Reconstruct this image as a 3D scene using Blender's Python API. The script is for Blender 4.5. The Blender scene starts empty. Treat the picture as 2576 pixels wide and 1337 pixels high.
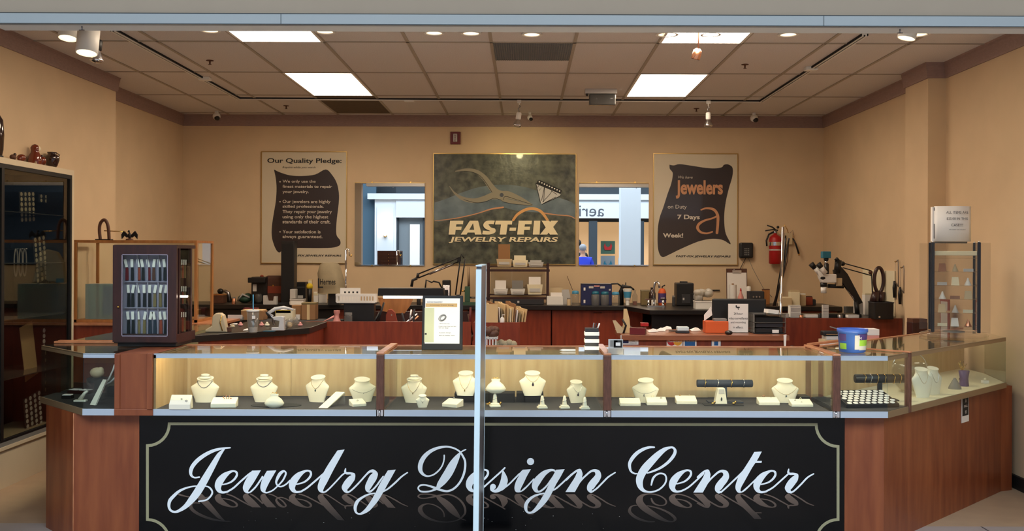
import bpy, math, random
from mathutils import Vector, Matrix
random.seed(7)
SC = bpy.context.scene
COL = SC.collection
# ---------------- camera ----------------
F = 2484.0; EYE = 1.6; VU, VV = 1320.0, 640.0
ROLL = math.radians(0.2); CR, SR = math.cos(ROLL), math.sin(ROLL)
cam_d = bpy.data.cameras.new('camera'); cam = bpy.data.objects.new('camera', cam_d); COL.objects.link(cam)
cam.location = (0, 0, EYE)
cam.rotation_euler = (Matrix.Rotation(math.pi/2, 3, 'X') @ Matrix.Rotation(ROLL, 3, 'Z')).to_euler()
cam_d.sensor_width = 36.0; cam_d.lens = 36.0*F/2576
cam_d.shift_x = (1288-VU)/2576; cam_d.shift_y = (VV-668.5)/2576
cam_d.clip_end = 200; cam_d.clip_start = 0.05
SC.camera = cam
# ---------------- world, lights, exposure ----------------
W = bpy.data.worlds.new('mall_air'); SC.world = W; W.use_nodes = True
W.node_tree.nodes['Background'].inputs[0].default_value = (0.62, 0.78, 1.0, 1)
W.node_tree.nodes['Background'].inputs[1].default_value = 0.35
SC.view_settings.view_transform = 'Standard'; SC.view_settings.look = 'None'
SC.view_settings.exposure = 0.6; SC.view_settings.gamma = 1.0; SC.view_settings.use_curve_mapping = False
def area_light(name, loc, rot, sx, sy, power, col):
    d = bpy.data.lights.new(name, 'AREA'); d.shape = 'RECTANGLE'; d.size = sx; d.size_y = sy
    d.energy = power; d.color = col
    o = bpy.data.objects.new(name, d); COL.objects.link(o); o.location = loc; o.rotation_euler = rot
    return o
# skylight of the mall corridor, in front of the shop
area_light('mall_skylight', (0, -1.5, 5.9), (0, 0, 0), 14, 5, 800, (0.80, 0.91, 1.0))
# the skylight's far half, over the opposite shop fronts
area_light('mall_skylight', (1, -4.6, 5.9), (math.radians(-35), 0, 0), 14, 2, 400, (0.80, 0.91, 1.0))

# ---------------- helpers ----------------
def P(u, v, Y):
    du, dv = u-VU, v-VV
    a = du*CR+dv*SR; b = -du*SR+dv*CR
    return Vector((a*Y/F, Y, EYE-b*Y/F))
def PZ(u, v, z):
    du, dv = u-VU, v-VV
    b = -du*SR+dv*CR
    return P(u, v, (EYE-z)*F/b)
def lin(c):
    return tuple((x/255/12.92 if x/255 <= 0.04045 else ((x/255+0.055)/1.055)**2.4) for x in c)+(1,)
MATS = {}
def mat(name, rgb, rough=0.6, metal=0.0, emit=0.0, var=0.0, scale=8.0, stretch=(1,1,1), bump=0.0, rgb2=None, coat=0.0, ecol=None, spec=0.5, detail=3.0):
    m = bpy.data.materials.new(name); m.use_nodes = True; nt = m.node_tree; b = nt.nodes['Principled BSDF']
    c = lin(rgb); b.inputs['Base Color'].default_value = c
    b.inputs['Roughness'].default_value = rough; b.inputs['Metallic'].default_value = metal
    b.inputs['Specular IOR Level'].default_value = spec
    if coat: b.inputs['Coat Weight'].default_value = coat; b.inputs['Coat Roughness'].default_value = 0.05
    if emit:
        b.inputs['Emission Color'].default_value = lin(ecol) if ecol else c
        b.inputs['Emission Strength'].default_value = emit
    if var or rgb2 or bump:
        tc = nt.nodes.new('ShaderNodeTexCoord'); mp = nt.nodes.new('ShaderNodeMapping'); nz = nt.nodes.new('ShaderNodeTexNoise')
        nt.links.new(tc.outputs['Object'], mp.inputs[0]); nt.links.new(mp.outputs[0], nz.inputs['Vector'])
        mp.inputs['Scale'].default_value = stretch; nz.inputs['Scale'].default_value = scale; nz.inputs['Detail'].default_value = detail
        if var or rgb2:
            cr = nt.nodes.new('ShaderNodeValToRGB'); nt.links.new(nz.outputs['Fac'], cr.inputs[0])
            c1 = lin(rgb2) if rgb2 else tuple(x*(1-var) for x in c[:3])+(1,)
            c2 = c if rgb2 else tuple(min(1, x*(1+var)) for x in c[:3])+(1,)
            cr.color_ramp.elements[0].position = 0.3; cr.color_ramp.elements[1].position = 0.7
            cr.color_ramp.elements[0].color = c1; cr.color_ramp.elements[1].color = c2
            nt.links.new(cr.outputs[0], b.inputs['Base Color'])
        if bump:
            bn = nt.nodes.new('ShaderNodeBump'); bn.inputs['Strength'].default_value = bump; bn.inputs['Distance'].default_value = 0.01
            nt.links.new(nz.outputs['Fac'], bn.inputs['Height']); nt.links.new(bn.outputs[0], b.inputs['Normal'])
    MATS[name] = m; return m
def glass_mat(name, tint=(255,255,255), ior=1.45, gloss=(255,255,255), rough=0.0, haze=0.0):
    m = bpy.data.materials.new(name); m.use_nodes = True; nt = m.node_tree
    for n in list(nt.nodes):
        if n.type != 'OUTPUT_MATERIAL': nt.nodes.remove(n)
    out = [n for n in nt.nodes if n.type == 'OUTPUT_MATERIAL'][0]
    tr = nt.nodes.new('ShaderNodeBsdfTransparent'); gl = nt.nodes.new('ShaderNodeBsdfGlossy'); fr = nt.nodes.new('ShaderNodeFresnel'); mx = nt.nodes.new('ShaderNodeMixShader')
    tr.inputs[0].default_value = lin(tint); gl.inputs[0].default_value = lin(gloss); gl.inputs['Roughness'].default_value = rough
    ge = nt.nodes.new('ShaderNodeNewGeometry'); mr = nt.nodes.new('ShaderNodeMapRange')   # same index for a pane entered from either side
    nt.links.new(ge.outputs['Backfacing'], mr.inputs[0]); mr.inputs[3].default_value = ior; mr.inputs[4].default_value = 1/ior; nt.links.new(mr.outputs[0], fr.inputs[0])
    nt.links.new(fr.outputs[0], mx.inputs[0]); nt.links.new(tr.outputs[0], mx.inputs[1]); nt.links.new(gl.outputs[0], mx.inputs[2])
    if haze:
        df = nt.nodes.new('ShaderNodeBsdfDiffuse'); df.inputs[0].default_value = lin((225,225,220)); m2 = nt.nodes.new('ShaderNodeMixShader'); m2.inputs[0].default_value = haze
        nt.links.new(mx.outputs[0], m2.inputs[1]); nt.links.new(df.outputs[0], m2.inputs[2]); nt.links.new(m2.outputs[0], out.inputs[0])
    else: nt.links.new(mx.outputs[0], out.inputs[0])
    MATS[name] = m; return m

class MB:
    def __init__(s): s.v = []; s.f = []; s.sm = []; s.T = None
    def add(s, vs, fs, smooth=False):
        o = len(s.v)
        for p in vs:
            p = Vector(p); s.v.append(tuple(s.T @ p) if s.T is not None else tuple(p))
        for f in fs: s.f.append([i+o for i in f]); s.sm.append(smooth)
        return s
    def box(s, x0, x1, y0, y1, z0, z1):
        return s.add([(x0,y0,z0),(x1,y0,z0),(x1,y1,z0),(x0,y1,z0),(x0,y0,z1),(x1,y0,z1),(x1,y1,z1),(x0,y1,z1)],
              [(0,3,2,1),(4,5,6,7),(0,1,5,4),(1,2,6,5),(2,3,7,6),(3,0,4,7)])
    def tube(s, pts, r, n=8, caps=True, closed=False):
        pts = [Vector(p) for p in pts]; N = len(pts)
        rr = r if isinstance(r, (list, tuple)) else [r]*N
        vs = []; up = None
        for i, p in enumerate(pts):
            if closed: t = pts[(i+1) % N]-pts[(i-1) % N]
            else: t = pts[min(i+1, N-1)]-pts[max(i-1, 0)]
            t.normalize()
            if up is None:
                up = Vector((0,0,1)) if abs(t.z) < 0.9 else Vector((1,0,0))
            a = t.cross(up); 
            if a.length < 1e-6: a = t.cross(Vector((0,1,0)))
            a.normalize(); b = a.cross(t); b.normalize(); up = b
            for k in range(n):
                an = 2*math.pi*k/n; vs.append(p+(a*math.cos(an)+b*math.sin(an))*rr[i])
        fs = []
        for i in range(N if closed else N-1):
            j = (i+1) % N
            for k in range(n):
                l = (k+1) % n; fs.append((i*n+k, i*n+l, j*n+l, j*n+k))
        if caps and not closed: fs.append(tuple(range(n))[::-1]); fs.append(tuple((N-1)*n+k for k in range(n)))
        o = len(s.f); s.add(vs, fs, True)
        if caps and not closed: s.sm[-1] = False; s.sm[-2] = False
        return s
    def cyl(s, p0, p1, r0, r1=None, n=16):
        return s.tube([p0, p1], [r0, r0 if r1 is None else r1], n)
    def lathe(s, prof, o=(0,0,0), n=24, sx=1, sy=1):
        vs = []; fs = []; N = len(prof)
        for r, z in prof:
            for k in range(n):
                a = 2*math.pi*k/n; vs.append((o[0]+r*sx*math.cos(a), o[1]+r*sy*math.sin(a), o[2]+z))
        for i in range(N-1):
            for k in range(n):
                l = (k+1) % n; fs.append((i*n+k, i*n+l, (i+1)*n+l, (i+1)*n+k))
        s.add(vs, fs, True)
        if tuple(prof[0]) == tuple(prof[-1]): return s
        s.add([vs[k] for k in range(n)], [tuple(range(n))[::-1]]); s.add([vs[(N-1)*n+k] for k in range(n)], [tuple(range(n))])
        return s
    def sph(s, c, r, n=14, m=9):
        rx, ry, rz = r if isinstance(r, (list, tuple)) else (r, r, r)
        pr = []
        vs = [(c[0], c[1], c[2]-rz)]; fs = []
        for i in range(1, m):
            t = -math.pi/2+math.pi*i/m
            for k in range(n):
                a = 2*math.pi*k/n; vs.append((c[0]+rx*math.cos(t)*math.cos(a), c[1]+ry*math.cos(t)*math.sin(a), c[2]+rz*math.sin(t)))
        vs.append((c[0], c[1], c[2]+rz)); L = len(vs)-1
        for k in range(n):
            l = (k+1) % n; fs.append((0, 1+l, 1+k)); fs.append((L, L-n+k, L-n+l))
            for i in range(m-2): fs.append((1+i*n+k, 1+i*n+l, 1+(i+1)*n+l, 1+(i+1)*n+k))
        return s.add(vs, fs, True)
    def prism(s, poly, y0, y1):      # outline in x,z, thickness along y
        n = len(poly); vs = [(x, y0, z) for x, z in poly]+[(x, y1, z) for x, z in poly]
        fs = [tuple(range(n)), tuple(range(2*n-1, n-1, -1))]+[(i, i+n, (i+1) % n+n, (i+1) % n) for i in range(n)]
        return s.add(vs, fs)
    def slab(s, poly, z0, z1):       # outline in x,y, thickness along z
        n = len(poly); vs = [(x, y, z0) for x, y in poly]+[(x, y, z1) for x, y in poly]
        fs = [tuple(range(n-1, -1, -1)), tuple(range(n, 2*n))]+[(i, (i+1) % n, (i+1) % n+n, i+n) for i in range(n)]
        return s.add(vs, fs)
    def build(s, name, m, parent=None, loc=(0,0,0), rot=(0,0,0), bevel=0.0, label=None, seg=2):
        me = bpy.data.meshes.new(name); me.from_pydata(s.v, [], s.f)
        for p, q in zip(me.polygons, s.sm): p.use_smooth = q
        me.materials.append(MATS[m] if isinstance(m, str) else m); me.update()
        o = bpy.data.objects.new(name, me); COL.objects.link(o); o.location = loc; o.rotation_euler = rot
        if parent is not None: o.parent = parent
        if label: o['label'] = label
        if bevel:
            b = o.modifiers.new('bevel', 'BEVEL'); b.width = bevel; b.segments = seg; b.limit_method = 'ANGLE'; b.angle_limit = math.radians(40)
        return o
def thing(name, label, cat, loc=(0,0,0), rz=0.0, group=None):
    o = bpy.data.objects.new(name, None); o.empty_display_size = 0.05; COL.objects.link(o)
    o.location = loc; o.rotation_euler = (0,0,rz); o['label'] = label; o['category'] = cat
    if group: o['group'] = group
    return o
def tag(o, label, cat, group=None, kind=None):
    o['label'] = label; o['category'] = cat
    if group: o['group'] = group
    if kind: o['kind'] = kind
    return o
def struct(o): o['kind'] = 'structure'; return o
def copy_tree(o, parent=None):
    c = o.copy(); COL.objects.link(c)
    if parent is not None: c.parent = parent
    for ch in list(o.children): copy_tree(ch, c)
    return c
def dup(o, loc, rz=0.0, label=None, scale=None):
    c = copy_tree(o); c.location = loc; c.rotation_euler = (0,0,rz)
    if label: c['label'] = label
    if scale: c.scale = (scale,)*3
    return c
def box_part(name, m, parent, x0, x1, y0, y1, z0, z1, bevel=0.002, label=None):
    return MB().box(x0, x1, y0, y1, z0, z1).build(name, m, parent, bevel=bevel, label=label)
def text_mesh(s, x0, x1, z0, z1, y, m, parent=None, name='lettering', bold=0.0, shear=0.0, extrude=0.0015, face=1, keep=False, align='CENTER', loc=(0,0,0), rz=0.0, rx=0.0, spacing=1.0):
    """letters filling the box x0..x1, z0..z1 on the plane y, read from -Y (face=1) or from +Y (face=-1)"""
    cu = bpy.data.curves.new(name, 'FONT'); cu.body = s; cu.size = 1; cu.offset = bold; cu.extrude = 0; cu.shear = shear; cu.align_x = align; cu.space_character = spacing
    cu.resolution_u = 4
    to = bpy.data.objects.new(name, cu); COL.objects.link(to); dg = bpy.context.evaluated_depsgraph_get()
    me = bpy.data.meshes.new_from_object(to.evaluated_get(dg)); bpy.data.objects.remove(to); bpy.data.curves.remove(cu)
    xs = [v.co.x for v in me.vertices]; ys = [v.co.y for v in me.vertices]
    ax, bx, ay, by = min(xs), max(xs), min(ys), max(ys)
    sx = (x1-x0)/(bx-ax); sz = (z1-z0)/(by-ay)
    if keep: sx = sz = min(sx, sz)
    cx, cz = (x0+x1)/2, (z0+z1)/2
    for v in me.vertices:
        X = (v.co.x-(ax+bx)/2)*sx; Z = (v.co.y-(ay+by)/2)*sz
        v.co = (cx+X*face, y-face*extrude, cz+Z)
    me.materials.clear(); me.materials.append(MATS[m]); me.name = name
    o = bpy.data.objects.new(name, me); COL.objects.link(o); o.location = loc; o.rotation_euler = (rx,0,rz)
    if parent is not None: o.parent = parent
    return o

# ---------------- materials ----------------
def M_(*a, **k): return mat(*a, **k)
M_('wall_paint', (212,186,150), 0.85, var=0.04, scale=3, bump=0.05)
M_('ceiling_tile', (214,210,208), 0.95, var=0.12, scale=160, bump=0.3, detail=4)
M_('ceiling_grid', (168,158,144), 0.7)
M_('crown_wood', (150,124,116), 0.65, var=0.1, scale=30, stretch=(1,1,4))
M_('fascia', (155,141,124), 0.8, var=0.02, scale=4)
M_('band_metal', (146,153,156), 0.45, metal=0.2)
M_('seam_dark', (45,55,62), 0.8)
M_('soffit', (205,205,203), 0.7)
M_('shop_floor', (178,152,124), 0.6, var=0.06, scale=6)
M_('baseboard', (30,28,28), 0.5)
M_('red_wood', (138,58,32), 0.42, rgb2=(112,42,24), scale=5, stretch=(5,5,0.6), coat=0.15)
M_('front_wood', (150,82,46), 0.45, rgb2=(120,57,31), scale=4, stretch=(4,4,0.5), coat=0.1)
M_('strip_wood', (206,140,98), 0.35, rgb2=(178,112,74), scale=14, stretch=(1,1,1), coat=0.4)  # lightened so the colour carries the light glow on the top strips
M_('post_wood', (112,72,56), 0.45, rgb2=(88,54,42), scale=30, stretch=(3,3,0.6))
M_('pale_wood', (214,184,136), 0.5, rgb2=(196,162,114), scale=5, stretch=(4,4,0.5), coat=0.2)
M_('dark_wood', (62,30,26), 0.4, rgb2=(46,22,20), scale=12, stretch=(4,4,0.6), coat=0.2)
M_('oak', (176,118,62), 0.5, rgb2=(150,96,50), scale=10, stretch=(3,3,0.5))
M_('black_top', (26,24,24), 0.35)
M_('black', (20,19,20), 0.45)
M_('matt_black', (24,23,24), 0.9)
M_('charcoal', (44,44,48), 0.7)
M_('deck_cloth', (58,56,58), 0.95)
M_('navy', (34,44,60), 0.6)
M_('grey', (128,126,122), 0.6)
M_('pale_grey', (190,188,184), 0.6)
M_('aluminium', (206,220,236), 0.32, metal=0.55)
M_('chrome', (225,225,228), 0.08, metal=1.0)
M_('brass', (214,172,92), 0.25, metal=1.0)
M_('silver', (215,215,218), 0.2, metal=1.0)
M_('steel', (150,148,150), 0.3, metal=1.0)
M_('white', (232,230,224), 0.5)
M_('paper', (236,232,226), 0.8)
M_('cream', (232,222,190), 0.7)
M_('leatherette', (240,234,214), 0.55, bump=0.02, scale=200)
M_('beige_plastic', (196,176,140), 0.55)
M_('manila', (214,186,138), 0.8)
M_('kraft', (150,110,72), 0.85)
M_('olive', (120,104,66), 0.7)
M_('grey_cloth', (150,138,112), 0.9, var=0.1, scale=8)
M_('white_cloth', (205,195,175), 0.9, var=0.08, scale=8)
M_('red', (170,28,28), 0.4)
M_('dark_red', (104,22,28), 0.45)
M_('orange', (214,92,36), 0.6)
M_('yellow', (226,196,40), 0.5)
M_('blue', (62,102,190), 0.4)
M_('blue_clear', (58,110,190), 0.2)
M_('royal_blue', (44,64,200), 0.8)
M_('sky_blue', (70,150,190), 0.5)
M_('teal', (24,104,128), 0.4)
M_('deep_blue', (32,40,84), 0.4)
M_('purple', (70,52,110), 0.5)
M_('lime', (140,186,60), 0.5)
M_('green', (52,84,66), 0.5)
M_('pink', (220,150,140), 0.5)
M_('rust', (140,58,34), 0.6)
M_('brown', (84,50,34), 0.6, var=0.2, scale=14)
M_('glaze_brown', (112,44,22), 0.15, coat=0.6)
M_('glaze_dark', (46,24,20), 0.15, coat=0.6)
M_('skin', (196,150,124), 0.6)
M_('hair_dark', (24,20,20), 0.7)
M_('hair_grey', (140,144,150), 0.8)
M_('mirror', (250,250,250), 0.0, metal=1.0)
M_('troffer_glow', (255,250,240), 0.5, emit=12.5, ecol=(255,232,205))
M_('lamp_glow', (255,244,232), 0.5, emit=14.0, ecol=(255,226,200))
M_('can_glow', (255,238,205), 0.5, emit=8.0, ecol=(255,226,180))
M_('case_glow', (255,236,200), 0.5, emit=40.0, ecol=(255,224,172))
M_('sign_panel', (6,6,8), 0.14, coat=0.0, spec=0.3)
M_('sign_gold', (158,154,122), 0.5)
M_('sign_white', (240,248,254), 0.45)
M_('text_dark', (26,24,26), 0.7)
M_('text_grey', (72,76,84), 0.7)
M_('text_light', (206,196,180), 0.7)
M_('gold_text', (240,224,184), 0.45, metal=0.1)
M_('brass_frame', (196,164,104), 0.3, metal=0.9)
M_('slate', (100,102,84), 0.35, rgb2=(40,42,36), scale=11, bump=0.5, coat=0.1, detail=12)
M_('slate_band', (112,124,124), 0.3, rgb2=(72,84,84), scale=5, coat=0.35, detail=6)
M_('poster_white', (206,194,168), 0.5, coat=0.3)
M_('poster_dark', (40,28,30), 0.5, coat=0.3)
M_('copper', (196,140,110), 0.25, metal=0.9)
M_('mall_white', (206,214,220), 0.6)
M_('mall_blue', (66,94,112), 0.7)
M_('mall_dark', (44,54,62), 0.7)
M_('mall_grey', (112,122,128), 0.6)
glass_mat('case_glass', (246,250,248), 1.30)
glass_mat('cabinet_glass', (222,222,216), 1.45)
glass_mat('clear_plastic', (235,232,226), 1.4, haze=0.10)
glass_mat('acrylic', (247,246,243), 1.35, haze=0.02)
glass_mat('smoke_plastic', (120,120,120), 1.4, haze=0.1)
glass_mat('blue_plastic', (90,140,180), 1.4, haze=0.15)
# ================= structure =================
CEIL = 3.15; Y0 = 5.0; YB = 11.05
# mall floor with square tiles (grout in the material)
def tile_mat(name, rgb, grout, size, w, rough):
    m = bpy.data.materials.new(name); m.use_nodes = True; nt = m.node_tree; b = nt.nodes['Principled BSDF']
    tc = nt.nodes.new('ShaderNodeTexCoord'); mp = nt.nodes.new('ShaderNodeMapping'); br = nt.nodes.new('ShaderNodeTexBrick')
    nt.links.new(tc.outputs['Object'], mp.inputs[0]); mp.inputs['Rotation'].default_value = (0,0,0)
    br.offset = 0.0; br.inputs['Scale'].default_value = 1.0; br.inputs['Brick Width'].default_value = size; br.inputs['Row Height'].default_value = size
    br.inputs['Mortar Size'].default_value = w; br.inputs['Color1'].default_value = lin(rgb); br.inputs['Color2'].default_value = lin([c*0.94 for c in rgb]); br.inputs['Mortar'].default_value = lin(grout)
    nt.links.new(mp.outputs[0], br.inputs[0]); nt.links.new(br.outputs[0], b.inputs['Base Color']); b.inputs['Roughness'].default_value = rough
    MATS[name] = m
tile_mat('mall_tile', (178,168,164), (90,88,90), 0.45, 0.006, 0.35)
struct(MB().box(-11, 11, -9, 5.83, -0.1, 0).build('floor', 'mall_tile'))
struct(MB().box(-4.2, 3.6, 5.83, 11.3, -0.1, 0.0).build('floor_shop', 'shop_floor'))
struct(MB().box(-4.3, 3.6, 5.0, 11.3, CEIL, CEIL+0.1).build('ceiling', 'ceiling_tile'))
g = MB()
for i in range(-6, 6):
    x = -0.25+0.61*i
    if -3.8 < x < 3.35: g.box(x-0.012, x+0.012, 5.15, 11.0, CEIL-0.006, CEIL-0.0005)
for y in (5.99, 7.21, 8.43, 9.65, 10.87): g.box(-3.8, 3.35, y-0.012, y+0.012, CEIL-0.006, CEIL-0.0005)
struct(g.build('trim_1', 'ceiling_grid'))
# walls
ALX, ALZ = -3.98, 2.24
w = MB()
w.box(-4.1, -3.62, 4.9, 8.73, 2.242, CEIL)           # above the tall glass cabinet
w.box(-4.1, -3.62, 7.702, 8.73, 0, 2.242)
w.box(-4.1, -3.62, 4.9, 5.298, 0, 2.242)
w.box(-4.1, -4.0, 5.298, 7.702, 0, 2.242)
w.box(-4.1, -3.83, 8.73, 11.2, 0, CEIL)
struct(w.build('wall_left', 'wall_paint'))
struct(MB().box(-4.1, 3.6, YB, YB+0.15, 0, CEIL).build('wall_back', 'wall_paint'))
w = MB(); w.box(3.38, 3.6, 4.9, 7.93, 0, CEIL); w.box(3.235, 3.6, 7.93, 8.40, 0, CEIL); w.box(3.34, 3.6, 8.40, 11.2, 0, CEIL)
struct(w.build('wall_right', 'wall_paint'))
# header over the opening and the jambs
zb = 2.757
w = MB(); w.box(-9, 9, 5.0, 5.16, zb+0.052, 5.2)
w.box(-9, -2.80, 5.0, 5.16, 0, zb+0.052); w.box(3.05, 9, 5.0, 5.16, 0, zb+0.052)
struct(w.build('wall_front', 'fascia'))
struct(MB().box(-2.72, 3.05, 4.985, 5.0, zb, zb+0.052).box(-2.72, 3.05, 5.0, 5.02, zb, zb+0.0515).build('trim_2', 'band_metal'))
struct(MB().box(-2.72, 3.05, 5.0, 5.16, zb+0.004, zb+0.0515).build('trim_3', 'soffit'))
s_ = MB(); s_.box(-2.72, 3.05, 4.984, 4.986, zb+0.0525, zb+0.0560); s_.box(-2.72, 3.05, 4.9835, 4.985, zb-0.0005, zb+0.0025)
s_.box(-1.236, -1.234, 4.983, 4.985, zb, zb+0.052); s_.box(1.505, 1.507, 4.983, 4.985, zb, zb+0.052)
struct(s_.build('trim_4', 'seam_dark'))
# crown moulding following the walls
path = [(-3.62,5.16),(-3.62,8.73),(-3.83,8.73),(-3.83,11.05),(3.34,11.05),(3.34,8.40),(3.235,8.40),(3.235,7.93),(3.38,7.93),(3.38,5.16)]
def offset_path(pts, d):
    out = []
    for i, p in enumerate(pts):
        p = Vector((p[0], p[1])); ns = []
        for a, b in ((i-1, i), (i, i+1)):
            if a >= 0 and b < len(pts):
                t = Vector((pts[b][0]-pts[a][0], pts[b][1]-pts[a][1])).normalized(); ns.append(Vector((t.y, -t.x)))
        if len(ns) == 1: out.append(p+ns[0]*d)
        else:
            m = (ns[0]+ns[1]); out.append(p+m*(d/(m.dot(ns[0]))))
    return out
def sweep(prof, pts, mb):
    rows = [(offset_path(pts, d), z) for d, z in prof]; n = len(pts); vs = []; fs = []
    for r, z in rows: vs += [(q.x, q.y, z) for q in r]
    for j in range(len(rows)-1):
        for i in range(n-1): fs.append((j*n+i, j*n+i+1, (j+1)*n+i+1, (j+1)*n+i))
    mb.add(vs, fs)
c_ = MB(); sweep([(0.0,CEIL-0.125),(0.012,CEIL-0.125),(0.015,CEIL-0.112),(0.020,CEIL-0.06),(0.026,CEIL-0.03),(0.028,CEIL-0.012),(0.034,CEIL-0.001)], path, c_)
struct(c_.build('trim_5', 'crown_wood'))
b_ = MB(); sweep([(0.012,0.0),(0.012,0.09),(0.0,0.095)], [(3.235,7.93),(3.38,7.93),(3.38,5.16)], b_)
struct(b_.build('baseboard_right', 'baseboard'))
# mall opposite side and ceiling (seen in the mirrors)
struct(MB().box(-11, 11, -9.4, -9.2, 0, 6.2).build('wall_mall', 'mall_dark'))
struct(MB().box(-11, 11, -9.4, 5.0, 6.2, 6.3).build('ceiling_mall', 'mall_white'))
# opposite shop front, plane Y=-8
YO = -8.0
def PM(u, v, Yreal):      # point on a plane behind the camera seen in the wall mirror
    D = 2*11.035-Yreal; q = P(u, v, D); return Vector((q.x, Yreal, q.z))
sf = thing('store_facade', 'white panelled shop front across the mall, seen in both mirrors', 'shop front', (0, YO, 0))
m = MB(); m.box(-4.55, -3.9, -0.1, 0.15, 0, 3.25); m.box(-4.48, -3.98, 0.15, 0.17, 0.3, 3.0); m.build('pilaster', 'mall_white', sf)
m = MB(); m.box(-4.75, 5.5, -0.1, 0.3, 3.25, 3.42); m.box(-3.9, 5.5, -0.1, 0.2, 2.7, 3.25); m.build('fascia_board', 'mall_white', sf)
m = MB(); m.box(-11, -4.55, -0.3, -0.1, 0, 4.2); m.build('side_wall', 'mall_blue', sf)
MB().box(-3.9, -3.84, -0.1, 0.05, 0, 2.7).build('mullion', 'mall_dark', sf); m = MB(); m.box(-3.1, -3.0, -0.1, 0.05, 0, 2.7); m.build('mullion', 'mall_dark', sf)
for a_, b_ in ((1.95,2.2),(3.5,3.62)): MB().box(a_, b_, -0.1, 0.1, 0, 2.62).build('mullion', 'mall_dark', sf)
box_part('door_panel', 'mall_grey', sf, -3.84, -3.1, -0.08, -0.05, 0, 2.7)
m = MB(); m.box(-3.5, -3.2, -0.02, 0.0, 0.1, 2.5); m.build('blind', 'white', sf)
M_('window_lit', (190,150,110), 0.6, emit=0.35, ecol=(240,190,130))
box_part('back_panel', 'window_lit', sf, 1.2, 5.4, -0.9, -0.88, 0, 2.62)
q = [('teal', 2.40, 2.78, 1.18, 1.70), ('grey', 2.40, 2.78, 1.05-0.5, 1.10)]
for c, x0, x1, z0, z1 in [('green',2.36,2.80,1.62,2.02),('mall_grey',2.36,2.80,1.08,1.56),('green',1.5,1.9,1.0,1.6),('pale_grey',2.9,3.3,1.1,1.5)]:
    box_part('display_board', c, sf, x0, x1, -0.6, -0.57, z0, z1)
def bra(x, z, c):
    m = MB(); m.prism([(x-0.13,z+0.02),(x-0.1,z-0.1),(x+0.1,z-0.1),(x+0.13,z+0.02),(x+0.09,z+0.12),(x+0.07,z+0.03),(x,z-0.02),(x-0.07,z+0.03),(x-0.09,z+0.12)], -0.56, -0.54); m.build('hanging_top', c, sf)
bra(2.58, 1.84, 'red'); bra(2.58, 1.3, 'teal'); bra(3.05, 1.75, 'red')
m = MB(); m.box(-3.9, 11, 0.2, 0.201, 3.43, 3.9); m.build('upper_wall', 'mall_dark', sf)
text_mesh('aerie', 1.38, 2.39, 2.75, 3.08, 0.205, 'text_grey', sf, face=-1)
col = struct(MB().box(2.42, 2.92, -3.3, -2.8, 0, 6.2).build('trim_6', 'mall_white'))
sc_ = thing('wall_sconce', 'frosted sconce on white pilaster, reflected in left mirror', 'wall light', (-4.22, -7.83, 2.25))
MB().lathe([(0.03,-0.12),(0.06,0.0),(0.11,0.1),(0.13,0.24)], (0,0.1,0)).build('shade', 'can_glow', sc_)
MB().cyl((0,0,-0.1),(0,0.1,-0.1),0.05).build('wall_plate', 'brass', sc_)
m = thing('padded_bench', 'teal upholstered bench in the mall, reflected at right mirror foot', 'bench', (3.05,-4.6,0))
MB().box(-0.4,0.5,-0.3,0.3,1.15,1.3).build('seat_cushion','sky_blue',m,bevel=0.03); MB().box(-0.35,0.45,-0.25,0.25,0,1.15).build('bench_base','teal',m)

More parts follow.
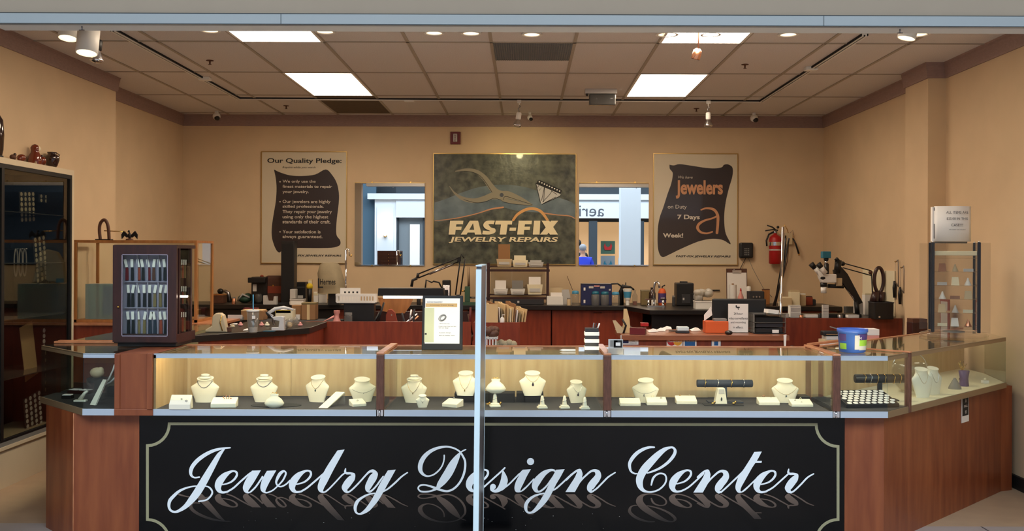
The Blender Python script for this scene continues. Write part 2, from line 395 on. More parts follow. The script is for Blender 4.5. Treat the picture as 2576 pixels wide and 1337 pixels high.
# ================= people in the mall (seen in the right mirror) =================
def person(loc, rz, shirt, trousers, hair, h, label):
    t = thing('person', label, 'person', loc, rz)
    k = h/1.75
    def skin(nm, nodes, edges, m, sub=2):
        me = bpy.data.meshes.new(nm); me.from_pydata([tuple(c*k for c in n[0]) for n in nodes], edges, [])
        o = bpy.data.objects.new(nm, me); COL.objects.link(o); o.parent = t
        o.modifiers.new('skin', 'SKIN'); 
        for i, n in enumerate(nodes): me.skin_vertices[0].data[i].radius = (n[1]*k, (n[2] if len(n) > 2 else n[1])*k)
        me.skin_vertices[0].data[0].use_root = True
        s = o.modifiers.new('sub', 'SUBSURF'); s.levels = sub; s.render_levels = sub
        me.materials.append(MATS[m]); return o
    # body: pelvis root, spine, neck, head, arms, legs
    N = [((0,0,0.95),0.15,0.11),((0,0,1.15),0.15,0.11),((0,0,1.36),0.17,0.11),((0,0,1.47),0.07,0.07),((0,0.01,1.53),0.055),((0,0.01,1.60),0.075,0.09),((0,0.01,1.69),0.07,0.085),
         ((0.19,0,1.40),0.06),((0.24,0,1.14),0.045),((0.25,0.08,0.90),0.035),((-0.19,0,1.40),0.06),((-0.24,0,1.14),0.045),((-0.25,0.08,0.90),0.035),
         ((0.10,0,0.88),0.09),((0.11,0.02,0.50),0.065),((0.11,-0.02,0.09),0.045),((0.11,0.12,0.04),0.04),((-0.10,0,0.88),0.09),((-0.11,0.02,0.50),0.065),((-0.11,-0.02,0.09),0.045),((-0.11,0.12,0.04),0.04)]
    E = [(0,1),(1,2),(2,3),(3,4),(4,5),(5,6),(2,7),(7,8),(8,9),(2,10),(10,11),(11,12),(0,13),(13,14),(14,15),(15,16),(0,17),(17,18),(18,19),(19,20)]
    skin('body', N, E, 'skin')
    skin('shirt', [((0,0,0.97),0.165,0.125),((0,0,1.15),0.165,0.125),((0,0,1.36),0.185,0.125),((0,0,1.46),0.08,0.08),((0.19,0,1.40),0.075),((0.235,0,1.20),0.065),((-0.19,0,1.40),0.075),((-0.235,0,1.20),0.065)],
         [(0,1),(1,2),(2,3),(2,4),(4,5),(2,6),(6,7)], shirt)
    skin('trousers', [((0,0,0.98),0.16,0.12),((0,0,0.90),0.15,0.12),((0.10,0,0.84),0.10),((0.11,0.02,0.50),0.08),((0.11,-0.02,0.10),0.07),((-0.10,0,0.84),0.10),((-0.11,0.02,0.50),0.08),((-0.11,-0.02,0.10),0.07)],
         [(0,1),(1,2),(2,3),(3,4),(1,5),(5,6),(6,7)], trousers)
    mb = MB(); mb.sph((0,-0.012*k,1.69*k),(0.092*k,0.105*k,0.09*k)); mb.build('hair', hair, t)
    for s in (-1, 1):
        mb = MB()
        for j, L in enumerate((0.062,0.072,0.078,0.07)):
            x = s*0.25*k+(j-1.5)*0.02*k
            mb.tube([(x,0.085*k,0.85*k),(x,0.095*k,(0.82)*k),(x-s*0.006,0.11*k,(0.82-L)*k)], [0.010*k,0.009*k,0.007*k], 8)
        mb.tube([(s*0.22*k,0.09*k,0.87*k),(s*0.20*k,0.11*k,0.83*k),(s*0.20*k,0.12*k,0.80*k)], [0.011*k,0.010*k,0.008*k], 8)
        mb.sph((s*0.25*k,0.085*k,0.86*k),(0.042*k,0.02*k,0.045*k)); mb.build('hand', 'skin', t)
        MB().sph((s*0.085*k,0.01*k,1.62*k),(0.012*k,0.022*k,0.032*k),10,6).build('ear', 'skin', t)
        MB().sph((s*0.033*k,0.098*k,1.635*k),(0.013*k,0.006*k,0.008*k),10,6).build('eye', 'text_dark', t)
        MB().box(s*0.11*k-0.045*k,s*0.11*k+0.045*k,-0.08*k,0.18*k,0,0.07*k).build('shoe','black',t,bevel=0.02)
    MB().sph((0,0.105*k,1.605*k),(0.014*k,0.022*k,0.025*k),10,6).build('nose', 'skin', t)
    MB().sph((0,0.095*k,1.56*k),(0.026*k,0.008*k,0.006*k),10,6).build('mouth', 'pink', t)
    return t
D1 = 2*11.035+3.5
q = P(1466, 640, D1); person((q.x, -3.5, 0), math.pi, 'royal_blue', 'navy', 'hair_grey', 1.84, 'person with grey hair in a bright blue shirt, reflected in right mirror')
q = P(1462, 640, D1+1.2); person((q.x-0.1, -4.7, 0), math.pi, 'black', 'charcoal', 'hair_dark', 1.98, 'dark haired taller person in black, reflected behind the blue shirt')

# ================= ceiling fittings =================
def troffer(x0, x1, y0, y1, label):
    t = thing('ceiling_light', label, 'ceiling light', ((x0+x1)/2, (y0+y1)/2, CEIL), 0, None)
    a, b = (x1-x0)/2-0.012, (y1-y0)/2-0.012
    m = MB(); 
    for s in (-1, 1): m.box(s*a-0.01 if s < 0 else a-0.01, s*a+0.01 if s < 0 else a+0.01, -b, b, -0.008, -0.0065); 
    m.box(-a, a, -b-0.01, -b+0.01, -0.008, -0.0065); m.box(-a, a, b-0.01, b+0.01, -0.008, -0.0065)
    m.build('frame', 'white', t); MB().box(-a+0.01, a-0.01, -b+0.01, b-0.01, -0.0065, -0.003).build('diffuser', 'troffer_glow', t)
troffer(-2.08, -1.47, 5.99, 7.21, 'lit rectangular ceiling panel front left, half hidden by the header')
troffer(-2.08, -1.47, 8.43, 9.65, 'lit rectangular ceiling panel left, in front of the dark ceiling tile')
troffer(0.97, 1.58, 5.99, 7.21, 'lit rectangular ceiling panel front right, half hidden by the header')
troffer(0.97, 1.58, 8.43, 9.65, 'lit rectangular ceiling panel right, behind the copper spotlight')
def vent(x0, x1, y0, y1, lab, c, n):
    t = thing('ceiling_vent', lab, 'vent', ((x0+x1)/2, (y0+y1)/2, CEIL)); a, b = (x1-x0)/2-0.014, (y1-y0)/2-0.014
    MB().box(-a, a, -b, b, -0.004, -0.001).build('backing', c, t)
    m = MB()
    for i in range(n):
        x = -a+2*a*(i+0.5)/n; m.box(x-0.003, x+0.003, -b, b, -0.012, -0.004)
    for i in range(n//2):
        y = -b+2*b*(i+0.5)/(n//2); m.box(-a, a, y-0.003, y+0.003, -0.012, -0.004)
    m.build('grille', 'grey', t)
vent(-0.25, 0.36, 7.21, 7.86, 'square egg-crate return air grille in the ceiling above centre', 'charcoal', 34)
M_('dark_tile', (92,78,62), 0.9, var=0.1, scale=30)  # one ceiling cell in a darker brown than its neighbours
tag(MB().box(-2.065,-1.485,9.665,10.855,CEIL-0.004,CEIL-0.001).build('ceiling_tile', 'dark_tile'), 'dark ceiling tile behind the left lit panel', 'ceiling tile')
def recessed(u, lab, r=0.072, v=86):
    p = PZ(u, v, CEIL) if False else P(u, v, (CEIL-EYE)*F/(-( -(u-VU)*SR+(v-VV)*CR)))
    t = thing('downlight', lab, 'downlight', (p.x, p.y, CEIL))
    MB().lathe([(r,-0.012),(r,0),(r*0.78,0),(r*0.78,-0.012),(r,-0.012)], n=28).build('trim_ring', 'white', t)
    MB().lathe([(0.001,-0.006),(r*0.78,-0.006),(r*0.78,-0.003),(0.001,-0.003)], n=24).build('lens', 'soft_glow', t)
M_('soft_glow', (255,236,200), 0.5, emit=1.6, ecol=(255,222,180))
for u, v, l in [(528,74,'round downlight peeking below the header, left of front left panel'),(818,77,'round downlight peeking below the header, right of front left panel'),(1092,80,'round downlight below the header, left one of the close pair at centre'),
             (1185,81,'round downlight below the header, right one of the close pair at centre'),(1338,84,'round downlight in front of the egg-crate grille'),
             (1678,84,'round downlight overlapping left edge of the front right panel'),(1788,84,'round downlight overlapping middle of the front right panel'),(1983,84,'round downlight right of the front right panel'),(2312,84,'small round downlight in the far right of the ceiling')]:
    recessed(u, l, 0.072 if u != 1678 else 0.08, v)
def can(u, v, Y, r, h, lab, tilt=0.25):
    p = P(u, v, Y); t = thing('cylinder_light', lab, 'ceiling light', (p.x, p.y, CEIL)); L = CEIL-p.z
    m = MB(); m.T = Matrix.Translation((0,0,-L))@Matrix.Rotation(-tilt,4,'X')
    m.lathe([(r*0.92,0.0),(r,0.0),(r,h),(0.002,h),(0.002,h-0.01),(r*0.92,h-0.01),(r*0.92,0.0)], n=28); m.build('housing', 'white', t)
    m = MB(); m.T = Matrix.Translation((0,0,-L))@Matrix.Rotation(-tilt,4,'X'); m.lathe([(0.001,0.045),(r*0.35,0.045),(r*0.6,0.06),(0.001,0.06)], n=20); m.build('bulb', 'can_glow', t)
    MB().cyl((0,0,0),(0,0.02,-L+h*0.9),0.012).build('stem', 'white', t)
can(171, 97, 6.2, 0.060, 0.16, 'white cylinder ceiling light in the far left corner, upper one', 0.2)
can(218, 134, 6.0, 0.064, 0.16, 'white cylinder ceiling light beside the black track head, lower one', 0.2)
# track lighting
tr = thing('light_track', 'white track lighting rail forming a U on the ceiling', 'light track', (0,0,CEIL))
def on_ceil(u, v, z=CEIL): 
    b = -(u-VU)*SR+(v-VV)*CR; return P(u, v, (EYE-z)*F/b)
a1, a2, a3, a4 = on_ceil(285,80,CEIL-0.02), on_ceil(600,251,CEIL-0.02), on_ceil(1915,258,CEIL-0.02), on_ceil(2175,92,CEIL-0.02)
def rail(a, b, nm):
    d = Vector((b.x-a.x, b.y-a.y, 0)); L = d.length; an = math.atan2(d.y, d.x)
    m = MB(); m.T = Matrix.Translation((a.x,a.y,-0.02))@Matrix.Rotation(an,4,'Z'); m.box(0,L,-0.017,-0.006,0,0.02); m.box(0,L,0.006,0.017,0,0.02); m.box(0,L,-0.006,0.006,0.012,0.02); m.build(nm,'white',tr)
    m = MB(); m.T = Matrix.Translation((a.x,a.y,-0.02))@Matrix.Rotation(an,4,'Z'); m.box(0,L,-0.0058,0.0058,0.004,0.011); m.box(0,L,-0.026,-0.019,0.006,0.02); m.box(0,L,0.019,0.024,0.004,0.02); m.build('slot','matt_black',tr)
rail(a1,a2,'rail'); rail(a2,a3,'rail'); rail(a4,a3,'rail')
for u, v in ((515,203),(1030,257),(2040,178)):
    p = on_ceil(u,v,CEIL-0.03); MB().box(-0.05,0.05,-0.035,0.035,-0.03,0.0).build('connector','white',tr,loc=(p.x,p.y,0),bevel=0.004)
def bulb_head(u, v, Y, lab, tilt, az, body='white', dark=False):
    p = P(u, v, Y); t = thing('track_spotlight', lab, 'spotlight', (p.x, p.y, CEIL-0.02)); L = CEIL-0.02-p.z
    m = MB(); m.box(-0.02,0.02,-0.012,0.012,-0.03,0); m.cyl((0,0,-0.03),(0,0,-0.055),0.006); m.build('adapter', body, t)
    MB().tube([(0,0,-0.05),(0.012,0,-0.065),(-0.008,0,-0.08),(0,0,-L)],0.006,8).build('arm', 'steel' if not dark else 'black', t)
    T = Matrix.Translation((0,0,-L))@Matrix.Rotation(az,4,'Z')@Matrix.Rotation(tilt,4,'Y')
    m = MB(); m.T = T; m.lathe([(0.018,0.0),(0.026,-0.01),(0.026,-0.065),(0.02,-0.07)], n=16); m.build('socket', body, t)
    m = MB(); m.T = T; m.lathe([(0.018,-0.07),(0.024,-0.085),(0.042,-0.125),(0.044,-0.135),(0.03,-0.146),(0.004,-0.15)], n=20); m.build('bulb', 'silver' , t)
    return t
bulb_head(1306,283,9.8,'white track spotlight with reflector bulb, above the centre sign',0.15,0)
sl = bpy.data.lights.new('sign_spot','SPOT'); sl.energy = 11; sl.color = (1.0,0.86,0.46); sl.spot_size = math.radians(95); sl.spot_blend = 1.0; sl.shadow_soft_size = 0.04
so_ = bpy.data.objects.new('spot_beam', sl); COL.objects.link(so_); q_ = P(1304,332,9.86); so_.location = q_; so_.rotation_euler = (Vector((-0.08,YB,2.35))-q_).to_track_quat('-Z','Y').to_euler()
bulb_head(1782,283,9.8,'white track spotlight with reflector bulb, above the right poster',0.0,0)
t = bulb_head(248,100,6.3,'black track light with white flared bulb near the left cylinder lights',0.1,0.3,'black',True)
p = P(1757,122,6.8)
t = thing('track_spotlight','copper coloured cylinder spotlight in front of the right lit panel','spotlight',(p.x,p.y,CEIL-0.015))
L=CEIL-0.015-p.z
MB().cyl((0,0,0.015),(0,0,-L),0.006).build('stem','brown',t)
m=MB(); m.T=Matrix.Translation((0,0,-L))@Matrix.Rotation(0.25,4,'Y')@Matrix.Rotation(0.3,4,'X'); m.lathe([(0.014,0.0),(0.03,-0.015),(0.032,-0.07),(0.030,-0.075),(0.026,-0.07),(0.024,-0.03),(0.002,-0.028)],n=20); m.build('housing','copper',t)
for u, v, l in [(528,152,'sprinkler head on the ceiling left of the track connector'),(1874,162,'sprinkler head on the ceiling right of the copper spotlight'),(720,266,'sprinkler head above the crown moulding, back left'),(1752,273,'sprinkler head above the crown moulding, back right')]:
    p = on_ceil(u, v); t = thing('sprinkler_head', l, 'sprinkler', (p.x,p.y,CEIL))
    MB().lathe([(0.03,0),(0.03,-0.004),(0.008,-0.006),(0.006,-0.03),(0.004,-0.03)],n=16).build('body','brown',t)
    MB().lathe([(0.001,-0.034),(0.014,-0.034),(0.014,-0.032),(0.001,-0.032)],n=12).build('deflector','brown',t)
for u, v, l in [(545,280,'white dome security camera at the left end of back moulding'),(1897,294,'white dome security camera at the right end of back moulding'),(1333,282,'small white smoke detector camera above the centre sign')]:
    p = P(u, v, 10.75); t = thing('security_camera', l, 'camera', (p.x,p.y,CEIL)); s = 1.0 if u != 1333 else 0.7
    MB().cyl((0,0,0),(0,0,-0.03),0.02*s).build('mount','white',t); MB().sph((0,0,-0.06),0.042*s).build('dome','white',t)
    MB().sph((0.012,-0.022,-0.082),(0.030*s,0.028*s,0.026*s)).build('lens','black',t)
# emergency light on ceiling
p = on_ceil(1508,232); t = thing('emergency_light','white emergency light box with clear lower cover hanging by the track','emergency light',(p.x,p.y-0.15,CEIL))
MB().box(-0.15,0.15,-0.05,0.05,-0.045,0).build('housing','pale_grey',t,bevel=0.004); MB().box(-0.11,0.14,-0.04,0.04,-0.15,-0.045).build('cover','smoke_plastic',t,bevel=0.01)
MB().sph((-0.06,0,-0.09),0.035).build('lamp','silver',t); MB().sph((0.08,0,-0.09),0.035).build('lamp','silver',t); MB().cyl((-0.13,-0.045,-0.06),(-0.13,-0.02,-0.045),0.012).build('knob','black',t)
for u, v, l in [(206,72,'small metal hook on the header soffit, left'),(2264,84,'small metal hook on the header soffit, right')]:
    p = P(u, v, 5.06); m = MB(); m.cyl((0,0,0),(0,0,0.02),0.004); m.box(-0.014,0.014,-0.004,0.004,-0.004,0.0)
    tag(m.build('ceiling_hook','steel',loc=(p.x,p.y,zb+0.004-0.018)), l, 'hook')
p = P(2280,97,6.0); t = thing('track_spotlight','white cylinder spotlight at the far right, its lit rim showing','spotlight',(p.x,p.y,CEIL))
L = CEIL-p.z; m = MB(); m.T = Matrix.Translation((0,0,-L))@Matrix.Rotation(0.25,4,'Y'); m.lathe([(0.05,0.0),(0.054,0.0),(0.054,0.10),(0.002,0.10),(0.002,0.09),(0.05,0.09),(0.05,0.0)]); m.build('housing','white',t)
m = MB(); m.T = Matrix.Translation((0,0,-L))@Matrix.Rotation(0.25,4,'Y'); m.lathe([(0.001,0.004),(0.05,0.004),(0.05,0.012),(0.001,0.012)]); m.build('lens','soft_glow',t)
MB().cyl((0,0,0),(0,0,-L+0.09),0.01).build('stem','white',t)
# ================= front counter =================
DK = 0.749; TOP = 1.05; LO = 0.714
def wall_seg(m, p, q, t, z0, z1):     # upright slab along p->q, thickness t to the left of travel
    d = Vector((q[0]-p[0], q[1]-p[1])).normalized(); n = Vector((-d.y, d.x))*t
    return m.slab([(p[0],p[1]),(q[0],q[1]),(q[0]+n.x,q[1]+n.y),(p[0]+n.x,p[1]+n.y)], z0, z1)
# bases
left_poly = [(-2.124,5.45),(-2.124,6.0),(-2.78,6.0),(-2.78,5.744),(-2.486,5.45)]
t = thing('counter_cabinet','reddish wood counter base at the left corner, left of the black sign','counter',(-2.4,5.7,0))
MB().slab([(x+2.4,y-5.7) for x,y in left_poly],0,LO-0.001).build('body','front_wood',t)
MB().box(-0.0885,-0.0845,-0.252,-0.250,0,LO-0.002).build('edge_strip','strip_wood',t)
t = thing('counter_cabinet','long counter base under the middle showcases, behind the black sign','counter',(-0.18,5.7,0))
MB().box(-1.943,1.949,-0.238,0.3,0,LO-0.001).build('body','front_wood',t)
right_poly = [(1.770,5.45),(1.986,5.45),(3.235,6.699),(3.33,6.74),(3.33,7.55),(3.25,7.55),(1.770,6.03)]
t = thing('counter_cabinet','reddish wood counter base angled toward the right wall','counter',(2.3,6.2,0))
MB().slab([(x-2.3,y-6.2) for x,y in right_poly],0,LO-0.001).build('body','front_wood',t)
t2 = tag(MB().box(-0.058,0.058,-0.002,0,-0.09,0.09).build('notice_card','paper',loc=(2.64+0.0016,6.104-0.0016,0.0),rot=(0,0,math.pi/4)),'small black and white notice stuck on the right angled counter base','notice')
p = P(2427,1028,6.25); 
def on_diag(u, v, c):     # point where the pixel's ray meets the upright plane X-Y=c
    a = (u-VU)*CR+(v-VV)*SR; Y = -c/(1-a/F); return P(u, v, Y)
q = on_diag(2427,1027,-3.464)
t2.location = (q.x+0.0012, q.y-0.0012, q.z); 
MB().box(-0.048,0.048,-0.0035,-0.002,-0.048,0.078).build('print','text_dark',t2)
text_mesh('A', -0.012,0.012,0.035,0.06,-0.0035,'paper',t2); text_mesh('MALL', -0.03,0.03,0.005,0.02,-0.0035,'paper',t2); text_mesh('00', -0.012,0.012,-0.035,-0.015,-0.0035,'paper',t2)
# black script sign
K = F/5.45
sg = thing('sign_board','glossy black sign panel with white script words across the counter front','sign',(-0.177,5.45,0))
MB().box(-1.946,1.946,0,0.011,0.0,LO-0.004).build('panel','sign_panel',sg)
def cr(pts, n=8):
    out = []; N = len(pts)
    for i in range(N-1):
        p0, p1, p2, p3 = pts[max(i-1,0)], pts[i], pts[i+1], pts[min(i+2,N-1)]
        for k in range(n):
            t = k/n; out.append(tuple(0.5*((2*b)+(-a+c)*t+(2*a-5*b+4*c-d)*t*t+(-a+3*b-3*c+d)*t**3) for a,b,c,d in zip(p0,p1,p2,p3)))
    out.append(pts[-1]); return out
def edges(st):
    N = len(st); out = []
    cen = [((s[0]+s[2])/2, (s[1]+s[3])/2) if len(s) == 4 else (s[0], s[1]) for s in st]
    for i, s in enumerate(st):
        if len(s) == 4: out.append(s); continue
        a = cen[max(i-1,0)]; b = cen[min(i+1,N-1)]; dx, dy = b[0]-a[0], b[1]-a[1]; L = math.hypot(dx,dy) or 1
        # image coordinates, travelling down: left edge is image-left
        nx, ny = dy/L, -dx/L; w = s[2]/2
        out.append((s[0]-nx*w, s[1]-ny*w, s[0]+nx*w, s[1]+ny*w))
    return out
def disc_pts(x, y, r, n=14): return [(x+r*math.cos(2*math.pi*k/n), y+r*math.sin(2*math.pi*k/n)) for k in range(n)]
def stroke(st):
    """list of polygons (pixel coordinates in crop space)"""
    e = cr(edges(st)); polys = [[(a[0],a[1]),(a[2],a[3]),(b[2],b[3]),(b[0],b[1])] for a, b in zip(e[:-1], e[1:])]
    for i in (0, -1):
        if len(st[i]) == 3: polys.append(disc_pts(st[i][0], st[i][1], st[i][2]/2))
    return polys
def shift(st, dx, dy=0): return [tuple(c+(dx if j % 2 == 0 else dy) for j, c in enumerate(s)) if len(s) == 4 else (s[0]+dx, s[1]+dy, s[2]) for s in st]
S6 = 6.077
def e_letter(left, dy): return shift([(975,730,20),(1080,700,26),(1150,650,32),(1190,590,34),(1185,540,34),(1140,522,28),(1080,540,44),(1000,595,88),(930,680,112),(905,760,100),(925,820,66),(975,848,34),(1050,838,28)], left-860, dy)
def word(ox, parts): return [[(ox+x/S6, 1100+y/S6) for x, y in pl] for st in parts for pl in (stroke(st) if not (st and st[0] == 'disc') else [disc_pts(*st[1:], n=22)])]
W1 = []
W1 += word(400, [
 [(1090,165,20),(980,175,30),(850,205,46),(720,265,56),(600,350,60),(520,440,60),(487,520,56),(497,590,38),(545,622,24),(618,615,24)],
 [(1000,185,20),(930,260,62),(880,340,78),(800,480,96),(720,620,110),(640,760,118),(570,870,116),(500,960,100),(420,1050,72),(340,1110,52),(260,1145,36),(190,1130,34),(155,1070,42),(165,980,52),(220,910,50),(310,830,40),(420,780,28),(520,757,22),(590,752,20)],
 [(700,752,18),(760,765,24),(805,810,28),(815,860,28),(780,920,26),(720,965,24),(610,985,22)],
 e_letter(860,0), [(1040,840,28),(1140,780,28),(1250,680,28),(1370,575,28),(1440,520,14)]])
W1 += word(590, [
 [(268,515,405,510),(222,585,362,585),(170,660,300,690),(130,765,232,790),(150,835,210,830),(200,862,228,838),(250,850,240,828),(300,810,280,792),(345,760,325,742),(410,665,390,648),(445,610,425,590)],
 [(498,517,642,510),(455,590,595,590),(425,650,545,675),(397,760,490,785),(415,830,475,832),(480,862,495,840),(540,850,530,830),(600,820,590,800),(665,762,655,742)],
 [(660,752,22),(735,670,26),(778,590,28),(785,545,28),(755,522,34),(700,560,50),(655,640,42),(640,700,30),(668,748,24),(720,757,24),(790,722,24),(850,665,24)],
 e_letter(838,-7), [(1018,833,28),(1100,785,28),(1180,720,28),(1290,625,28),(1370,550,20)]])
W1 += word(790, [
 [(360,205,470,190),(280,325,400,320),(200,450,310,485),(135,565,255,590),(90,650,205,690),(58,755,160,770),(75,825,142,822),(130,855,155,832),(185,845,175,822),(240,800,222,785),(300,740,284,722),(370,665,352,650),(440,590,425,572),(490,555,472,540)],
 [(485,483,18),(478,530,34),(500,553,36),(560,555,34),(600,572,60),(585,620,95),(545,670,112),(500,730,112),(475,780,100),(488,820,62),(520,842,28),(570,815,26),(640,750,26),(720,665,26),(800,575,26),(860,520,26)],
 [(800,575,26),(850,530,34),(905,520,52),(935,555,84),(905,620,115),(865,690,108),(830,760,95),(825,810,66),(850,835,34),(900,805,26),(960,740,26),(1010,670,26),(1060,600,20)],
 [(1130,510,1252,497),(1060,625,1190,610),(1000,730,1120,735),(940,855,1060,845),(880,960,985,970),(820,1050,912,1060),(770,1110,845,1130),(715,1155,760,1176),(680,1158,690,1187),(655,1130,630,1155),(660,1060,608,1070),(700,980,645,970),(770,925,745,900),(850,885,840,862),(940,870,935,848)],
 [(1065,830,22),(1140,785,26),(1240,700,28),(1340,605,26),(1430,542,20)]])
W2 = word(1030, [
 [(862,192,18),(820,212,22),(780,240,24),(725,320,80),(660,430,122),(595,550,132),(520,660,118),(460,735,86),(420,785,46),(350,820,28),(260,838,26),(170,830,26),(135,785,26),(165,742,26),(240,735,24),(320,755,30),(420,790,40),(500,818,34),(590,828,32),(680,790,32),(760,710,32),(820,600,34),(850,480,34),(850,370,32),(815,290,30),(770,225,26),(700,180,26),(620,155,28),(540,150,32),(430,170,42),(320,220,54),(230,300,66),(175,400,72),(165,490,66),(190,550,48),(240,590,32),(300,598,24),(380,570,24),(460,500,24),(510,420,22),(530,340,22),(532,280,22)],
 e_letter(868,-20), [(1048,820,28),(1120,780,26),(1200,710,26),(1300,620,26),(1400,530,26),(1458,472,24)],
 [(1430,520,20),(1443,590,74),(1450,660,108),(1420,750,110),(1370,800,74),(1310,828,46),(1262,805,50),(1262,765,60)], ('disc',1278,760,44),
 [(1470,765,24),(1530,715,24),(1600,645,24),(1680,565,26)]])
W2 += word(1200, [
 [(650,565,20),(700,510,16)],
 [(700,500,825,492),(640,595,765,595),(595,680,715,700),(572,770,670,790),(590,835,665,820),(650,846,682,815),(710,820,700,795),(770,765,755,748),(830,700,815,685),(880,650,865,630)], ('disc',818,375,55),
 [(1205,548,16),(1180,512,30),(1120,508,40),(1040,545,72),(970,610,98),(910,690,112),(885,760,92),(905,820,56),(950,835,30),(1010,800,28),(1070,740,26),(1120,670,24),(1180,580,20)],
 [(1210,500,1340,492),(1150,610,1270,620),(1090,740,1205,730),(1030,860,1150,845),(970,960,1085,960),(915,1040,1010,1050),(870,1100,945,1110),(820,1142,870,1160),(780,1135,790,1172),(770,1100,735,1130),(775,1040,718,1050),(810,980,760,960),(870,925,850,895),(950,890,940,865),(1035,870,1030,848)],
 [(1150,820,20),(1210,785,26),(1290,715,26),(1380,630,26),(1450,565,26)]])
def n_letter(left, dy): return [shift(s, left-135, dy) for s in (
 [(200,605,26),(262,548,30),(318,512,34),(350,520,70)],
 [(325,505,385,520),(300,570,398,560),(270,630,392,600),(215,715,380,660),(135,840,280,840)],
 [(300,760,20),(385,650,26),(450,585,28),(520,527,32),(580,512,44),(625,540,80),(635,590,95),(610,640,105),(560,700,112),(520,760,110),(508,805,78),(528,835,40),(560,825,26)])]
W2 += word(1400, n_letter(135,0)+[[(150,655,26),(205,600,26)], [(555,828,26),(620,780,26),(700,700,26),(790,610,26),(895,542,20)]])
W3 = word(1560, [
 [(520,158,26),(440,160,36),(350,190,48),(260,245,56),(190,320,56),(147,400,50),(147,470,42),(170,530,30),(220,560,24),(255,562,20)],
 [(415,552,20),(500,525,30),(620,470,38),(740,380,44),(820,280,50),(840,210,44),(810,165,32),(760,162,34),(680,192,62),(580,270,92),(480,370,112),(390,470,122),(330,560,118),(297,650,112),(303,740,90),(345,810,54),(420,840,28),(500,838,26),(600,800,26),(680,720,26),(705,640,26),(680,575,26),(610,558,26),(545,585,30),(500,640,34),(475,735,22)],
 e_letter(750,-13), [(930,828,28),(1010,790,26),(1080,740,26),(1190,640,26),(1275,560,24)]]+n_letter(1117,10))
W3 += word(1800, [
 [(80,845,26),(160,775,26),(260,680,26),(360,585,26),(420,520,20)],
 [(590,228,705,222),(530,330,640,345),(455,450,560,465),(380,560,495,580),(335,640,440,680),(302,750,395,760),(315,820,378,815),(360,855,392,832),(430,835,415,815),(500,775,485,755),(560,715,548,695),(615,665,605,640)],
 [(605,365,600,396),(705,365,700,396)],
 e_letter(580,-5), [(760,835,28),(870,775,26),(980,680,26),(1080,590,26),(1110,562,24)],
 shift([(485,483,18),(478,530,34),(500,553,36),(560,555,34),(600,572,60),(585,620,95),(545,670,112),(500,730,112),(475,780,100),(488,820,62),(520,842,28)], 630, 8),
 [(1145,848,28),(1200,820,26),(1300,725,26),(1400,620,26),(1495,562,20)]])
def px_shape(polys, name, m, y, f=None):
    mb = MB()
    for i, pl in enumerate(polys):
        if f: pl = [f(*q) for q in pl]
        vs = [P(a, b, 5.45) for a, b in pl]
        mb.add([(q.x+0.177, y-i*4e-6, q.z) for q in vs], [tuple(range(len(vs)))])
    return mb.build(name, m, sg)
for Wd in (W1, W2, W3): px_shape(Wd, 'lettering', 'sign_white', -0.0016)
# printed reflection of the words, fading downward
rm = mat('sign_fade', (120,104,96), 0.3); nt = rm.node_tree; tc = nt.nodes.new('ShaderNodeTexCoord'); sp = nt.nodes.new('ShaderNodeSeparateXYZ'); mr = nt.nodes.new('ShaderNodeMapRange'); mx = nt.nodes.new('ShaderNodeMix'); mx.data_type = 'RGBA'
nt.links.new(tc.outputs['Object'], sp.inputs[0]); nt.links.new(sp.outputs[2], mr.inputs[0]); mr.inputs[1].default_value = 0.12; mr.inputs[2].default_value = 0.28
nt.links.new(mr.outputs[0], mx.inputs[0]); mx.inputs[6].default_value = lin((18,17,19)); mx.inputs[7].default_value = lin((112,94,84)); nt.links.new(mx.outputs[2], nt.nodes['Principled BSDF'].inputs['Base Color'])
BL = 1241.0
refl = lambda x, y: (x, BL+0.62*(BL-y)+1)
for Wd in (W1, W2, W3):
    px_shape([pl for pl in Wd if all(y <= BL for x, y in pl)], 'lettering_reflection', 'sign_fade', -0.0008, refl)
# gold border
def arc(cx, cy, r, a0, a1, n=8): return [(cx+r*math.cos(math.radians(a0+(a1-a0)*i/n)), cy+r*math.sin(math.radians(a0+(a1-a0)*i/n))) for i in range(n+1)]
L_, R_, T_, B_ = 371, 2108, 1067, 1363; r = 55
bp = arc(L_,T_,r,90,0)+arc(R_,T_+2,r,180,90)+arc(R_,B_,r,270,180)+arc(L_,B_,r,0,-90); 
bo = []; N = len(bp)
mb = MB(); vs = []
for i in range(N):
    a = Vector(bp[(i-1) % N]); b = Vector(bp[i]); c = Vector(bp[(i+1) % N])
    n1 = (b-a).normalized(); n2 = (c-b).normalized(); n1 = Vector((n1.y,-n1.x)); n2 = Vector((n2.y,-n2.x)); m_ = n1+n2
    m_ = m_/(m_.dot(n1)) * 3.6
    for sgn in (-1, 1):
        q = P(b.x+m_.x*sgn, b.y+m_.y*sgn, 5.45); vs.append((q.x+0.177, -0.0012, q.z))
mb.add(vs, [(2*i, 2*i+1, (2*i+3) % (2*N), (2*i+2) % (2*N)) for i in range(N)]); mb.build('border_line','sign_gold',sg)
mb = MB()
for i in range(26):
    u, v = random.uniform(560,1700), random.uniform(1285,1334); q = P(u, v, 5.45); s = random.uniform(0.0008,0.0022); mb.add([(q.x+0.177-s,-0.002,q.z),(q.x+0.177+s,-0.002,q.z-s*0.4),(q.x+0.177+s,-0.002,q.z+s),(q.x+0.177-s,-0.002,q.z+s*0.8)],[(0,1,2,3)])
o = mb.build('specks','pale_grey',sg); o['kind'] = 'stuff'

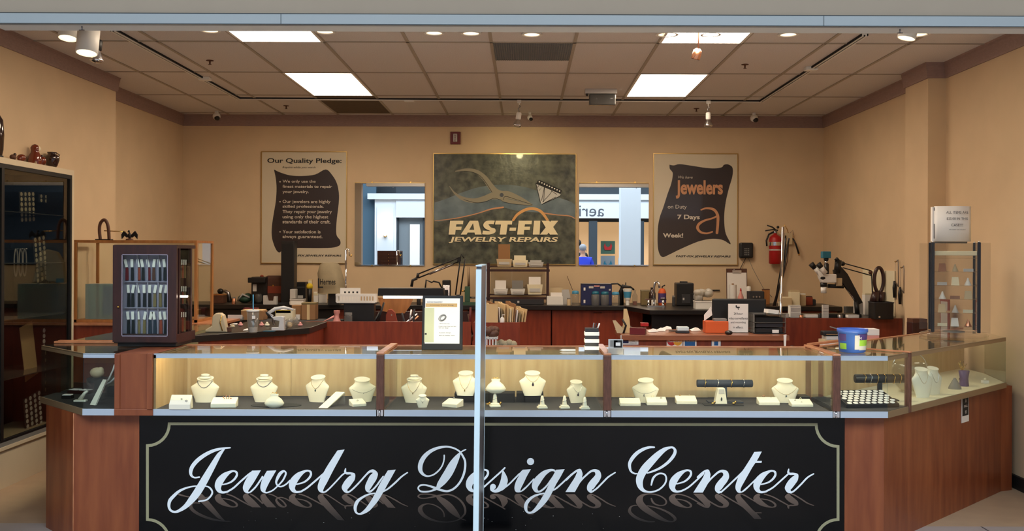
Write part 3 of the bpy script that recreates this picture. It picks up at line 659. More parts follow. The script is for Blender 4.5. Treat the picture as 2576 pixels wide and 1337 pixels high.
# ---------------- glass showcases ----------------
def showcase(label, poly, kinds, org, doors=(), glow=None, deck='deck_cloth', inner='pale_wood', rail='aluminium', group='glass showcases on the counter'):
    """poly counter-clockwise from above, kinds per edge: g glass with rails, w wood, n nothing, d back doors"""
    t = thing('showcase', label, 'showcase', (org[0], org[1], LO), 0, group); R = [(x-org[0], y-org[1]) for x, y in poly]; N = len(R)
    MB().slab(R, 0.0, DK-LO-0.004).build('base','charcoal',t)
    ins = R
    MB().slab([(x*0.985, y*0.985) for x, y in R], DK-LO-0.004, DK-LO).build('deck',deck,t)
    MB().slab(R, TOP-LO-0.006, TOP-LO-0.001).build('glass_top','case_glass',t)
    for i, k in enumerate(kinds):
        p, q = R[i], R[(i+1) % N]
        if k in 'gh':
            rl = rail if k == 'g' else 'dull_rail'
            wall_seg(MB(), (p[0],p[1]), (q[0],q[1]), -0.006, 0, DK-LO).build('base_rail',rl,t)
            wall_seg(MB(), p, q, 0.012, TOP-LO-0.024, TOP-LO+0.001).build('top_rail',rl,t)
            wall_seg(MB(), p, q, 0.004, DK-LO, TOP-LO-0.024).build('glass_front','case_glass',t)
        elif k == 'w': wall_seg(MB(), p, q, 0.012, DK-LO, TOP-LO-0.006).build('side_panel',inner,t)
        elif k == 'c': wall_seg(MB(), p, q, 0.004, DK-LO, TOP-LO-0.006).build('glass_side','case_glass',t)
        elif k == 'd':
            wall_seg(MB(), p, q, -0.02, TOP-LO-0.02, TOP-LO+0.003).build('rear_rail','strip_wood',t)
            a, b = Vector(p), Vector(q); mid = (a+b)/2; dd = (b-a).normalized(); nn = Vector((-dd.y, dd.x))
            for j, (s, e) in enumerate(((a, mid+dd*0.02), (mid-dd*0.02, b))):
                o_ = nn*(0.008*j)
                d_ = wall_seg(MB(), s+o_, e+o_, 0.006, DK-LO, TOP-LO-0.02).build('sliding_door',inner,t)
                wall_seg(MB(), e+o_-dd*0.03-nn*0.0, e+o_-dd*0.005, 0.010, DK-LO, TOP-LO-0.02).build('door_edge','pale_wood2',d_)
    if glow:
        (x0,y0),(x1,y1) = glow; x0 -= org[0]; x1 -= org[0]; y0 -= org[1]; y1 -= org[1]
        MB().tube([(x0,y0,TOP-LO-0.020),(x1,y1,TOP-LO-0.020)],0.005,8).build('light_tube','case_glow',t)
    return t
M_('dull_rail', (150,128,98), 0.4, metal=0.4)
M_('pale_wood2', (226,200,156), 0.5, rgb2=(214,184,136), scale=5, stretch=(4,4,0.5))
def straight(label, x0, x1, kinds='gwdw'):
    return showcase(label, [(x0,5.38),(x1,5.38),(x1,5.90),(x0,5.90)], kinds, ((x0+x1)/2,5.64), glow=((x0+0.05,5.400),(x1-0.05,5.400)))
straight('glass showcase left of centre, with chokers on cream busts', -2.019, -0.806, 'gnnn'.replace('n','w',0) if False else 'gcdw')
straight('glass showcase in the middle, behind the white edged standing sign', -0.762, 0.431, 'gcdc')
straight('glass showcase right of centre, with the navy bracelet bar', 0.474, 1.679, 'gcdc')
showcase('short corner showcase under the blue bucket, holding the black ring tray', [(1.722,5.38),(1.98,5.38),(2.160,5.560),(1.764,5.956),(1.722,5.93)], 'ghnwn', (1.85,5.62), glow=((1.74,5.400),(1.96,5.400)))
showcase('long angled glass showcase reaching the right wall, under the rotating display', [(2.175,5.575),(3.235,6.635),(3.335,7.15),(3.335,7.50),(1.80,5.965)], 'hcndn', (2.6,6.4), deck='cream', glow=None)
showcase('glass showcase at the left corner of the counter', [(-2.231,5.38),(-2.231,6.00),(-2.85,6.00),(-2.85,5.826),(-2.404,5.38)], 'ncchg', (-2.45,5.75), deck='matt_black')
showcase('glass showcase running back along the left, beyond the corner one', [(-2.85,6.07),(-2.30,6.07),(-2.30,7.62),(-2.85,7.62)], 'ccwc', (-2.57,6.9), deck='matt_black')
tag(MB().box(-2.85,-2.30,6.07,7.62,0,LO-0.001).build('counter_cabinet','front_wood'),'wood counter base running back along the left side','counter')
# posts between the front cases
for i, (x, l) in enumerate(((-0.784,'wooden post between the left and middle showcases, left of the standing sign'),(0.4525,'wooden post between the middle and right showcases'),(1.7005,'wooden post between the right showcase and the corner one'))):
    t = thing('counter_post', l, 'post', (x, 5.38, LO), 0, 'wooden posts between the front showcases')
    MB().box(-0.021,0.021,-0.012,0.03,0.036,TOP-LO).build('post','post_wood',t,bevel=0.004)
    MB().box(-0.021,0.021,-0.012,0.56,TOP-LO,TOP-LO+0.012).build('top_strip','strip_wood',t,bevel=0.003)
    b = MB(); b.box(-0.018,0.018,-0.004,0.02,0.0,0.036); b.build('bracket','chrome',t,bevel=0.002)
    MB().cyl((-0.003,-0.008,0.0),(-0.003,-0.008,0.034),0.006).build('bolt','chrome',t)
t = thing('counter_post','wooden post on the angled part, right of the black ring tray','post',(2.167,5.567,LO),math.pi/4,'wooden posts between the front showcases')
MB().box(-0.012,0.014,-0.012,0.02,-0.0,TOP-LO).build('post','post_wood',t,bevel=0.003); MB().box(-0.014,0.014,-0.014,0.40,TOP-LO+0.001,TOP-LO+0.01).build('top_strip','strip_wood',t,bevel=0.003)
t = thing('counter_box','solid wooden box between the left corner showcase and the next','box',(-2.125,5.66,LO))
MB().box(-0.105,0.105,-0.284,0.24,0,TOP-LO-0.001).build('body','front_wood',t)
m = MB(); m.box(-0.105,0.105,-0.292,-0.284,0,0.036); m.box(-0.105,-0.075,-0.290,-0.284,0.036,TOP-LO-0.002); m.box(0.075,0.105,-0.300,-0.284,0.036,TOP-LO+0.005); m.build('face_frame','front_wood',t,bevel=0.002)
t = thing('counter_strip','pair of orange-lit wooden strips across the left corner counter top','trim',(-2.6,6.03,TOP))
MB().box(-0.25,0.33,-0.05,-0.02,0.0,0.012).build('strip','strip_wood',t,bevel=0.002); MB().box(-0.25,0.13,0.0,0.03,0.0,0.014).build('strip','strip_wood',t,bevel=0.002)
for p, q, l in (((1.74,5.99),(2.05,6.30),'long wooden strip along the back of the right counter, beside the bucket'),):
    m = MB(); wall_seg(m, p, q, 0.03, TOP+0.001, TOP+0.013); tag(m.build('counter_strip','strip_wood'), l, 'trim')
# standing sign in front of the counter, seen edge on
st = thing('standing_sign','tall white edged poster stand seen edge-on in front of the counter','sign',(-0.213,4.6,0),math.radians(0.0))
T = Matrix.Rotation(math.radians(0.45),4,'Y')
m = MB(); m.T = T; m.box(-0.026,0,0,0.012,0.03,1.528); m.build('front_edge','edge_white',st,bevel=0.002) if 'edge_white' in MATS else None
M_('edge_white', (214,236,246), 0.4)
m.build('front_edge','edge_white',st,bevel=0.002)
m = MB(); m.T = T; m.box(-0.024,-0.001,0.013,0.56,0.03,1.542); m.build('poster_board','sign_print',st) if 'sign_print' in MATS else None
M_('sign_print', (50,45,48), 0.3, rgb2=(128,128,134), scale=2.2, stretch=(1,1,0.5), coat=0.0)
m.build('poster_board','sign_print',st)
m = MB(); m.T = T; m.box(-0.027,0.001,0.56,0.575,0.03,1.545); m.build('rear_edge','edge_white',st)
m = MB(); m.T = T; m.box(-0.027,0.001,0.0,0.575,1.542,1.548); m.build('top_edge','edge_white',st)
MB().box(-0.16,0.14,0.05,0.53,0,0.03).build('foot','charcoal',st,bevel=0.01)
# ================= inside the showcases =================
ORD = ['first','second','third','fourth','fifth','sixth','seventh','eighth','ninth','tenth','eleventh','twelfth']
RINGS = [(0.0,.315,.09,.02),(.10,.34,.095,.025),(.35,.42,.11,.04),(.57,.492,.12,.06),(.63,.502,.12,.07),(.68,.47,.125,.08),(.74,.38,.14,.095),(.80,.305,.16,.11),(.86,.268,.175,.115),(.93,.262,.185,.115),(1.0,.29,.20,.11)]
def ring_at(t):
    for a, b in zip(RINGS[:-1], RINGS[1:]):
        if a[0] <= t <= b[0]:
            k = (t-a[0])/(b[0]-a[0]); return [a[i]+(b[i]-a[i])*k for i in range(4)]
    return RINGS[-1]
def bust_mesh(Wd, H, n=28):
    mb = MB(); vs = []; fs = []; rows = []
    for i in range(22):
        t = i/21; _, a, b, yc = ring_at(t); rows.append((t, a, b, yc))
    for t, a, b, yc in rows:
        tilt = 0.35*max(0, (t-0.8)/0.2)
        for k in range(n):
            an = 2*math.pi*k/n; x = a*Wd*math.cos(an); y = b*Wd*math.sin(an)
            vs.append((x, yc*Wd+y, t*H*0.94+y*tilt+0.0))
    for i in range(21):
        for k in range(n): l = (k+1) % n; fs.append((i*n+k, i*n+l, (i+1)*n+l, (i+1)*n+k))
    mb.add(vs, fs, True); mb.add([vs[21*n+k] for k in range(n)], [tuple(range(n))]); mb.add([vs[k] for k in range(n)], [tuple(range(n-1,-1,-1))])
    return mb
def bust_front(x, t, Wd):
    _, a, b, yc = ring_at(t); q = max(0, 1-(x/(a))**2); return (yc-b*math.sqrt(q))*Wd
def bust(u, v, wp, hp, label, rz=0.0, collar=0, chain=None, pend=None, base_z=None, group='cream necklace busts'):
    z = DK if base_z is None else base_z
    p = PZ(u, v, z); W_ = wp*p.y/F; H = hp*p.y/F
    t = thing('necklace_bust', label, 'bust', (p.x, p.y, z), rz, group)
    bust_mesh(W_, H).build('form', 'leatherette', t)
    if collar:
        m = MB(); r = W_*0.16; m.lathe([(r*1.5,0),(r*1.5,0.006),(r*0.9,0.012),(r*0.95,0.024),(r*0.6,0.026)], (0,W_*0.1,H*0.93), n=6 if collar == 1 else 20, sy=0.7); m.build('top_pad', 'leatherette', t)
        MB().tube([(r*1.0*math.cos(a),W_*0.1+r*0.75*math.sin(a),H*0.93+0.016) for a in [2*math.pi*k/16 for k in range(16)]],0.0012,6,closed=True).build('bracelet','steel',t)
    if chain:
        top, low, rad, mt = chain
        pts = []
        for i in range(17):
            s = -1+2*i/16; tt = low+(top-low)*abs(s)**1.9 if chain[2] < 0.0015 else low+(top-low)*(s*s)
            _, a, b, yc = ring_at(tt); x = s*(0.26 if top > 0.8 else 0.42); x = max(-a*0.98, min(a*0.98, x))
            pts.append((x*W_, bust_front(x, tt, W_)-0.002, tt*H*0.94))
        MB().tube(pts, rad, 6).build('necklace', mt, t)
        if pend:
            s_, m_ = pend; y = bust_front(0, low, W_); 
            mb = MB(); mb.T = Matrix.Translation((0, y-0.004, low*H*0.94))
            mb.lathe([(0.0005,0),(s_*0.15,-s_*0.3),(s_*0.42,-s_*1.0),(s_*0.45,-s_*1.3),(s_*0.25,-s_*1.65),(0.0005,-s_*1.75)], n=12, sy=0.4); mb.build('pendant', m_, t)
    return t
M_('gem_dark', (52,34,50), 0.1, coat=0.6); M_('gem_teal', (30,60,66), 0.1, coat=0.6)
bust(514,1013,72,64,'cream bust with a dark choker and pearl strand, hexagonal top pad, leftmost',0.0,1,(0.88,0.62,0.0022,'steel')).children
t = bust(663,1012,70,62,'cream bust with a single dark choker, behind the petal shaped mini bust',0.0,2,(0.88,0.66,0.0022,'steel'))
bust(796,1012,68,66,'cream bust turned right with a dark green oval pendant',-0.35,0,(0.9,0.55,0.0008,'brass'),(0.010,'gem_teal'))
bust(913,1012,70,60,'cream bust with a thin silver crescent necklace, beside the first post',0.45,0,(0.6,0.42,0.0008,'silver'),(0.004,'silver'))
bust(1040,1014,68,63,'cream bust with round top pad and bow necklace, left end of middle case',-0.2,2,(0.9,0.45,0.0008,'brass'),(0.006,'brass'))
bust(1452,1014,56,56,'small cream bust leaning right with a dark kite pendant, right end of middle case',0.4,0,(0.9,0.5,0.0008,'silver'),(0.012,'gem_dark'))
bust(1622,1014,70,60,'cream bust turned left with a small crescent pendant, right showcase',-0.4,0,(0.6,0.42,0.0006,'silver'),(0.010,'silver'))
bust(1976,1014,69,59,'cream bust facing straight with a tiny teardrop pendant, right showcase',0.0,0,(0.7,0.38,0.0006,'brass'),(0.008,'gem_teal'))
# extra pearl strand on the first bust
# risers
for u0, u1, l in ((1143,1295,'wide black display block under a bust behind the standing sign'),(1299,1367,'black display block under the purple drop pendant bust')):
    a = PZ(u0,1013,DK); b = PZ(u1,1013,DK); h = 23*a.y/F
    tag(MB().box(-(b.x-a.x)/2,(b.x-a.x)/2,0,0.11,0,h).build('display_block','matt_black',loc=((a.x+b.x)/2,a.y,DK),bevel=0.003), l, 'block')
RZ = DK+0.053
bust(1170,996,66,60,'cream bust on black block with a triangular pendant, left of the standing sign',-0.15,0,(0.9,0.3,0.0008,'brass'),(0.008,'brass'),RZ)
bust(1340,996,68,60,'cream bust on black block with a purple drop pendant',0.1,0,(0.9,0.62,0.0008,'brass'),(0.014,'gem_dark'),RZ)
# small busts
def petal(u, v, wp, hp, label, cz=DK):
    p = PZ(u, v, cz); k = p.y/F; W_, H = wp*k, hp*k; t = thing('mini_bust', label, 'bust', (p.x,p.y,cz), 0, None)
    m = MB(); m.lathe([(W_*.24,0),(W_*.44,H*.15),(W_*.5,H*.32),(W_*.38,H*.6),(W_*.2,H*.82),(W_*.22,H)], n=24, sy=0.55); m.build('form','leatherette',t)
    MB().sph((0,-W_*0.22,H*0.4),0.004,8,6).build('pendant','silver',t); MB().tube([(-W_*.12,0,H),(-W_*.1,0,H+.01),(0,0,H+.004),(W_*.1,0,H+.01),(W_*.12,0,H)],0.0018,6).build('hook','brass',t); return t
petal(690,1026,50,34,'petal shaped white mini bust with silver flower, on the round black mat')
t = bust(1063,1026,34,32,'tiny cream bust with a small oval pendant, in front of the bow necklace bust',0.15,0,(0.9,0.5,0.0006,'silver'),(0.005,'steel'))
p = PZ(695,1021,DK); tag(MB().lathe([(0.14,0),(0.14,0.002),(0.139,0.003)],n=40,sy=0.55).build('display_mat','matt_black',loc=(p.x,p.y,DK+0.0005)),'round black mat on the grey cloth in the left showcase','mat')
p = PZ(1819,1020,DK); tag(MB().box(-0.11,0.11,-0.045,0.045,0,0.003).build('display_mat','matt_black',loc=(p.x,p.y+0.01,DK+0.0005)),'square black mat under the white card easel','mat')
def ring_cone(u, v, hp, label, m_='leatherette'):
    p = PZ(u, v, DK); k = p.y/F; H = hp*k; t = thing('ring_cone', label, 'ring stand', (p.x,p.y,DK), 0.2, 'white finger ring stands')
    MB().box(-H*.38,H*.38,-H*.3,H*.3,0,H*.14).box(-H*.3,H*.3,-H*.22,H*.22,H*.14,H*.26).build('base',m_,t,bevel=0.002)
    MB().lathe([(H*.19,H*.26),(H*.15,H*.6),(H*.12,H*.85),(H*.08,H*.97),(0.001,H)],n=18).build('finger',m_,t)
    MB().tube([(H*.16*math.cos(a),H*.16*math.sin(a),H*.62+0.1*H*math.cos(a)) for a in [2*math.pi*i/16 for i in range(16)]],0.0014,6,closed=True).build('ring','silver',t)
    return t
ring_cone(1364,1028,32,'white finger ring stand, left of three at the right of the middle case')
ring_cone(1420,1028,32,'white finger ring stand, middle of three, below the kite pendant bust')
ring_cone(1471,1030,31,'white finger ring stand nearest the post, right of three')
ring_cone(1245,1024,34,'white ring stand carrying a lampshade shaped mini bust')
p = PZ(1248,1020,DK); petal(1248,998,48,33,'lampshade shaped white mini bust raised on a ring stand',DK) .location = (PZ(1247,1024,DK).x, PZ(1247,1024,DK).y+0.0, DK+34*5.55/F)
for u, l in ((1228,'small gold shell earring left of the ring stand foot'),(1256,'small gold shell earring right of the ring stand foot'),(1794,'gold bow earring left of the white easel'),(1846,'gold shell earring right of the white easel')):
    p = PZ(u,1020,DK); m = MB(); m.sph((0,0,0.006),(0.012,0.008,0.006),10,6).sph((0.008,-0.004,0.012),(0.006,0.005,0.008),8,6); tag(m.build('gold_earring','brass',loc=(p.x,p.y-0.03 if u<1500 else p.y,DK+0.004),rot=(0,0,0.4)), l, 'earring')
def pad(u, v, wp, hp, label, rz=0.0, kind='wedge', bits=()):
    p = PZ(u, v, DK); k = p.y/F; w, h = wp*k/2, hp*k; d = 0.045
    t = thing('jewelry_pad', label, 'display pad', (p.x,p.y,DK), rz, None)
    if kind == 'wedge': m = MB().add([(-w,0,0),(w,0,0),(w,d*1.6,0),(-w,d*1.6,0),(-w,0,h*.45),(w,0,h*.45),(w,d*1.6,h*.95),(-w,d*1.6,h*.95)],[(0,3,2,1),(4,5,6,7),(0,1,5,4),(1,2,6,5),(2,3,7,6),(3,0,4,7)])
    elif kind == 'box': m = MB().add([(-w,0,0),(w,0,0),(w,d*1.2,0),(-w,d*1.2,0),(-w,0.0,h*.35),(w,0.0,h*.35),(w,d*.9,h),(-w,d*.9,h)],[(0,3,2,1),(4,5,6,7),(0,1,5,4),(1,2,6,5),(2,3,7,6),(3,0,4,7)])
    m.build('pad','leatherette',t,bevel=0.003)
    for i, (bx, bt, c, s) in enumerate(bits):
        y = bt*d*1.6 if kind == 'wedge' else bt*d*0.9; z = (h*.45+bt*h*.5 if kind == 'wedge' else h*(.35+.65*bt))+s*0.8
        MB().tube([(bx*w+s*math.cos(a),y-0.001,z+s*math.sin(a)) for a in [2*math.pi*j/10 for j in range(10)]],s*0.3,5,closed=True).build('earring',c,t)
    return t
pad(451,1031,53,35,'large white box pad with a pair of earrings, at the left end',0,'box',((0.1,0.5,'steel',0.004),(0.6,0.3,'steel',0.005)))
t = pad(561,1027,62,24,'white slanted pad carrying a rose gold spray brooch',0.08)
m = MB()
for i in range(7):
    a = i*0.9; m.tube([(0.01,0.05,0.03),(0.01+0.022*math.cos(a),0.05,0.045+0.016*math.sin(a))],0.002,5); m.sph((0.01+0.022*math.cos(a),0.05,0.045+0.016*math.sin(a)),0.004,8,5)
m.build('brooch','copper',t)
pad(905,1024,36,17,'narrow white wedge pad with a silver ring, by the first post',0.5,'wedge',((0.0,0.5,'steel',0.004),))
pad(1130,1026,44,20,'white slanted pad left of the standing sign',-0.5,'wedge',((-0.2,0.9,'silver',0.004),))
pad(1586,1023,52,18,'white pad with two studs, leftmost in the right showcase',0,'wedge',((-0.5,0.9,'silver',0.003),(0.4,0.9,'silver',0.003)))
pad(1653,1021,51,19,'white pad with a pearl and a dark ring, under the crescent pendant bust',0,'wedge',((-0.3,0.9,'cream',0.006),(0.5,0.6,'steel',0.005)))
pad(1728,1018,52,19,'white pad with tiny studs, left of the square black mat',0,'wedge',((-0.5,0.9,'brass',0.004),(0.4,0.9,'silver',0.003)))
pad(1936,1021,52,18,'white pad left of the teardrop pendant bust foot',0,'wedge',((-0.3,0.98,'copper',0.006),(0.4,0.9,'steel',0.003)))
pad(2019,1025,54,17,'white pad with a pearl ring, rightmost in the right showcase',0,'wedge',((-0.5,0.6,'steel',0.004),(0.1,0.9,'cream',0.005),(0.0,0.3,'steel',0.003)))
# long ramp
p = PZ(805,1027,DK); t = thing('bracelet_ramp','long white bracelet ramp slanting up beside the green pendant bust','display ramp',(p.x-0.01,p.y,DK),-0.25)
MB().add([(0,0,0),(0.055,0,0),(0.055,0.02,0.0),(0,0.02,0),(0.03,0.16,0.07),(0.085,0.16,0.07),(0.085,0.165,0.062),(0.03,0.165,0.062)],[(0,1,5,4),(1,2,6,5),(2,3,7,6),(3,0,4,7),(4,5,6,7),(0,3,2,1)]).build('ramp','leatherette',t,bevel=0.002)
MB().box(0.04,0.09,0.15,0.154,0,0.062).build('support','clear_plastic',t)
# easel card
p = PZ(1815,1019,DK); t = thing('card_easel','white easel with a silver pendant on the square black mat','display easel',(p.x,p.y,DK+0.004))
MB().prism([(-0.037,0),(0.033,0),(0.02,0.088),(-0.02,0.088)],0.0,0.05).build('easel','leatherette',t,bevel=0.002); MB().box(-0.016,0.016,-0.002,0.0,0.058,0.084).build('inset','pale_grey',t)
MB().lathe([(0.001,0),(0.004,0.004),(0.005,0.012),(0.001,0.022)],(0,-0.003,0.018),n=10,sy=0.3).build('pendant','steel',t)
# bracelet T bars
def tbar(u0, u1, v, r, vb, label, c, brs, Y, post=True):
    a = P(u0,v,Y); b = P(u1,v,Y); L = (b.x-a.x); base = DK
    t = thing('bracelet_bar', label, 'bracelet stand', ((a.x+b.x)/2, Y, base)); z = a.z-base; R = r*Y/F
    pr = [(-L/2,0,z)]; MB().tube([(-L/2,0,z),(-L/2+0.004,0,z),(L/2-0.004,0,z),(L/2,0,z)],[R*0.85,R,R,R*0.85],20).build('bar',c,t)
    MB().box(-0.012,0.012,-0.01,0.01,0.008,z-R+0.004).build('post',c,t); MB().box(-0.10,0.10,-0.045,0.045,0,0.008).build('foot',c,t,bevel=0.002)
    for ub, cm in brs:
        x = P(ub,v,Y).x-(a.x+b.x)/2
        MB().tube([(x+0.003*math.sin(3*an),(R+0.002)*math.cos(an),z+(R+0.002)*math.sin(an)) for an in [2*math.pi*i/24 for i in range(24)]],0.0022,6,closed=True).build('bracelet',cm,t)
tbar(1753,1893,965,9.5,1005,'navy bracelet bar with four bracelets in the right showcase','navy',((1773,'brass'),(1805,'silver'),(1839,'brass'),(1870,'silver')),5.70)
tbar(2150,2276,953,11,990,'black bracelet bar with gold bangles above the ring tray','black',((2174,'brass'),(2189,'silver'),(2206,'brass'),(2224,'brass'),(2247,'brass'),(2263,'brass')),5.80)
# coin tray in the corner case
p = PZ(2070,1010,DK)
t = thing('ring_tray','black tray holding rows of round white discs, in the corner showcase','tray',(1.93,5.615,DK+0.028),0.12); t.rotation_euler = (0.24,0,0.12)
MB().box(-0.155,0.155,-0.115,0.10,0,0.022).build('tray','black',t,bevel=0.003)
for r_ in range(6):
    for c_ in range(8):
        x = -0.13+0.036*c_+(0.018 if r_ % 2 else 0); y = -0.095+0.034*r_
        if x < 0.14: 
            if r_ == 0 and c_ == 0: disc0 = MB().lathe([(0.0145,0.022),(0.0145,0.0235),(0.013,0.0245)],n=16,sy=0.95).build('disc','paper',t,loc=(x,y,0))
            else: d_ = disc0.copy(); d_.location = (x,y,0); COL.objects.link(d_)
p = PZ(2062,1000,DK)
tag(MB().box(-0.03,0.03,-0.05,0.05,0,0.03).build('jewelry_box','black',loc=(1.63,5.78,DK),bevel=0.003),'low black box in the back corner of the right showcase','box')
t = thing('cushion_pad','cream cushion pad with two small clips, behind the ring tray','display pad',(2.02,5.665,DK+0.024)); 
MB().box(-0.05,0.05,-0.02,0.02,0,0.02).build('pad','cream',t,bevel=0.006); MB().cyl((-0.02,0,0.02),(0.0,-0.01,0.03),0.002).build('clip','brown',t); MB().cyl((0.02,0,0.02),(0.03,-0.01,0.03),0.002).build('clip','brown',t)
p = PZ(2146,988,DK); tag(MB().tube([(-0.035,0,0.02),(0.035,0,0.02)],0.02,16).build('display_roll','leatherette',loc=(1.86,5.82,DK)),'small cream roll left of the black bracelet bar','display roll')
# left corner case
p = PZ(226,1019,DK); t = thing('card_easel','white card easel with a small ring, in the left corner showcase','display easel',(p.x,p.y,DK),-0.5)
MB().add([(0,0,0),(0.045,0,0),(0.075,0.05,0.14),(0.045,0.05,0.14),(0.04,0.06,0.135),(0.07,0.06,0.135),(0,0.01,0),(0.045,0.01,0)],[(0,1,2,3),(3,2,5,4),(0,3,4,6),(1,7,5,2),(6,4,5,7)]).build('easel','leatherette',t)
p = PZ(240,1008,DK); t = thing('acrylic_riser','clear acrylic block topped by a pale rough stone, left corner showcase','display block',(p.x,p.y+0.02,DK))
MB().box(-0.045,0.045,-0.035,0.035,0,0.13).build('block','acrylic',t); m = MB(); m.sph((0,0,0.158),(0.042,0.03,0.03),10,6).sph((0.02,0,0.17),(0.02,0.02,0.02),8,6); m.build('stone','beige_plastic',t)
p = PZ(262,1000,DK); t = thing('necklace_ramp','white linked necklace standing against black ramp, left corner showcase','necklace display',(p.x,p.y,DK))
MB().prism([(0,0),(0.09,0),(0.09,0.07),(0.02,0.06)],0,0.04).build('ramp','black',t); MB().tube([(0.0,-0.004,0.07),(0.03,-0.004,0.11),(0.055,-0.004,0.165),(0.062,-0.004,0.19),(0.072,-0.004,0.195)],0.005,6).build('strand','white',t); MB().tube([(-0.01,-0.004,0.065),(0.04,-0.004,0.09),(0.08,-0.004,0.13)],0.006,6).build('strand','pale_grey',t)
p = PZ(203,990,DK); t = thing('jewelry_box','open dark box with two white inserts, left corner showcase','box',(p.x,p.y,DK),-0.2)
MB().box(-0.07,0.07,-0.03,0.03,0,0.02).build('box','dark_wood',t,bevel=0.002); 
for x in (-0.035,0.035): MB().box(x-0.028,x+0.028,-0.025,0.025,0.0205,0.024).build('insert','paper',t)
MB().box(-0.07,0.07,0.03,0.034,0,0.06).build('lid','dark_wood',t)
p = PZ(166,1003,DK); t = thing('ring_box','tiny black ring box with white lining, far left of the counter','box',(p.x+0.01,p.y,DK)); MB().box(-0.028,0.028,-0.02,0.02,0,0.018).build('box','black',t); MB().box(-0.025,0.025,-0.018,0.018,0.0182,0.024).build('lining','white',t,bevel=0.002)
p = PZ(205,1011,DK); t = thing('ring_cone','small white ring stand lying low, left of the card easel','ring stand',(p.x,p.y,DK)); MB().box(-0.04,0.03,-0.015,0.015,0,0.01).build('base','leatherette',t,bevel=0.002); MB().tube([(-0.01,0,0.01),(0.02,0,0.05),(0.035,0,0.06)],[0.012,0.009,0.006],10).build('finger','leatherette',t)
# angled case
def dg(u, v): return PZ(u, v, DK)
bust(2322,1001,62,76,'cream bust leaning back in the angled case, nearer of the pair',0.3,0,(0.9,0.5,0.0006,'brass'))
bust(2352,993,58,70,'cream bust with a silver chain in the angled case, farther of the pair',0.5,0,(0.9,0.45,0.0010,'silver'))
p = dg(2316,985); t = thing('glass_bowl','clear glass basket with silver handle behind the angled case busts','bowl',(2.40,6.15,DK)); MB().lathe([(0.05,0.0),(0.09,0.05),(0.11,0.13),(0.105,0.18),(0.10,0.18),(0.104,0.13),(0.084,0.05),(0.046,0.004),(0.05,0.0)],n=28).build('bowl','acrylic',t); MB().tube([(0.105*math.cos(a),0,0.16+0.09*math.sin(a)) for a in [math.pi*i/14 for i in range(15)]],0.003,6).build('handle','chrome',t)
p = dg(2402,979); tag(MB().lathe([(0.04,0),(0.038,0.012),(0.018,0.05),(0.006,0.07)],n=20).build('ring_cone','grey',loc=(p.x,p.y,DK)),'grey cone ring stand in the angled case','ring stand')
p = dg(2425,972); tag(MB().lathe([(0.03,0),(0.03,0.004),(0.026,0.05),(0.034,0.10),(0.031,0.10),(0.024,0.05),(0.026,0.006),(0.03,0.0)],n=20).build('display_cup','purple',loc=(p.x,p.y,DK)),'mauve cup in the angled case, beside the grey cone','cup')
p = dg(2478,965); t = thing('ring_box','small white ring box near the far end of the angled case','box',(p.x,p.y,DK)); MB().box(-0.02,0.02,-0.018,0.018,0,0.02).build('box','white',t,bevel=0.002); MB().sph((0,0,0.028),(0.01,0.008,0.01),8,6).build('pearl','cream',t)
p = dg(2440,962); t = thing('brass_figurine','small brass spray figurine at the back of the angled case','figurine',(p.x,p.y+0.12,DK)); m = MB(); m.lathe([(0.02,0),(0.02,0.01),(0.006,0.02),(0.005,0.06)],n=12)
m.build('stand','brown',t); m = MB()
for i in range(7): a = i*0.9; m.tube([(0,0,0.06),(0.03*math.cos(a),0.02*math.sin(a*1.3),0.11+0.02*math.sin(a))],0.003,5)
m.build('spray','brass',t)
# ================= on the counter =================
# strap display tower
X0, X1, YF, YR = P(287,700,5.75).x, P(447,700,5.75).x, 5.75, 6.06
tw = thing('display_tower','dark wooden watch strap tower with glass door standing on the left counter','display cabinet',((X0+X1)/2,(YF+YR)/2,TOP+0.0015)); hw = (X1-X0)/2; hd = (YR-YF)/2; HT = P(367,617,YF).z-TOP
MB().box(-hw*0.92,hw*0.92,-hd*0.9,hd*0.9,0,0.022).build('plinth','black',tw,bevel=0.003)
m = MB(); m.box(-hw,hw,-hd,hd,0.022,0.075); m.box(-hw,hw,-hd,hd,HT-0.02,HT); m.box(-hw,-hw+0.02,-hd+0.03,hd,0.075,HT-0.02); m.box(-hw+0.02,hw-0.02,hd-0.07,hd,0.075,HT-0.02); m.build('carcass','dark_wood',tw)
for x, y in ((hw-0.014,-hd+0.03),(hw-0.014,hd-0.084)): MB().box(x,x+0.014,y,y+0.014,0.075,HT-0.02).build('side_stile','dark_wood',tw)
MB().box(-hw+0.005,hw-0.03,-hd+0.045,-hd+0.05,0.075,HT-0.02).build('back_lining','lavender',tw) if 'lavender' in MATS else None
M_('lavender', (158,152,172), 0.7)
MB().box(-hw+0.02,hw-0.02,-hd+0.045,-hd+0.05,0.075,HT-0.02).build('back_lining','lavender',tw)
wz0, wz1 = P(367,847,YF).z-TOP, P(367,641,YF).z-TOP; wx0, wx1 = P(309,700,YF).x-tw.location.x, P(425,700,YF).x-tw.location.x
m = MB(); m.box(-hw,wx0,-hd,-hd+0.018,0.03,HT-0.003); m.box(wx1,hw,-hd,-hd+0.018,0.03,HT-0.003); m.box(wx0,wx1,-hd,-hd+0.018,0.03,wz0); m.box(wx0,wx1,-hd,-hd+0.018,wz1,HT-0.003); dr = m.build('door','dark_wood',tw)
MB().box(wx0,wx1,-hd+0.006,-hd+0.009,wz0,wz1).build('door_glass','case_glass',dr)
m = MB()
for a in (wx0, wx1-0.004): m.box(a,a+0.004,-hd+0.001,-hd+0.005,wz0,wz1)
m.box(wx0,wx1,-hd+0.001,-hd+0.005,wz0,wz0+0.004); m.box(wx0,wx1,-hd+0.001,-hd+0.005,wz1-0.004,wz1); m.build('door_bead','lavender',dr)
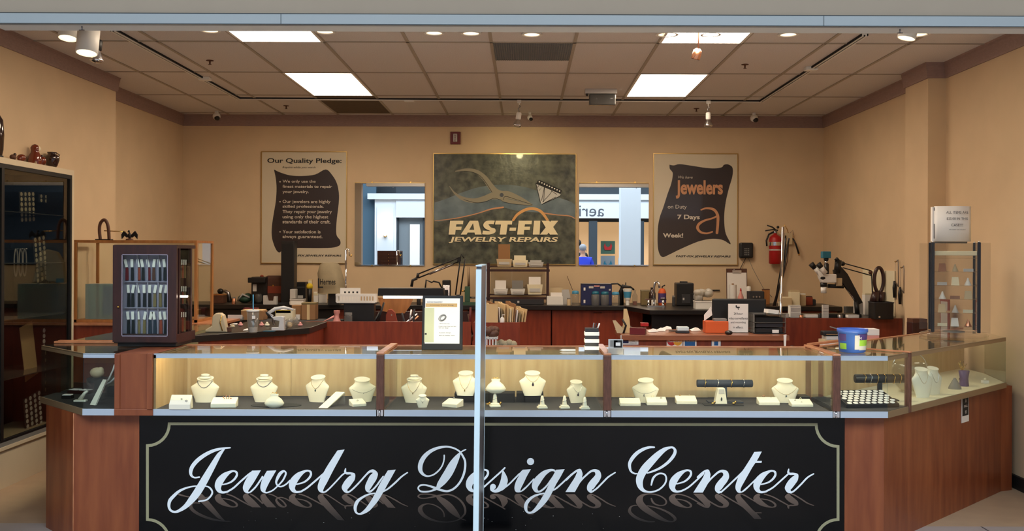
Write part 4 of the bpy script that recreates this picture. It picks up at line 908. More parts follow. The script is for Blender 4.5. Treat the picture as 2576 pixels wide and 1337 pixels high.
MB().sph((-hw+0.035,-hd-0.008,P(367,773,YF).z-TOP),0.007,10,6).build('door_knob','brass',dr)
MB().box(hw-0.004,hw-0.001,-hd+0.05,hd-0.09,0.09,HT-0.03).build('side_glass','case_glass',tw)
for u in (293,438): x = P(u,621,YF).x-tw.location.x; MB().box(x-0.008,x+0.008,-hd-0.003,-hd,HT-0.015,HT-0.008).build('hinge','brass',tw)
dr.location = (0,-0.0187,0)
z_sh = [P(367,v,YF).z-TOP for v in (710,776)]
m = MB()
for z in z_sh: m.box(wx0,wx1,-hd+0.022,-hd+0.045,z-0.003,z+0.001)
m.build('divider','lavender',tw)
for r_ in range(3):
    for u in (341,367,394):
        x = P(u,700,YF).x-tw.location.x; a, b = [(z_sh[0],wz1),(z_sh[1],z_sh[0]-0.003),(wz0,z_sh[1]-0.003)][r_]
        MB().box(x-0.002,x+0.002,-hd+0.022,-hd+0.044,a+0.003,b-0.002).build('column_divider','lavender',tw)
# drawers on the tower's rear, seen in the mirror
for i in range(9):
    z0 = 0.09+i*(HT-0.12)/9; d_ = MB().box(-hw+0.03,hw-0.03,hd,hd+0.006,z0,z0+(HT-0.12)/9-0.006).build('drawer','dark_wood',tw); MB().sph((0,hd+0.011,z0+0.025),0.006,8,5).build('knob','brass',d_); 
def strap(x, y, z0, z1, zt, c, label, rot=0.0, tilt=0.0, row='top', rz=0, w=0.009):
    t = thing('watch_strap', label, 'watch strap', (x, y, z0), rz, 'watch straps in the tower')
    H = z1-z0
    MB().add([(-w,0,0),(w,0,0),(w*0.95,0,H*0.5),(w*0.8,0,H),(-w*0.8,0,H),(-w*0.95,0,H*0.5),(-w,0.005,0),(w,0.005,0),(w*0.95,0.005,H*0.5),(w*0.8,0.005,H),(-w*0.8,0.005,H),(-w*0.95,0.005,H*0.5)],
        [(0,1,2,3,4,5),(11,10,9,8,7,6),(0,6,7,1),(1,7,8,2),(2,8,9,3),(3,9,10,4),(4,10,11,5),(5,11,6,0)]).build('strap',c,t)
    MB().tube([(-w*0.8,-0.002,H),(-w*0.8,-0.002,H+0.006),(w*0.8,-0.002,H+0.006),(w*0.8,-0.002,H)],0.0015,6).build('buckle','silver',t)
    if zt:
        m = MB(); m.T = Matrix.Translation((0,-0.004,H+0.004))@Matrix.Rotation(tilt,4,'Y'); m.box(-0.008,0.008,0,0.001,0,zt); m.build('price_tag','paper',t)
cols = {'b':'black','r':'rust','d':'dark_red','n':'brown','o':'olive','v':'navy'}; cn = {'b':'black','r':'rust brown','d':'dark red','n':'brown','o':'olive','v':'navy'}
rows = [(706,674,654,[318.6,332,348.5,359,374,386,401,414],'dbrbdnbb','top'),(773,739,719,[323,333,348.5,362.5,376,388.5,402.5,415.5],'bbbbboob','middle'),(841,806,786,[322.5,334,348,362.5,377,388.5,404,415.5],'bboovvrb','bottom')]
for vb, vt, vtag, us, cs, rn in rows:
    for i, (u, c) in enumerate(zip(us, cs)):
        a = P(u, vb, YF+0.03); b = P(u, vt, YF+0.03); cc = P(u, vtag, YF+0.03)
        strap(a.x, YF+0.033, a.z, b.z, (cc.z-b.z), cols[c], f'{cn[c]} watch strap, {ORD[i]} from left in the {rn} row behind the tower door', tilt=random.uniform(-0.25,0.25), row=rn)
for r_, (v0, v1) in enumerate(((700,668),(765,735),(835,800))):
    for i in range(4):
        y = 5.82+0.035*i; q = P(450, v0, y); q1 = P(450, v1, y)
        strap(X1-0.016, y, q.z, q1.z, 0.03, ['brown','black','rust','olive'][i], f'watch strap, {ORD[i]} from the front in the {["top","middle","bottom"][r_]} row behind the side glass', rz=math.pi/2)
# framed tablet-like notice
p = PZ(1112,881,TOP); t = thing('picture_frame','black framed ring advertisement standing on the counter left of the standing sign','frame',(p.x,p.y,TOP))
w_, h_ = 103*p.y/F/2, 137*p.y/F; T = Matrix.Rotation(-0.12,4,'X')
m = MB(); m.T = T; m.box(-w_,w_,0,0.012,0.0,h_); m.build('frame','black',t,bevel=0.003)
m = MB(); m.T = T; m.box(-w_+0.017,w_-0.018,-0.001,0.0,0.036,h_-0.016); m.build('sheet','sheet_white',t) if 'sheet_white' in MATS else None
M_('sheet_white', (244,240,236), 0.5)  # plain off-white sheet of the framed notice
m.build('sheet','sheet_white',t)
def fr(u0,u1,v0,v1,c,nm,dy=-0.0015):
    x0, x1 = P(u0,0,p.y).x-p.x, P(u1,0,p.y).x-p.x; z0, z1 = P(1112,v1,p.y).z-TOP, P(1112,v0,p.y).z-TOP
    m = MB(); m.T = T; m.box(x0,x1,dy,0,z0,z1); m.build(nm,c,t)
fr(1069,1153,765,773,'gold_band','header_band') if 'gold_band' in MATS else None
M_('gold_band', (206,168,110), 0.5); M_('sage', (206,208,170), 0.6)
fr(1072,1152,764,773,'gold_band','header_band'); fr(1070,1094,775,862,'sage','side_band'); fr(1071,1076,839,843,'text_dark','small_mark',-0.002)
m = MB(); m.T = T; 
for j in range(3): m.tube([( (0.001*j)+0.022*math.cos(a)*(1-0.2*j), -0.003, 0.183+0.018*math.sin(a)*(1-0.2*j)+0.006*math.cos(a)) for a in [2*math.pi*i/20 for i in range(20)]],0.0012,5,closed=True)
m.build('ring_drawing','grey',t)
for v, s, x0, x1 in ((760.5,'DIAMOND ENGAGEMENT',1073,1112),(768.5,'Choose Your Ring',1080,1140),(815,'About this ring',1105,1130),(822,'Create a ring of your own here',1103,1147),(826,'with our design',1103,1128),(838,'Custom design',1104,1134),(845,'ask us today now',1104,1144)):
    q0, q1 = P(x0,v,p.y), P(x1,v,p.y); text_mesh(s,q0.x-p.x,q1.x-p.x,q0.z-TOP-0.0035,q0.z-TOP+0.0035,0.0,'text_grey',t,'lettering',rx=-0.12,loc=(0,-0.0022,0))
MB().box(-0.03,0.03,0.015,0.06,0,0.01).build('foot','black',t)
# pen pot with stripes
p = PZ(1489,890,TOP); k = p.y/F; t = thing('pen_holder','black and white striped square pen holder on the counter','pen holder',(p.x,p.y+0.03,TOP+0.0005)); a = 18*k
for i in range(7): MB().box(-a*(0.92 if i%2==0 else 1),a*(0.92 if i%2==0 else 1),-a,a,i*9*k,(i+1)*9*k-0.0002).build('band','charcoal' if i%2==0 else 'white',t)
for x, tl, c in ((0.012,0.25,'black'),(0.022,0.4,'white'),(0.004,0.15,'grey'),(0.026,0.3,'white')):
    m = MB(); m.T = Matrix.Translation((x,0,7*9*k-0.03))@Matrix.Rotation(tl,4,'Y'); m.cyl((0,0,0),(0,0,0.06),0.0035,n=8); tag(m.build('pen',c,loc=(p.x,p.y+0.03+x*0.4,TOP)),f'{ {"black":"black","white":"white","grey":"grey"}[c]} pen in the striped holder, {["nearest the left","leaning furthest right","upright thin","leaning right at the edge"][[0.012,0.022,0.004,0.026].index(x)]}','pen')
p = PZ(1430,884,TOP); m = MB(); m.box(-0.035,0.04,-0.008,0.008,0,0.01); m.add([(-0.035,-0.008,0),(-0.035,0.008,0),(-0.035,0.008,0.01),(-0.035,-0.008,0.01),(-0.052,0,0.004)],[(0,1,4),(1,2,4),(2,3,4),(3,0,4)]); tag(m.build('marker_pen','white',loc=(p.x,p.y,TOP+0.001)),'white marker lying on the glass left of the striped pen holder','marker')
# card boxes
p = PZ(1549,894,TOP)
t = thing('brochure_holder','small acrylic brochure holder with grey cards right of the second post','brochure holder',(p.x,p.y+0.02,TOP+0.0005))
MB().box(-0.045,0.045,-0.02,0.02,0,0.035).build('tray','clear_plastic',t); MB().box(-0.04,0.04,-0.012,-0.008,0.003,0.085).build('card','pale_grey',t); MB().box(-0.01,0.036,-0.014,-0.012,0.04,0.08).build('logo_panel','text_dark',t); MB().box(0.0,0.026,-0.016,-0.014,0.05,0.068).build('card_emblem','paper',t)
MB().box(-0.03,0.01,-0.014,-0.012,0.045,0.08).build('photo_panel','grey',t)
# blue bucket
p = PZ(2156,890,TOP); k = p.y/F; t = thing('candy_bucket','blue plastic bucket with a green and purple label on the counter','bucket',(p.x,p.y+0.08,TOP+0.0005)); r0, r1, h = 32*k, 36*k, 60*k
MB().lathe([(r0*0.9,0),(r0,0.003),(r1,h*0.85),(r1*1.06,h*0.86),(r1*1.06,h),(r1,h),(r1*0.97,h*0.9),(r0*0.95,0.006),(0.001,0.006)],n=36).build('bucket','blue',t)
def band(z0,z1,a0,a1,c,nm):
    m = MB(); n = 14; vs = []
    for z in (z0,z1):
        r = r0+(r1-r0)*z/(h*0.85)+0.0012
        for i in range(n+1): an = a0+(a1-a0)*i/n; vs.append((r*math.sin(an),-r*math.cos(an),z))
    m.add(vs,[(i,i+1,n+2+i,n+1+i) for i in range(n)],True); return m.build(nm,c,t)
band(h*0.15,h*0.75,-0.15,0.2,'pale_grey','label_white'); band(h*0.55,h*0.80,0.05,1.25,'purple','label_purple'); band(h*0.30,h*0.55,0.2,1.25,'lime','label_green'); band(h*0.12,h*0.30,0.2,1.25,'pale_grey','label_base'); band(h*0.5,h*0.8,-1.4,-0.75,'purple','label_purple'); band(h*0.15,h*0.4,-1.4,-0.75,'lime','label_green')
text_mesh('M', 0.012,0.024,h*0.58,h*0.68,-r1*1.01,'paper',t); 
tag(MB().lathe([(0.02,0),(0.02,0.004),(0.018,0.006)],n=20).build('coin_dish','cream',loc=(PZ(2110,884,TOP).x,PZ(2110,884,TOP).y,TOP+0.013)),'tiny cream disc on the wooden strip left of the blue bucket','dish')
# rotating acrylic display
cx_, cy_ = 2.93, 6.74
rd = thing('rotating_display','tall clear acrylic rotating display with black corner strips on the right counter','display tower',(cx_,cy_,TOP+0.001),-0.33); Hh = 0.635; s = 0.142
MB().lathe([(0.215,0),(0.22,0.006),(0.22,0.02),(0.19,0.03)],n=8).build('turntable','acrylic',rd)
MB().lathe([(0.07,0.03),(0.07,0.035)],n=16).build('hub','grey',rd)
m = MB()
for a, b in (((-s,-s),(s,-s)),((s,-s),(s,s)),((s,s),(-s,s)),((-s,s),(-s,-s))): wall_seg(m,a,b,0.003,0.035,Hh)
m.build('shell','acrylic',rd)
for x, y in ((-s,-s),(s,-s),(s,s),(-s,s)): MB().box(x-0.010,x+0.010,y-0.010,y+0.010,0.035,Hh+0.003).build('corner_strip','deep_blue2',rd) if 'deep_blue2' in MATS else None
M_('deep_blue2', (14,12,20), 0.4)
for x, y in ((-s,-s),(s,-s),(s,s),(-s,s)):
    MB().box(x-0.010,x+0.010,y-0.010,y+0.010,0.035,Hh+0.003).build('corner_strip','deep_blue2',rd); MB().sph((x,y,Hh+0.006),0.006,8,6).build('screw','silver',rd)
for (x0,y0,x1,y1) in ((s,-s,s+0.07,-s),(-s-0.07,s,-s,s),(-s,-s-0.07,-s,-s),(s,s,s,s+0.07)):
    m = MB(); wall_seg(m,(x0,y0),(x1,y1),0.003,0.035,Hh); m.build('side_fin','acrylic',rd)
for j in range(6):
    z = 0.07+j*0.092; MB().box(-s+0.01,s-0.01,-s+0.01,s-0.01,z,z+0.004).build('shelf','acrylic',rd)
MB().box(-s+0.01,s-0.01,-s+0.006,-s+0.05,Hh-0.085,Hh-0.055).build('header_bar','cream',rd,bevel=0.004)
kinds_ = [('necklace card','cream'),('earring card','white'),('ring pad','beige_plastic'),('trinket card','pale_grey')]
nn = 0
R35 = Matrix.Rotation(-0.33,3,'Z')
where = ['bottom','second','third','fourth','fifth']
for j in range(5):
    for i, x in enumerate((-0.08,0.0,0.08)):
        z = 0.074+j*0.092+TOP+0.001; q = R35 @ Vector((x,-0.11+0.03*((i+j)%2),0)); c = ['cream','beige_plastic','white','pale_grey','copper'][(i*2+j)%5]; kd = (i+j)%3
        m = MB()
        if kd == 0: m.box(-0.03,0.03,-0.01,0.01,0,0.02)
        elif kd == 1: m.add([(-0.025,-0.01,0),(0.025,-0.01,0),(0.02,0.015,0.055),(-0.02,0.015,0.055),(-0.025,0.02,0),(0.025,0.02,0)],[(0,1,2,3),(3,2,5,4),(1,5,2),(0,3,4),(0,4,5,1)])
        else: m.lathe([(0.022,0),(0.022,0.004),(0.01,0.03),(0.004,0.05)],n=12)
        o = m.build(['trinket_pad','earring_card','ring_cone'][kd],c,loc=(cx_+q.x,cy_+q.y,z),rot=(0,0,-0.33))
        tag(o, f'{ {"cream":"cream","beige_plastic":"beige","white":"white","pale_grey":"pale grey","copper":"coppery"}[c]} {["pad","folded card","cone"][kd]} on the {where[j]} shelf of the rotating display, {["left","centre","right"][i]}', ['display pad','card','ring stand'][kd], 'trinkets in the rotating display')
# sign on top
t = thing('paper_sign','curved white paper sign reading all items price, on top of the rotating display','sign',(P(2395,0,6.74).x,6.74,TOP+0.001+Hh+0.01)); w = 0.125; h = 0.24
m = MB(); n = 12; vs = []
for z in (0,h):
    for i in range(n+1): x = -w+2*w*i/n; vs.append((x,-0.035*(1-(x/w)**2)-0.02,z))
m.add(vs,[(i,i+1,n+2+i,n+1+i) for i in range(n)],True); o = m.build('sheet','paper',t); so = o.modifiers.new('thick','SOLIDIFY'); so.thickness = 0.001
MB().box(-w-0.012,-w+0.02,-0.018,0.01,0,h-0.004).build('side_panel','paper',t); MB().box(-w-0.002,-w+0.006,-0.021,-0.018,0.02,0.12).build('bar_print','deep_blue2',t); MB().box(-w-0.002,-w+0.006,-0.021,-0.018,h-0.03,h-0.008).build('bar_print','deep_blue2',t)
MB().box(-w+0.01,w-0.02,-0.01,0.0,-0.012,0).build('stand','grey',t)
for s_, z, a in (('ALL ITEMS ARE',0.188,0.075),('$25.00 IN THIS',0.145,0.072),('CASE!!!!',0.103,0.04),('sale items not included',0.078,0.055)):
    text_mesh(s_,0.015-a,0.015+a,z,z+(0.018 if z > 0.09 else 0.007),-0.0575,'text_grey',t)
# ================= tall glass cabinet on the left =================
def on_X(u, v, X):
    a = (u-VU)*CR+(v-VV)*SR; return P(u, v, X*F/a)
cb = thing('glass_cabinet','tall black glass display cabinet in a cream frame built into the left wall','cabinet',(-3.75,6.5,0))
MB().box(-0.235,0.25,-1.198,1.198,0,0.285).build('base','cream_paint',cb) if 'cream_paint' in MATS else None
M_('cream_paint', (216,200,170), 0.7, var=0.03, scale=4)
MB().box(-0.235,0.225,-1.198,1.198,0,0.262).build('base','cream_paint',cb); MB().box(-0.235,0.24,-1.198,1.198,0.262,0.285).build('ledge','cream_paint',cb)
m = MB(); m.box(-0.235,0.235,-1.198,1.198,2.20,2.24); m.box(0.19,0.235,1.168,1.198,0.285,2.20); m.build('frame','cream_paint',cb)
m = MB(); m.box(0.205,0.232,-1.19,1.168,0.285,0.33); m.box(0.205,0.232,-1.19,1.168,2.17,2.20); m.box(0.205,0.232,1.14,1.168,0.33,2.17); m.build('door_frame','black',cb)
MB().box(0.205,0.232,0.14,0.175,0.33,2.17).build('door_stile','black',cb); MB().box(0.205,0.232,-0.85,-0.82,0.33,2.17).build('door_stile','black',cb)
MB().box(0.234,0.2345,-1.19,1.16,0.285,0.315).build('bottom_trim','grey',cb)
MB().box(-0.235,-0.22,-1.198,1.168,0.285,2.20).build('back_panel','cabinet_lining',cb) if 'cabinet_lining' in MATS else None
M_('cabinet_lining', (40,28,24), 0.5, rgb2=(24,18,16), scale=6)
MB().box(-0.235,-0.22,-1.198,1.168,0.285,2.20).build('back_panel','cabinet_lining',cb)
MB().box(-0.22,0.20,1.168,1.198,0.285,2.20).build('side_panel','cabinet_lining',cb)
MB().box(0.216,0.220,-1.19,0.14,0.33,2.17).build('door_glass','cabinet_glass',cb); MB().box(0.216,0.220,0.175,1.14,0.33,2.17).build('door_glass','cabinet_glass',cb)
for z in (0.72,1.13,1.52,1.88): MB().box(-0.22,0.19,-1.19,1.165,z,z+0.006).build('shelf','smoke_plastic',cb)
MB().box(-0.20,0.0,0.2,1.1,2.14,2.17).build('light_strip','cabinet_glow',cb) if 'cabinet_glow' in MATS else None
XC = -3.72
def coin_card(u0, v0, u1, v1, nc, nr, c, label, lean=0.0, cd='charcoal'):
    a = on_X(u0,v0,XC); b = on_X(u1,v1,XC); H = a.z-b.z; W_ = abs(b.y-a.y)
    t = thing('watch_card', label, 'display card', (XC, (a.y+b.y)/2, b.z), 0.0, 'display cards in the tall cabinet')
    T = Matrix.Rotation(lean,4,'X')
    m = MB(); m.T = T; m.box(-0.004,0,-W_/2,W_/2,0,H); m.build('card',cd,t)
    first = None
    for i in range(nr):
        for j in range(nc):
            y = -W_/2+W_*(j+0.5)/nc; z = H*(i+0.5)/nr; q = T @ Vector((0.001,y,z)); r = min(W_/nc, H/nr)*0.42
            if first is None:
                m = MB(); m.T = Matrix.Rotation(math.pi/2,4,'Y'); m.lathe([(r,0),(r,0.003),(r*0.8,0.005),(r*0.7,0.004)],n=12); first = m.build('watch_face',c,t,loc=q)
            else: d = first.copy(); d.location = q; COL.objects.link(d)
coin_card(50,480,89,560,4,6,'cream','card of pale round watch faces, highest in the tall cabinet',0.06)
coin_card(97,488,121,512,2,2,'cream','tiny card with a few pale faces near the mirrored lettering',0.0)
coin_card(90,592,131,706,4,9,'cream','long leaning card of round watch faces in the middle of the tall cabinet',0.14)
coin_card(106,826,139,874,4,4,'paper','square card of bright oval faces above the olive card',0.0)
coin_card(110,880,150,980,3,6,'beige_plastic','dim olive card of larger round faces, behind the corner showcase',0.0)
coin_card(66,996,110,1086,4,8,'paper','lowest card of grey watch faces near the cabinet floor',0.15)
t = thing('price_strip','long leaning beige card strip in the lower tall cabinet','card',(XC,on_X(81,948,XC).y,on_X(90,948,XC).z)); a, b = on_X(52,820,XC), on_X(110,948,XC)
m = MB(); m.T = Matrix.Rotation(0.22,4,'X'); m.box(-0.003,0,-0.10,0.09,0,a.z-b.z); m.build('strip','manila',t)
for i, u in enumerate((40,52,62)):
    q = on_X(u,620,XC); t = thing('bracelet',f'white bead bracelet hanging in the tall cabinet, {["left","middle","right"][i]} of three','bracelet',(XC,q.y,q.z-0.02),0,'hanging bracelets in the tall cabinet')
    H = 0.2; MB().tube([(0,0.025*math.cos(s),-H/2+H/2*math.sin(s)) for s in [2*math.pi*k/24 for k in range(24)]],0.005,6,closed=True).build('strand','pale_grey',t); MB().cyl((-0.1,0,0.0),(0.02,0,0.0),0.004).build('peg','chrome',t)
for u0,u1,vt,vb,c,n,l in ((128,152,552,592,'beige_plastic','jar','pale jar on the upper right shelf of the tall cabinet'),(156,172,555,585,'pale_grey','box','small pale box beside the jar in the tall cabinet'),(118,133,622,650,'yellow','tin','yellow tin in the middle of the tall cabinet'),(148,174,710,733,'sky_blue','box','light blue folded box on the middle shelf of the tall cabinet'),(150,172,735,770,'teal','box','teal carton low on the middle shelf of the tall cabinet')):
    a = on_X(u0,vt,XC); b = on_X(u1,vb,XC); W_ = abs(b.y-a.y)
    t = thing('gift_'+n,l,n,(XC,(a.y+b.y)/2,b.z)); H = a.z-b.z
    if n == 'jar': MB().lathe([(W_*.35,0),(W_*.5,H*.2),(W_*.5,H*.7),(W_*.3,H*.9)],n=20).build('jar',c,t); MB().lathe([(W_*.32,H*.9),(W_*.32,H)],n=16).build('lid','brown',t)
    else: MB().box(-W_/2,W_/2,-W_/2,W_/2,0,H*0.85).build('body',c,t,bevel=0.004); MB().box(-W_/2-0.002,W_/2+0.002,-W_/2-0.002,W_/2+0.002,H*0.85,H).build('lid',c,t,bevel=0.002)
# ornaments on top of the cabinet
XT = -3.565; ZT = 2.2415
def top_at(u): return (u-VU) and Vector((XT, XT*F/(u-VU-1.0), ZT))
q = top_at(131); t = thing('vase','dark glossy round vase on top of the tall cabinet','vase',q); MB().lathe([(0.028,0),(0.038,0.012),(0.052,0.055),(0.053,0.075),(0.045,0.09),(0.030,0.098),(0.034,0.112),(0.036,0.115),(0.028,0.113),(0.026,0.10)],n=28).build('body','glaze_dark',t)
for a in (0.8,2.3): MB().tube([(0.045*math.cos(a-1.57),0.045*math.sin(a-1.57),0.085),(0.056*math.cos(a-1.57),0.056*math.sin(a-1.57),0.098),(0.036*math.cos(a-1.57),0.036*math.sin(a-1.57),0.108)],0.004,6).build('handle','glaze_dark',t)
q = top_at(88); t = thing('figurine','brown glazed hooded figurine with a white face on the tall cabinet','figurine',q)
MB().lathe([(0.046,0),(0.05,0.02),(0.044,0.06),(0.030,0.085),(0.028,0.10),(0.032,0.12),(0.02,0.14),(0.002,0.147)],n=24,sy=0.9).build('robe','glaze_brown',t)
MB().sph((0.012,0.012,0.113),(0.024,0.024,0.024)).build('face','cream',t); MB().sph((0.03,0.045,0.03),(0.03,0.028,0.034)).build('lap_child','glaze_brown',t); MB().sph((0.032,0.038,0.062),(0.012,0.012,0.012)).build('small_head','glaze_dark',t); MB().box(0.01,0.03,-0.04,0.02,0,0.02).build('front_plate','beige_plastic',t,bevel=0.004)
q = top_at(54); t = thing('figurine','small crouching brown animal figurine left of the hooded one','figurine',q); MB().sph((0,0,0.028),(0.03,0.034,0.028)).build('body','glaze_brown',t); MB().sph((0.0,-0.03,0.02),(0.014,0.014,0.014)).build('head','glaze_brown',t); MB().sph((0,0.03,0.012),(0.012,0.012,0.012)).build('paw','glaze_dark',t)
q = top_at(33); t = thing('figurine','tiny dark brown bird figurine, leftmost on the tall cabinet','figurine',q); MB().sph((0,0,0.022),(0.02,0.03,0.02)).build('body','brown',t); MB().sph((0,0.024,0.042),(0.011,0.011,0.011)).build('head','glaze_dark',t); MB().box(-0.01,0.01,-0.02,0.02,0,0.006).build('base','brown',t)
q = top_at(-2); t = thing('dark_statue','tall dark rounded ornament cut off by the left picture edge','ornament',(XT,q.y-0.05,ZT)); MB().lathe([(0.04,0),(0.05,0.05),(0.055,0.15),(0.048,0.25),(0.02,0.3)],n=24).build('body','glaze_dark',t); MB().lathe([(0.05,0),(0.05,0.01)],n=20).build('foot','black',t)

# ================= wood framed showcase at the rear left =================
sx0, sx1, sy0, sy1, sz0, sz1 = -3.56, -2.59, 7.80, 8.22, 1.05, 1.70
tag(MB().box(-3.60,-2.44,7.72,8.32,0,1.03).build('storage_cabinet','red_wood'),'red wood cabinet under the wood framed showcase at the rear left','cabinet')
tag(MB().box(-3.60,-2.40,7.705,8.34,1.031,1.049).build('worktop','strip_wood'),'orange brown worktop under the wood framed showcase','worktop')
t = thing('wood_showcase','oak framed glass showcase behind the watch strap tower','showcase',(-3.075,8.01,1.05)); a, b, h = 0.485, 0.21, 0.65
for x in (-a,a-0.02):
    for y in (-b,b-0.02): MB().box(x,x+0.02,y,y+0.02,0,h-0.0205).build('corner_post','oak',t)
m = MB(); m.box(-a,a,-b,-b+0.02,h-0.02,h); m.box(-a,a,b-0.02,b,h-0.02,h); m.box(-a,-a+0.02,-b+0.02,b-0.02,h-0.02,h); m.box(a-0.02,a,-b+0.02,b-0.02,h-0.02,h); m.build('top_frame','oak',t)
MB().box(-a,a,-b,b,0,0.02).build('base','oak',t); 
MB().box(-a+0.02,a-0.02,-b+0.008,-b+0.012,0.02,h-0.02).build('front_glass','case_glass',t); MB().box(a-0.012,a-0.008,-b+0.02,b-0.02,0.02,h-0.02).build('side_glass','case_glass',t)
MB().box(a-0.016,a-0.013,-b+0.02,-b+0.09,0.0201,h-0.02).build('side_panel','oak',t)
zz = 1.07
t = thing('tea_box','tall teal case with a grid pattern inside the wood showcase','case',(-3.27,7.98,zz)); MB().box(-0.2,0.2,-0.08,0.08,0,0.27).build('case','teal_clear',t) if 'teal_clear' in MATS else None
glass_mat('teal_clear',(140,185,200),1.4,haze=0.3)
MB().box(-0.24,0.26,-0.09,0.09,0,0.28).build('case','teal_clear',t); MB().box(-0.11,-0.0,-0.07,-0.05,0.03,0.26).build('blue_sheet','sky_blue',t); MB().box(0.02,0.10,-0.05,0.02,0.0,0.25).build('dark_block','charcoal',t); MB().box(0.13,0.22,-0.05,0.05,0.0,0.24).build('brown_block','brown',t)
t = thing('draped_cloth','pale draped cloth hanging in the wood showcase behind the tower','cloth',(-3.2,8.06,zz+0.285)); 
MB().prism([(-0.12,0.0),(-0.10,0.16),(-0.05,0.25),(0.03,0.27),(0.09,0.26),(0.12,0.10),(0.15,0.0),(0.09,0.02),(0.06,0.14),(0.03,0.01)],-0.02,0.03).build('drape','white_cloth',t,bevel=0.01); MB().box(-0.11,-0.05,-0.03,-0.021,0.0,0.035).build('blue_label','sky_blue',t)
# pieces on top of it
t = thing('hook_ornament','dark curved horn shaped ornament with a rod on the wood showcase','ornament',(P(262,605,7.9).x,7.9,1.701)); MB().tube(cr([(-0.03,0,0),(-0.038,0,0.08),(-0.030,0,0.135),(0.0,0,0.163),(0.024,0,0.135),(0.035,0,0.08),(0.04,0,0)],5),0.0125,10).build('horn','brown',t)
MB().tube([(0.0,0,0.075),(0.17,0,0.068)],0.004,6).build('rod','brass',t); MB().box(-0.06,0.06,-0.03,0.03,0,0.008).build('foot','black',t)
t = thing('eagle_figurine','black spread-winged eagle figurine on the wood showcase','figurine',(P(326,605,7.9).x,7.9,1.701))
m = MB()
for s_ in (-1,1): m.prism([(0.0,0.03),(s_*0.02,0.05),(s_*0.045,0.075),(s_*0.065,0.045),(s_*0.062,0.01),(s_*0.04,0.035),(s_*0.02,0.02)],-0.006,0.006)
m.sph((0,0,0.035),(0.014,0.012,0.028),10,7); m.sph((-0.005,-0.002,0.07),(0.009,0.009,0.011),8,6); m.add([(-0.012,-0.003,0.072),(-0.012,0.003,0.072),(-0.022,0,0.066),(-0.012,0,0.066)],[(0,1,2),(0,2,3),(1,3,2)])
m.build('bird','black',t); MB().lathe([(0.03,0),(0.028,0.01),(0.012,0.014)],n=16).build('perch','brown',t)
# ================= back wall =================
YW = YB-0.001
def crop(ox, oy, s): return lambda x, y: (ox+x/s, oy+y/s)
def wall_sign(name, label, cat, u0, u1, v0, v1, frame, board):
    a = P(u0,v0,YW); b = P(u1,v1,YW); c = ((a.x+b.x)/2, YW-0.013, (a.z+b.z)/2); t = thing(name, label, cat, c); w, h = (b.x-a.x)/2, (a.z-b.z)/2
    MB().box(-w+0.008,w-0.008,0,0.012,-h+0.008,h-0.008).build('board',board,t)
    m = MB(); m.box(-w,w,-0.008,0.012,h-0.009,h); m.box(-w,w,-0.008,0.012,-h,-h+0.009); m.box(-w,-w+0.009,-0.008,0.012,-h+0.009,h-0.009); m.box(w-0.009,w,-0.008,0.012,-h+0.009,h-0.009); m.build('frame',frame,t)
    return t, c
def flat(t, c, pts, m, name, dy, f):
    if name in ('scroll_shape','horizon_band'): pts = cr(list(pts)+[pts[0]],4)[:-1]
    vs = []
    for x, y in pts: q = P(*f(x,y), YW-0.013); vs.append((q.x-c[0], -dy, q.z-c[2]))
    return MB().add(vs,[tuple(range(len(vs)))]).build(name,m,t)
def flat_stroke(t, c, sts, m, name, dy, f):
    i = 0
    for st_ in sts:
        mb = MB()
        for pl in stroke(st_):
            vs = []; i += 1
            for x, y in pl: q = P(*f(x,y), YW-0.013); vs.append((q.x-c[0], -dy-i*2e-6, q.z-c[2]))
            mb.add(vs,[tuple(range(len(vs)))])
        o = mb.build(name,m,t)
    return o
def wtext(t, c, s, box, m, f, dy=0.002, bold=0.0, shear=0.0):
    a = P(*f(box[0],box[1]),YW-0.013); b = P(*f(box[2],box[3]),YW-0.013)
    return text_mesh(s,a.x-c[0],b.x-c[0],b.z-c[2],a.z-c[2],0,m,t,extrude=dy,bold=bold,shear=shear)
f1 = crop(620,360,3.933)
t, c = wall_sign('wall_poster','framed pledge poster with white bulleted text on black, left on the back wall','poster',658,873,381,664,'brass_frame','poster_white')
flat(t,c,[(272,262),(330,290),(430,320),(550,327),(680,312),(785,262),(850,320),(895,400),(915,500),(913,600),(895,750),(888,860),(895,920),(925,960),(930,1000),(900,1025),(800,1040),(480,1040),(400,1045),(355,1060),(325,1085),(290,1050),(255,950),(250,850),(265,730),(290,580),(298,450),(290,350)],'poster_dark','scroll_shape',0.001,f1)
wtext(t,c,'Our Quality Pledge:',(207,150,942,214),'text_dark',f1,0.002,0.02)
wtext(t,c,'Repairs while you watch',(357,232,685,256),'text_dark',f1,0.002,0.005,0.2)
for s_, bx_ in (('We only use the',(358,365,685,402)),('finest materials to repair',(358,415,848,454)),('your jewelry.',(358,468,618,506)),('Our jewelers are highly',(358,563,832,606)),('skilled professionals.',(358,613,765,652)),('They repair your jewelry',(358,664,846,706)),('using only the highest',(358,714,810,757)),('standards of their craft.',(358,762,832,798)),('Your satisfaction is',(358,862,733,895)),('always guaranteed.',(358,912,752,952))):
    wtext(t,c,s_,bx_,'text_light',f1,0.0025,0.012)
for y_ in (384,582,880): flat(t,c,disc_pts(333,y_,7,12),'text_light','bullet',0.0025,f1)
wtext(t,c,'FAST-FIX JEWELRY REPAIRS',(397,1105,940,1131),'text_dark',f1,0.002,0.03,0.15)
f5 = crop(1620,360,3.933)
t, c = wall_sign('wall_poster','framed poster reading Jewelers on Duty 7 Days a Week, right on the back wall','poster',1643,1855,386,668,'brass_frame','poster_white')
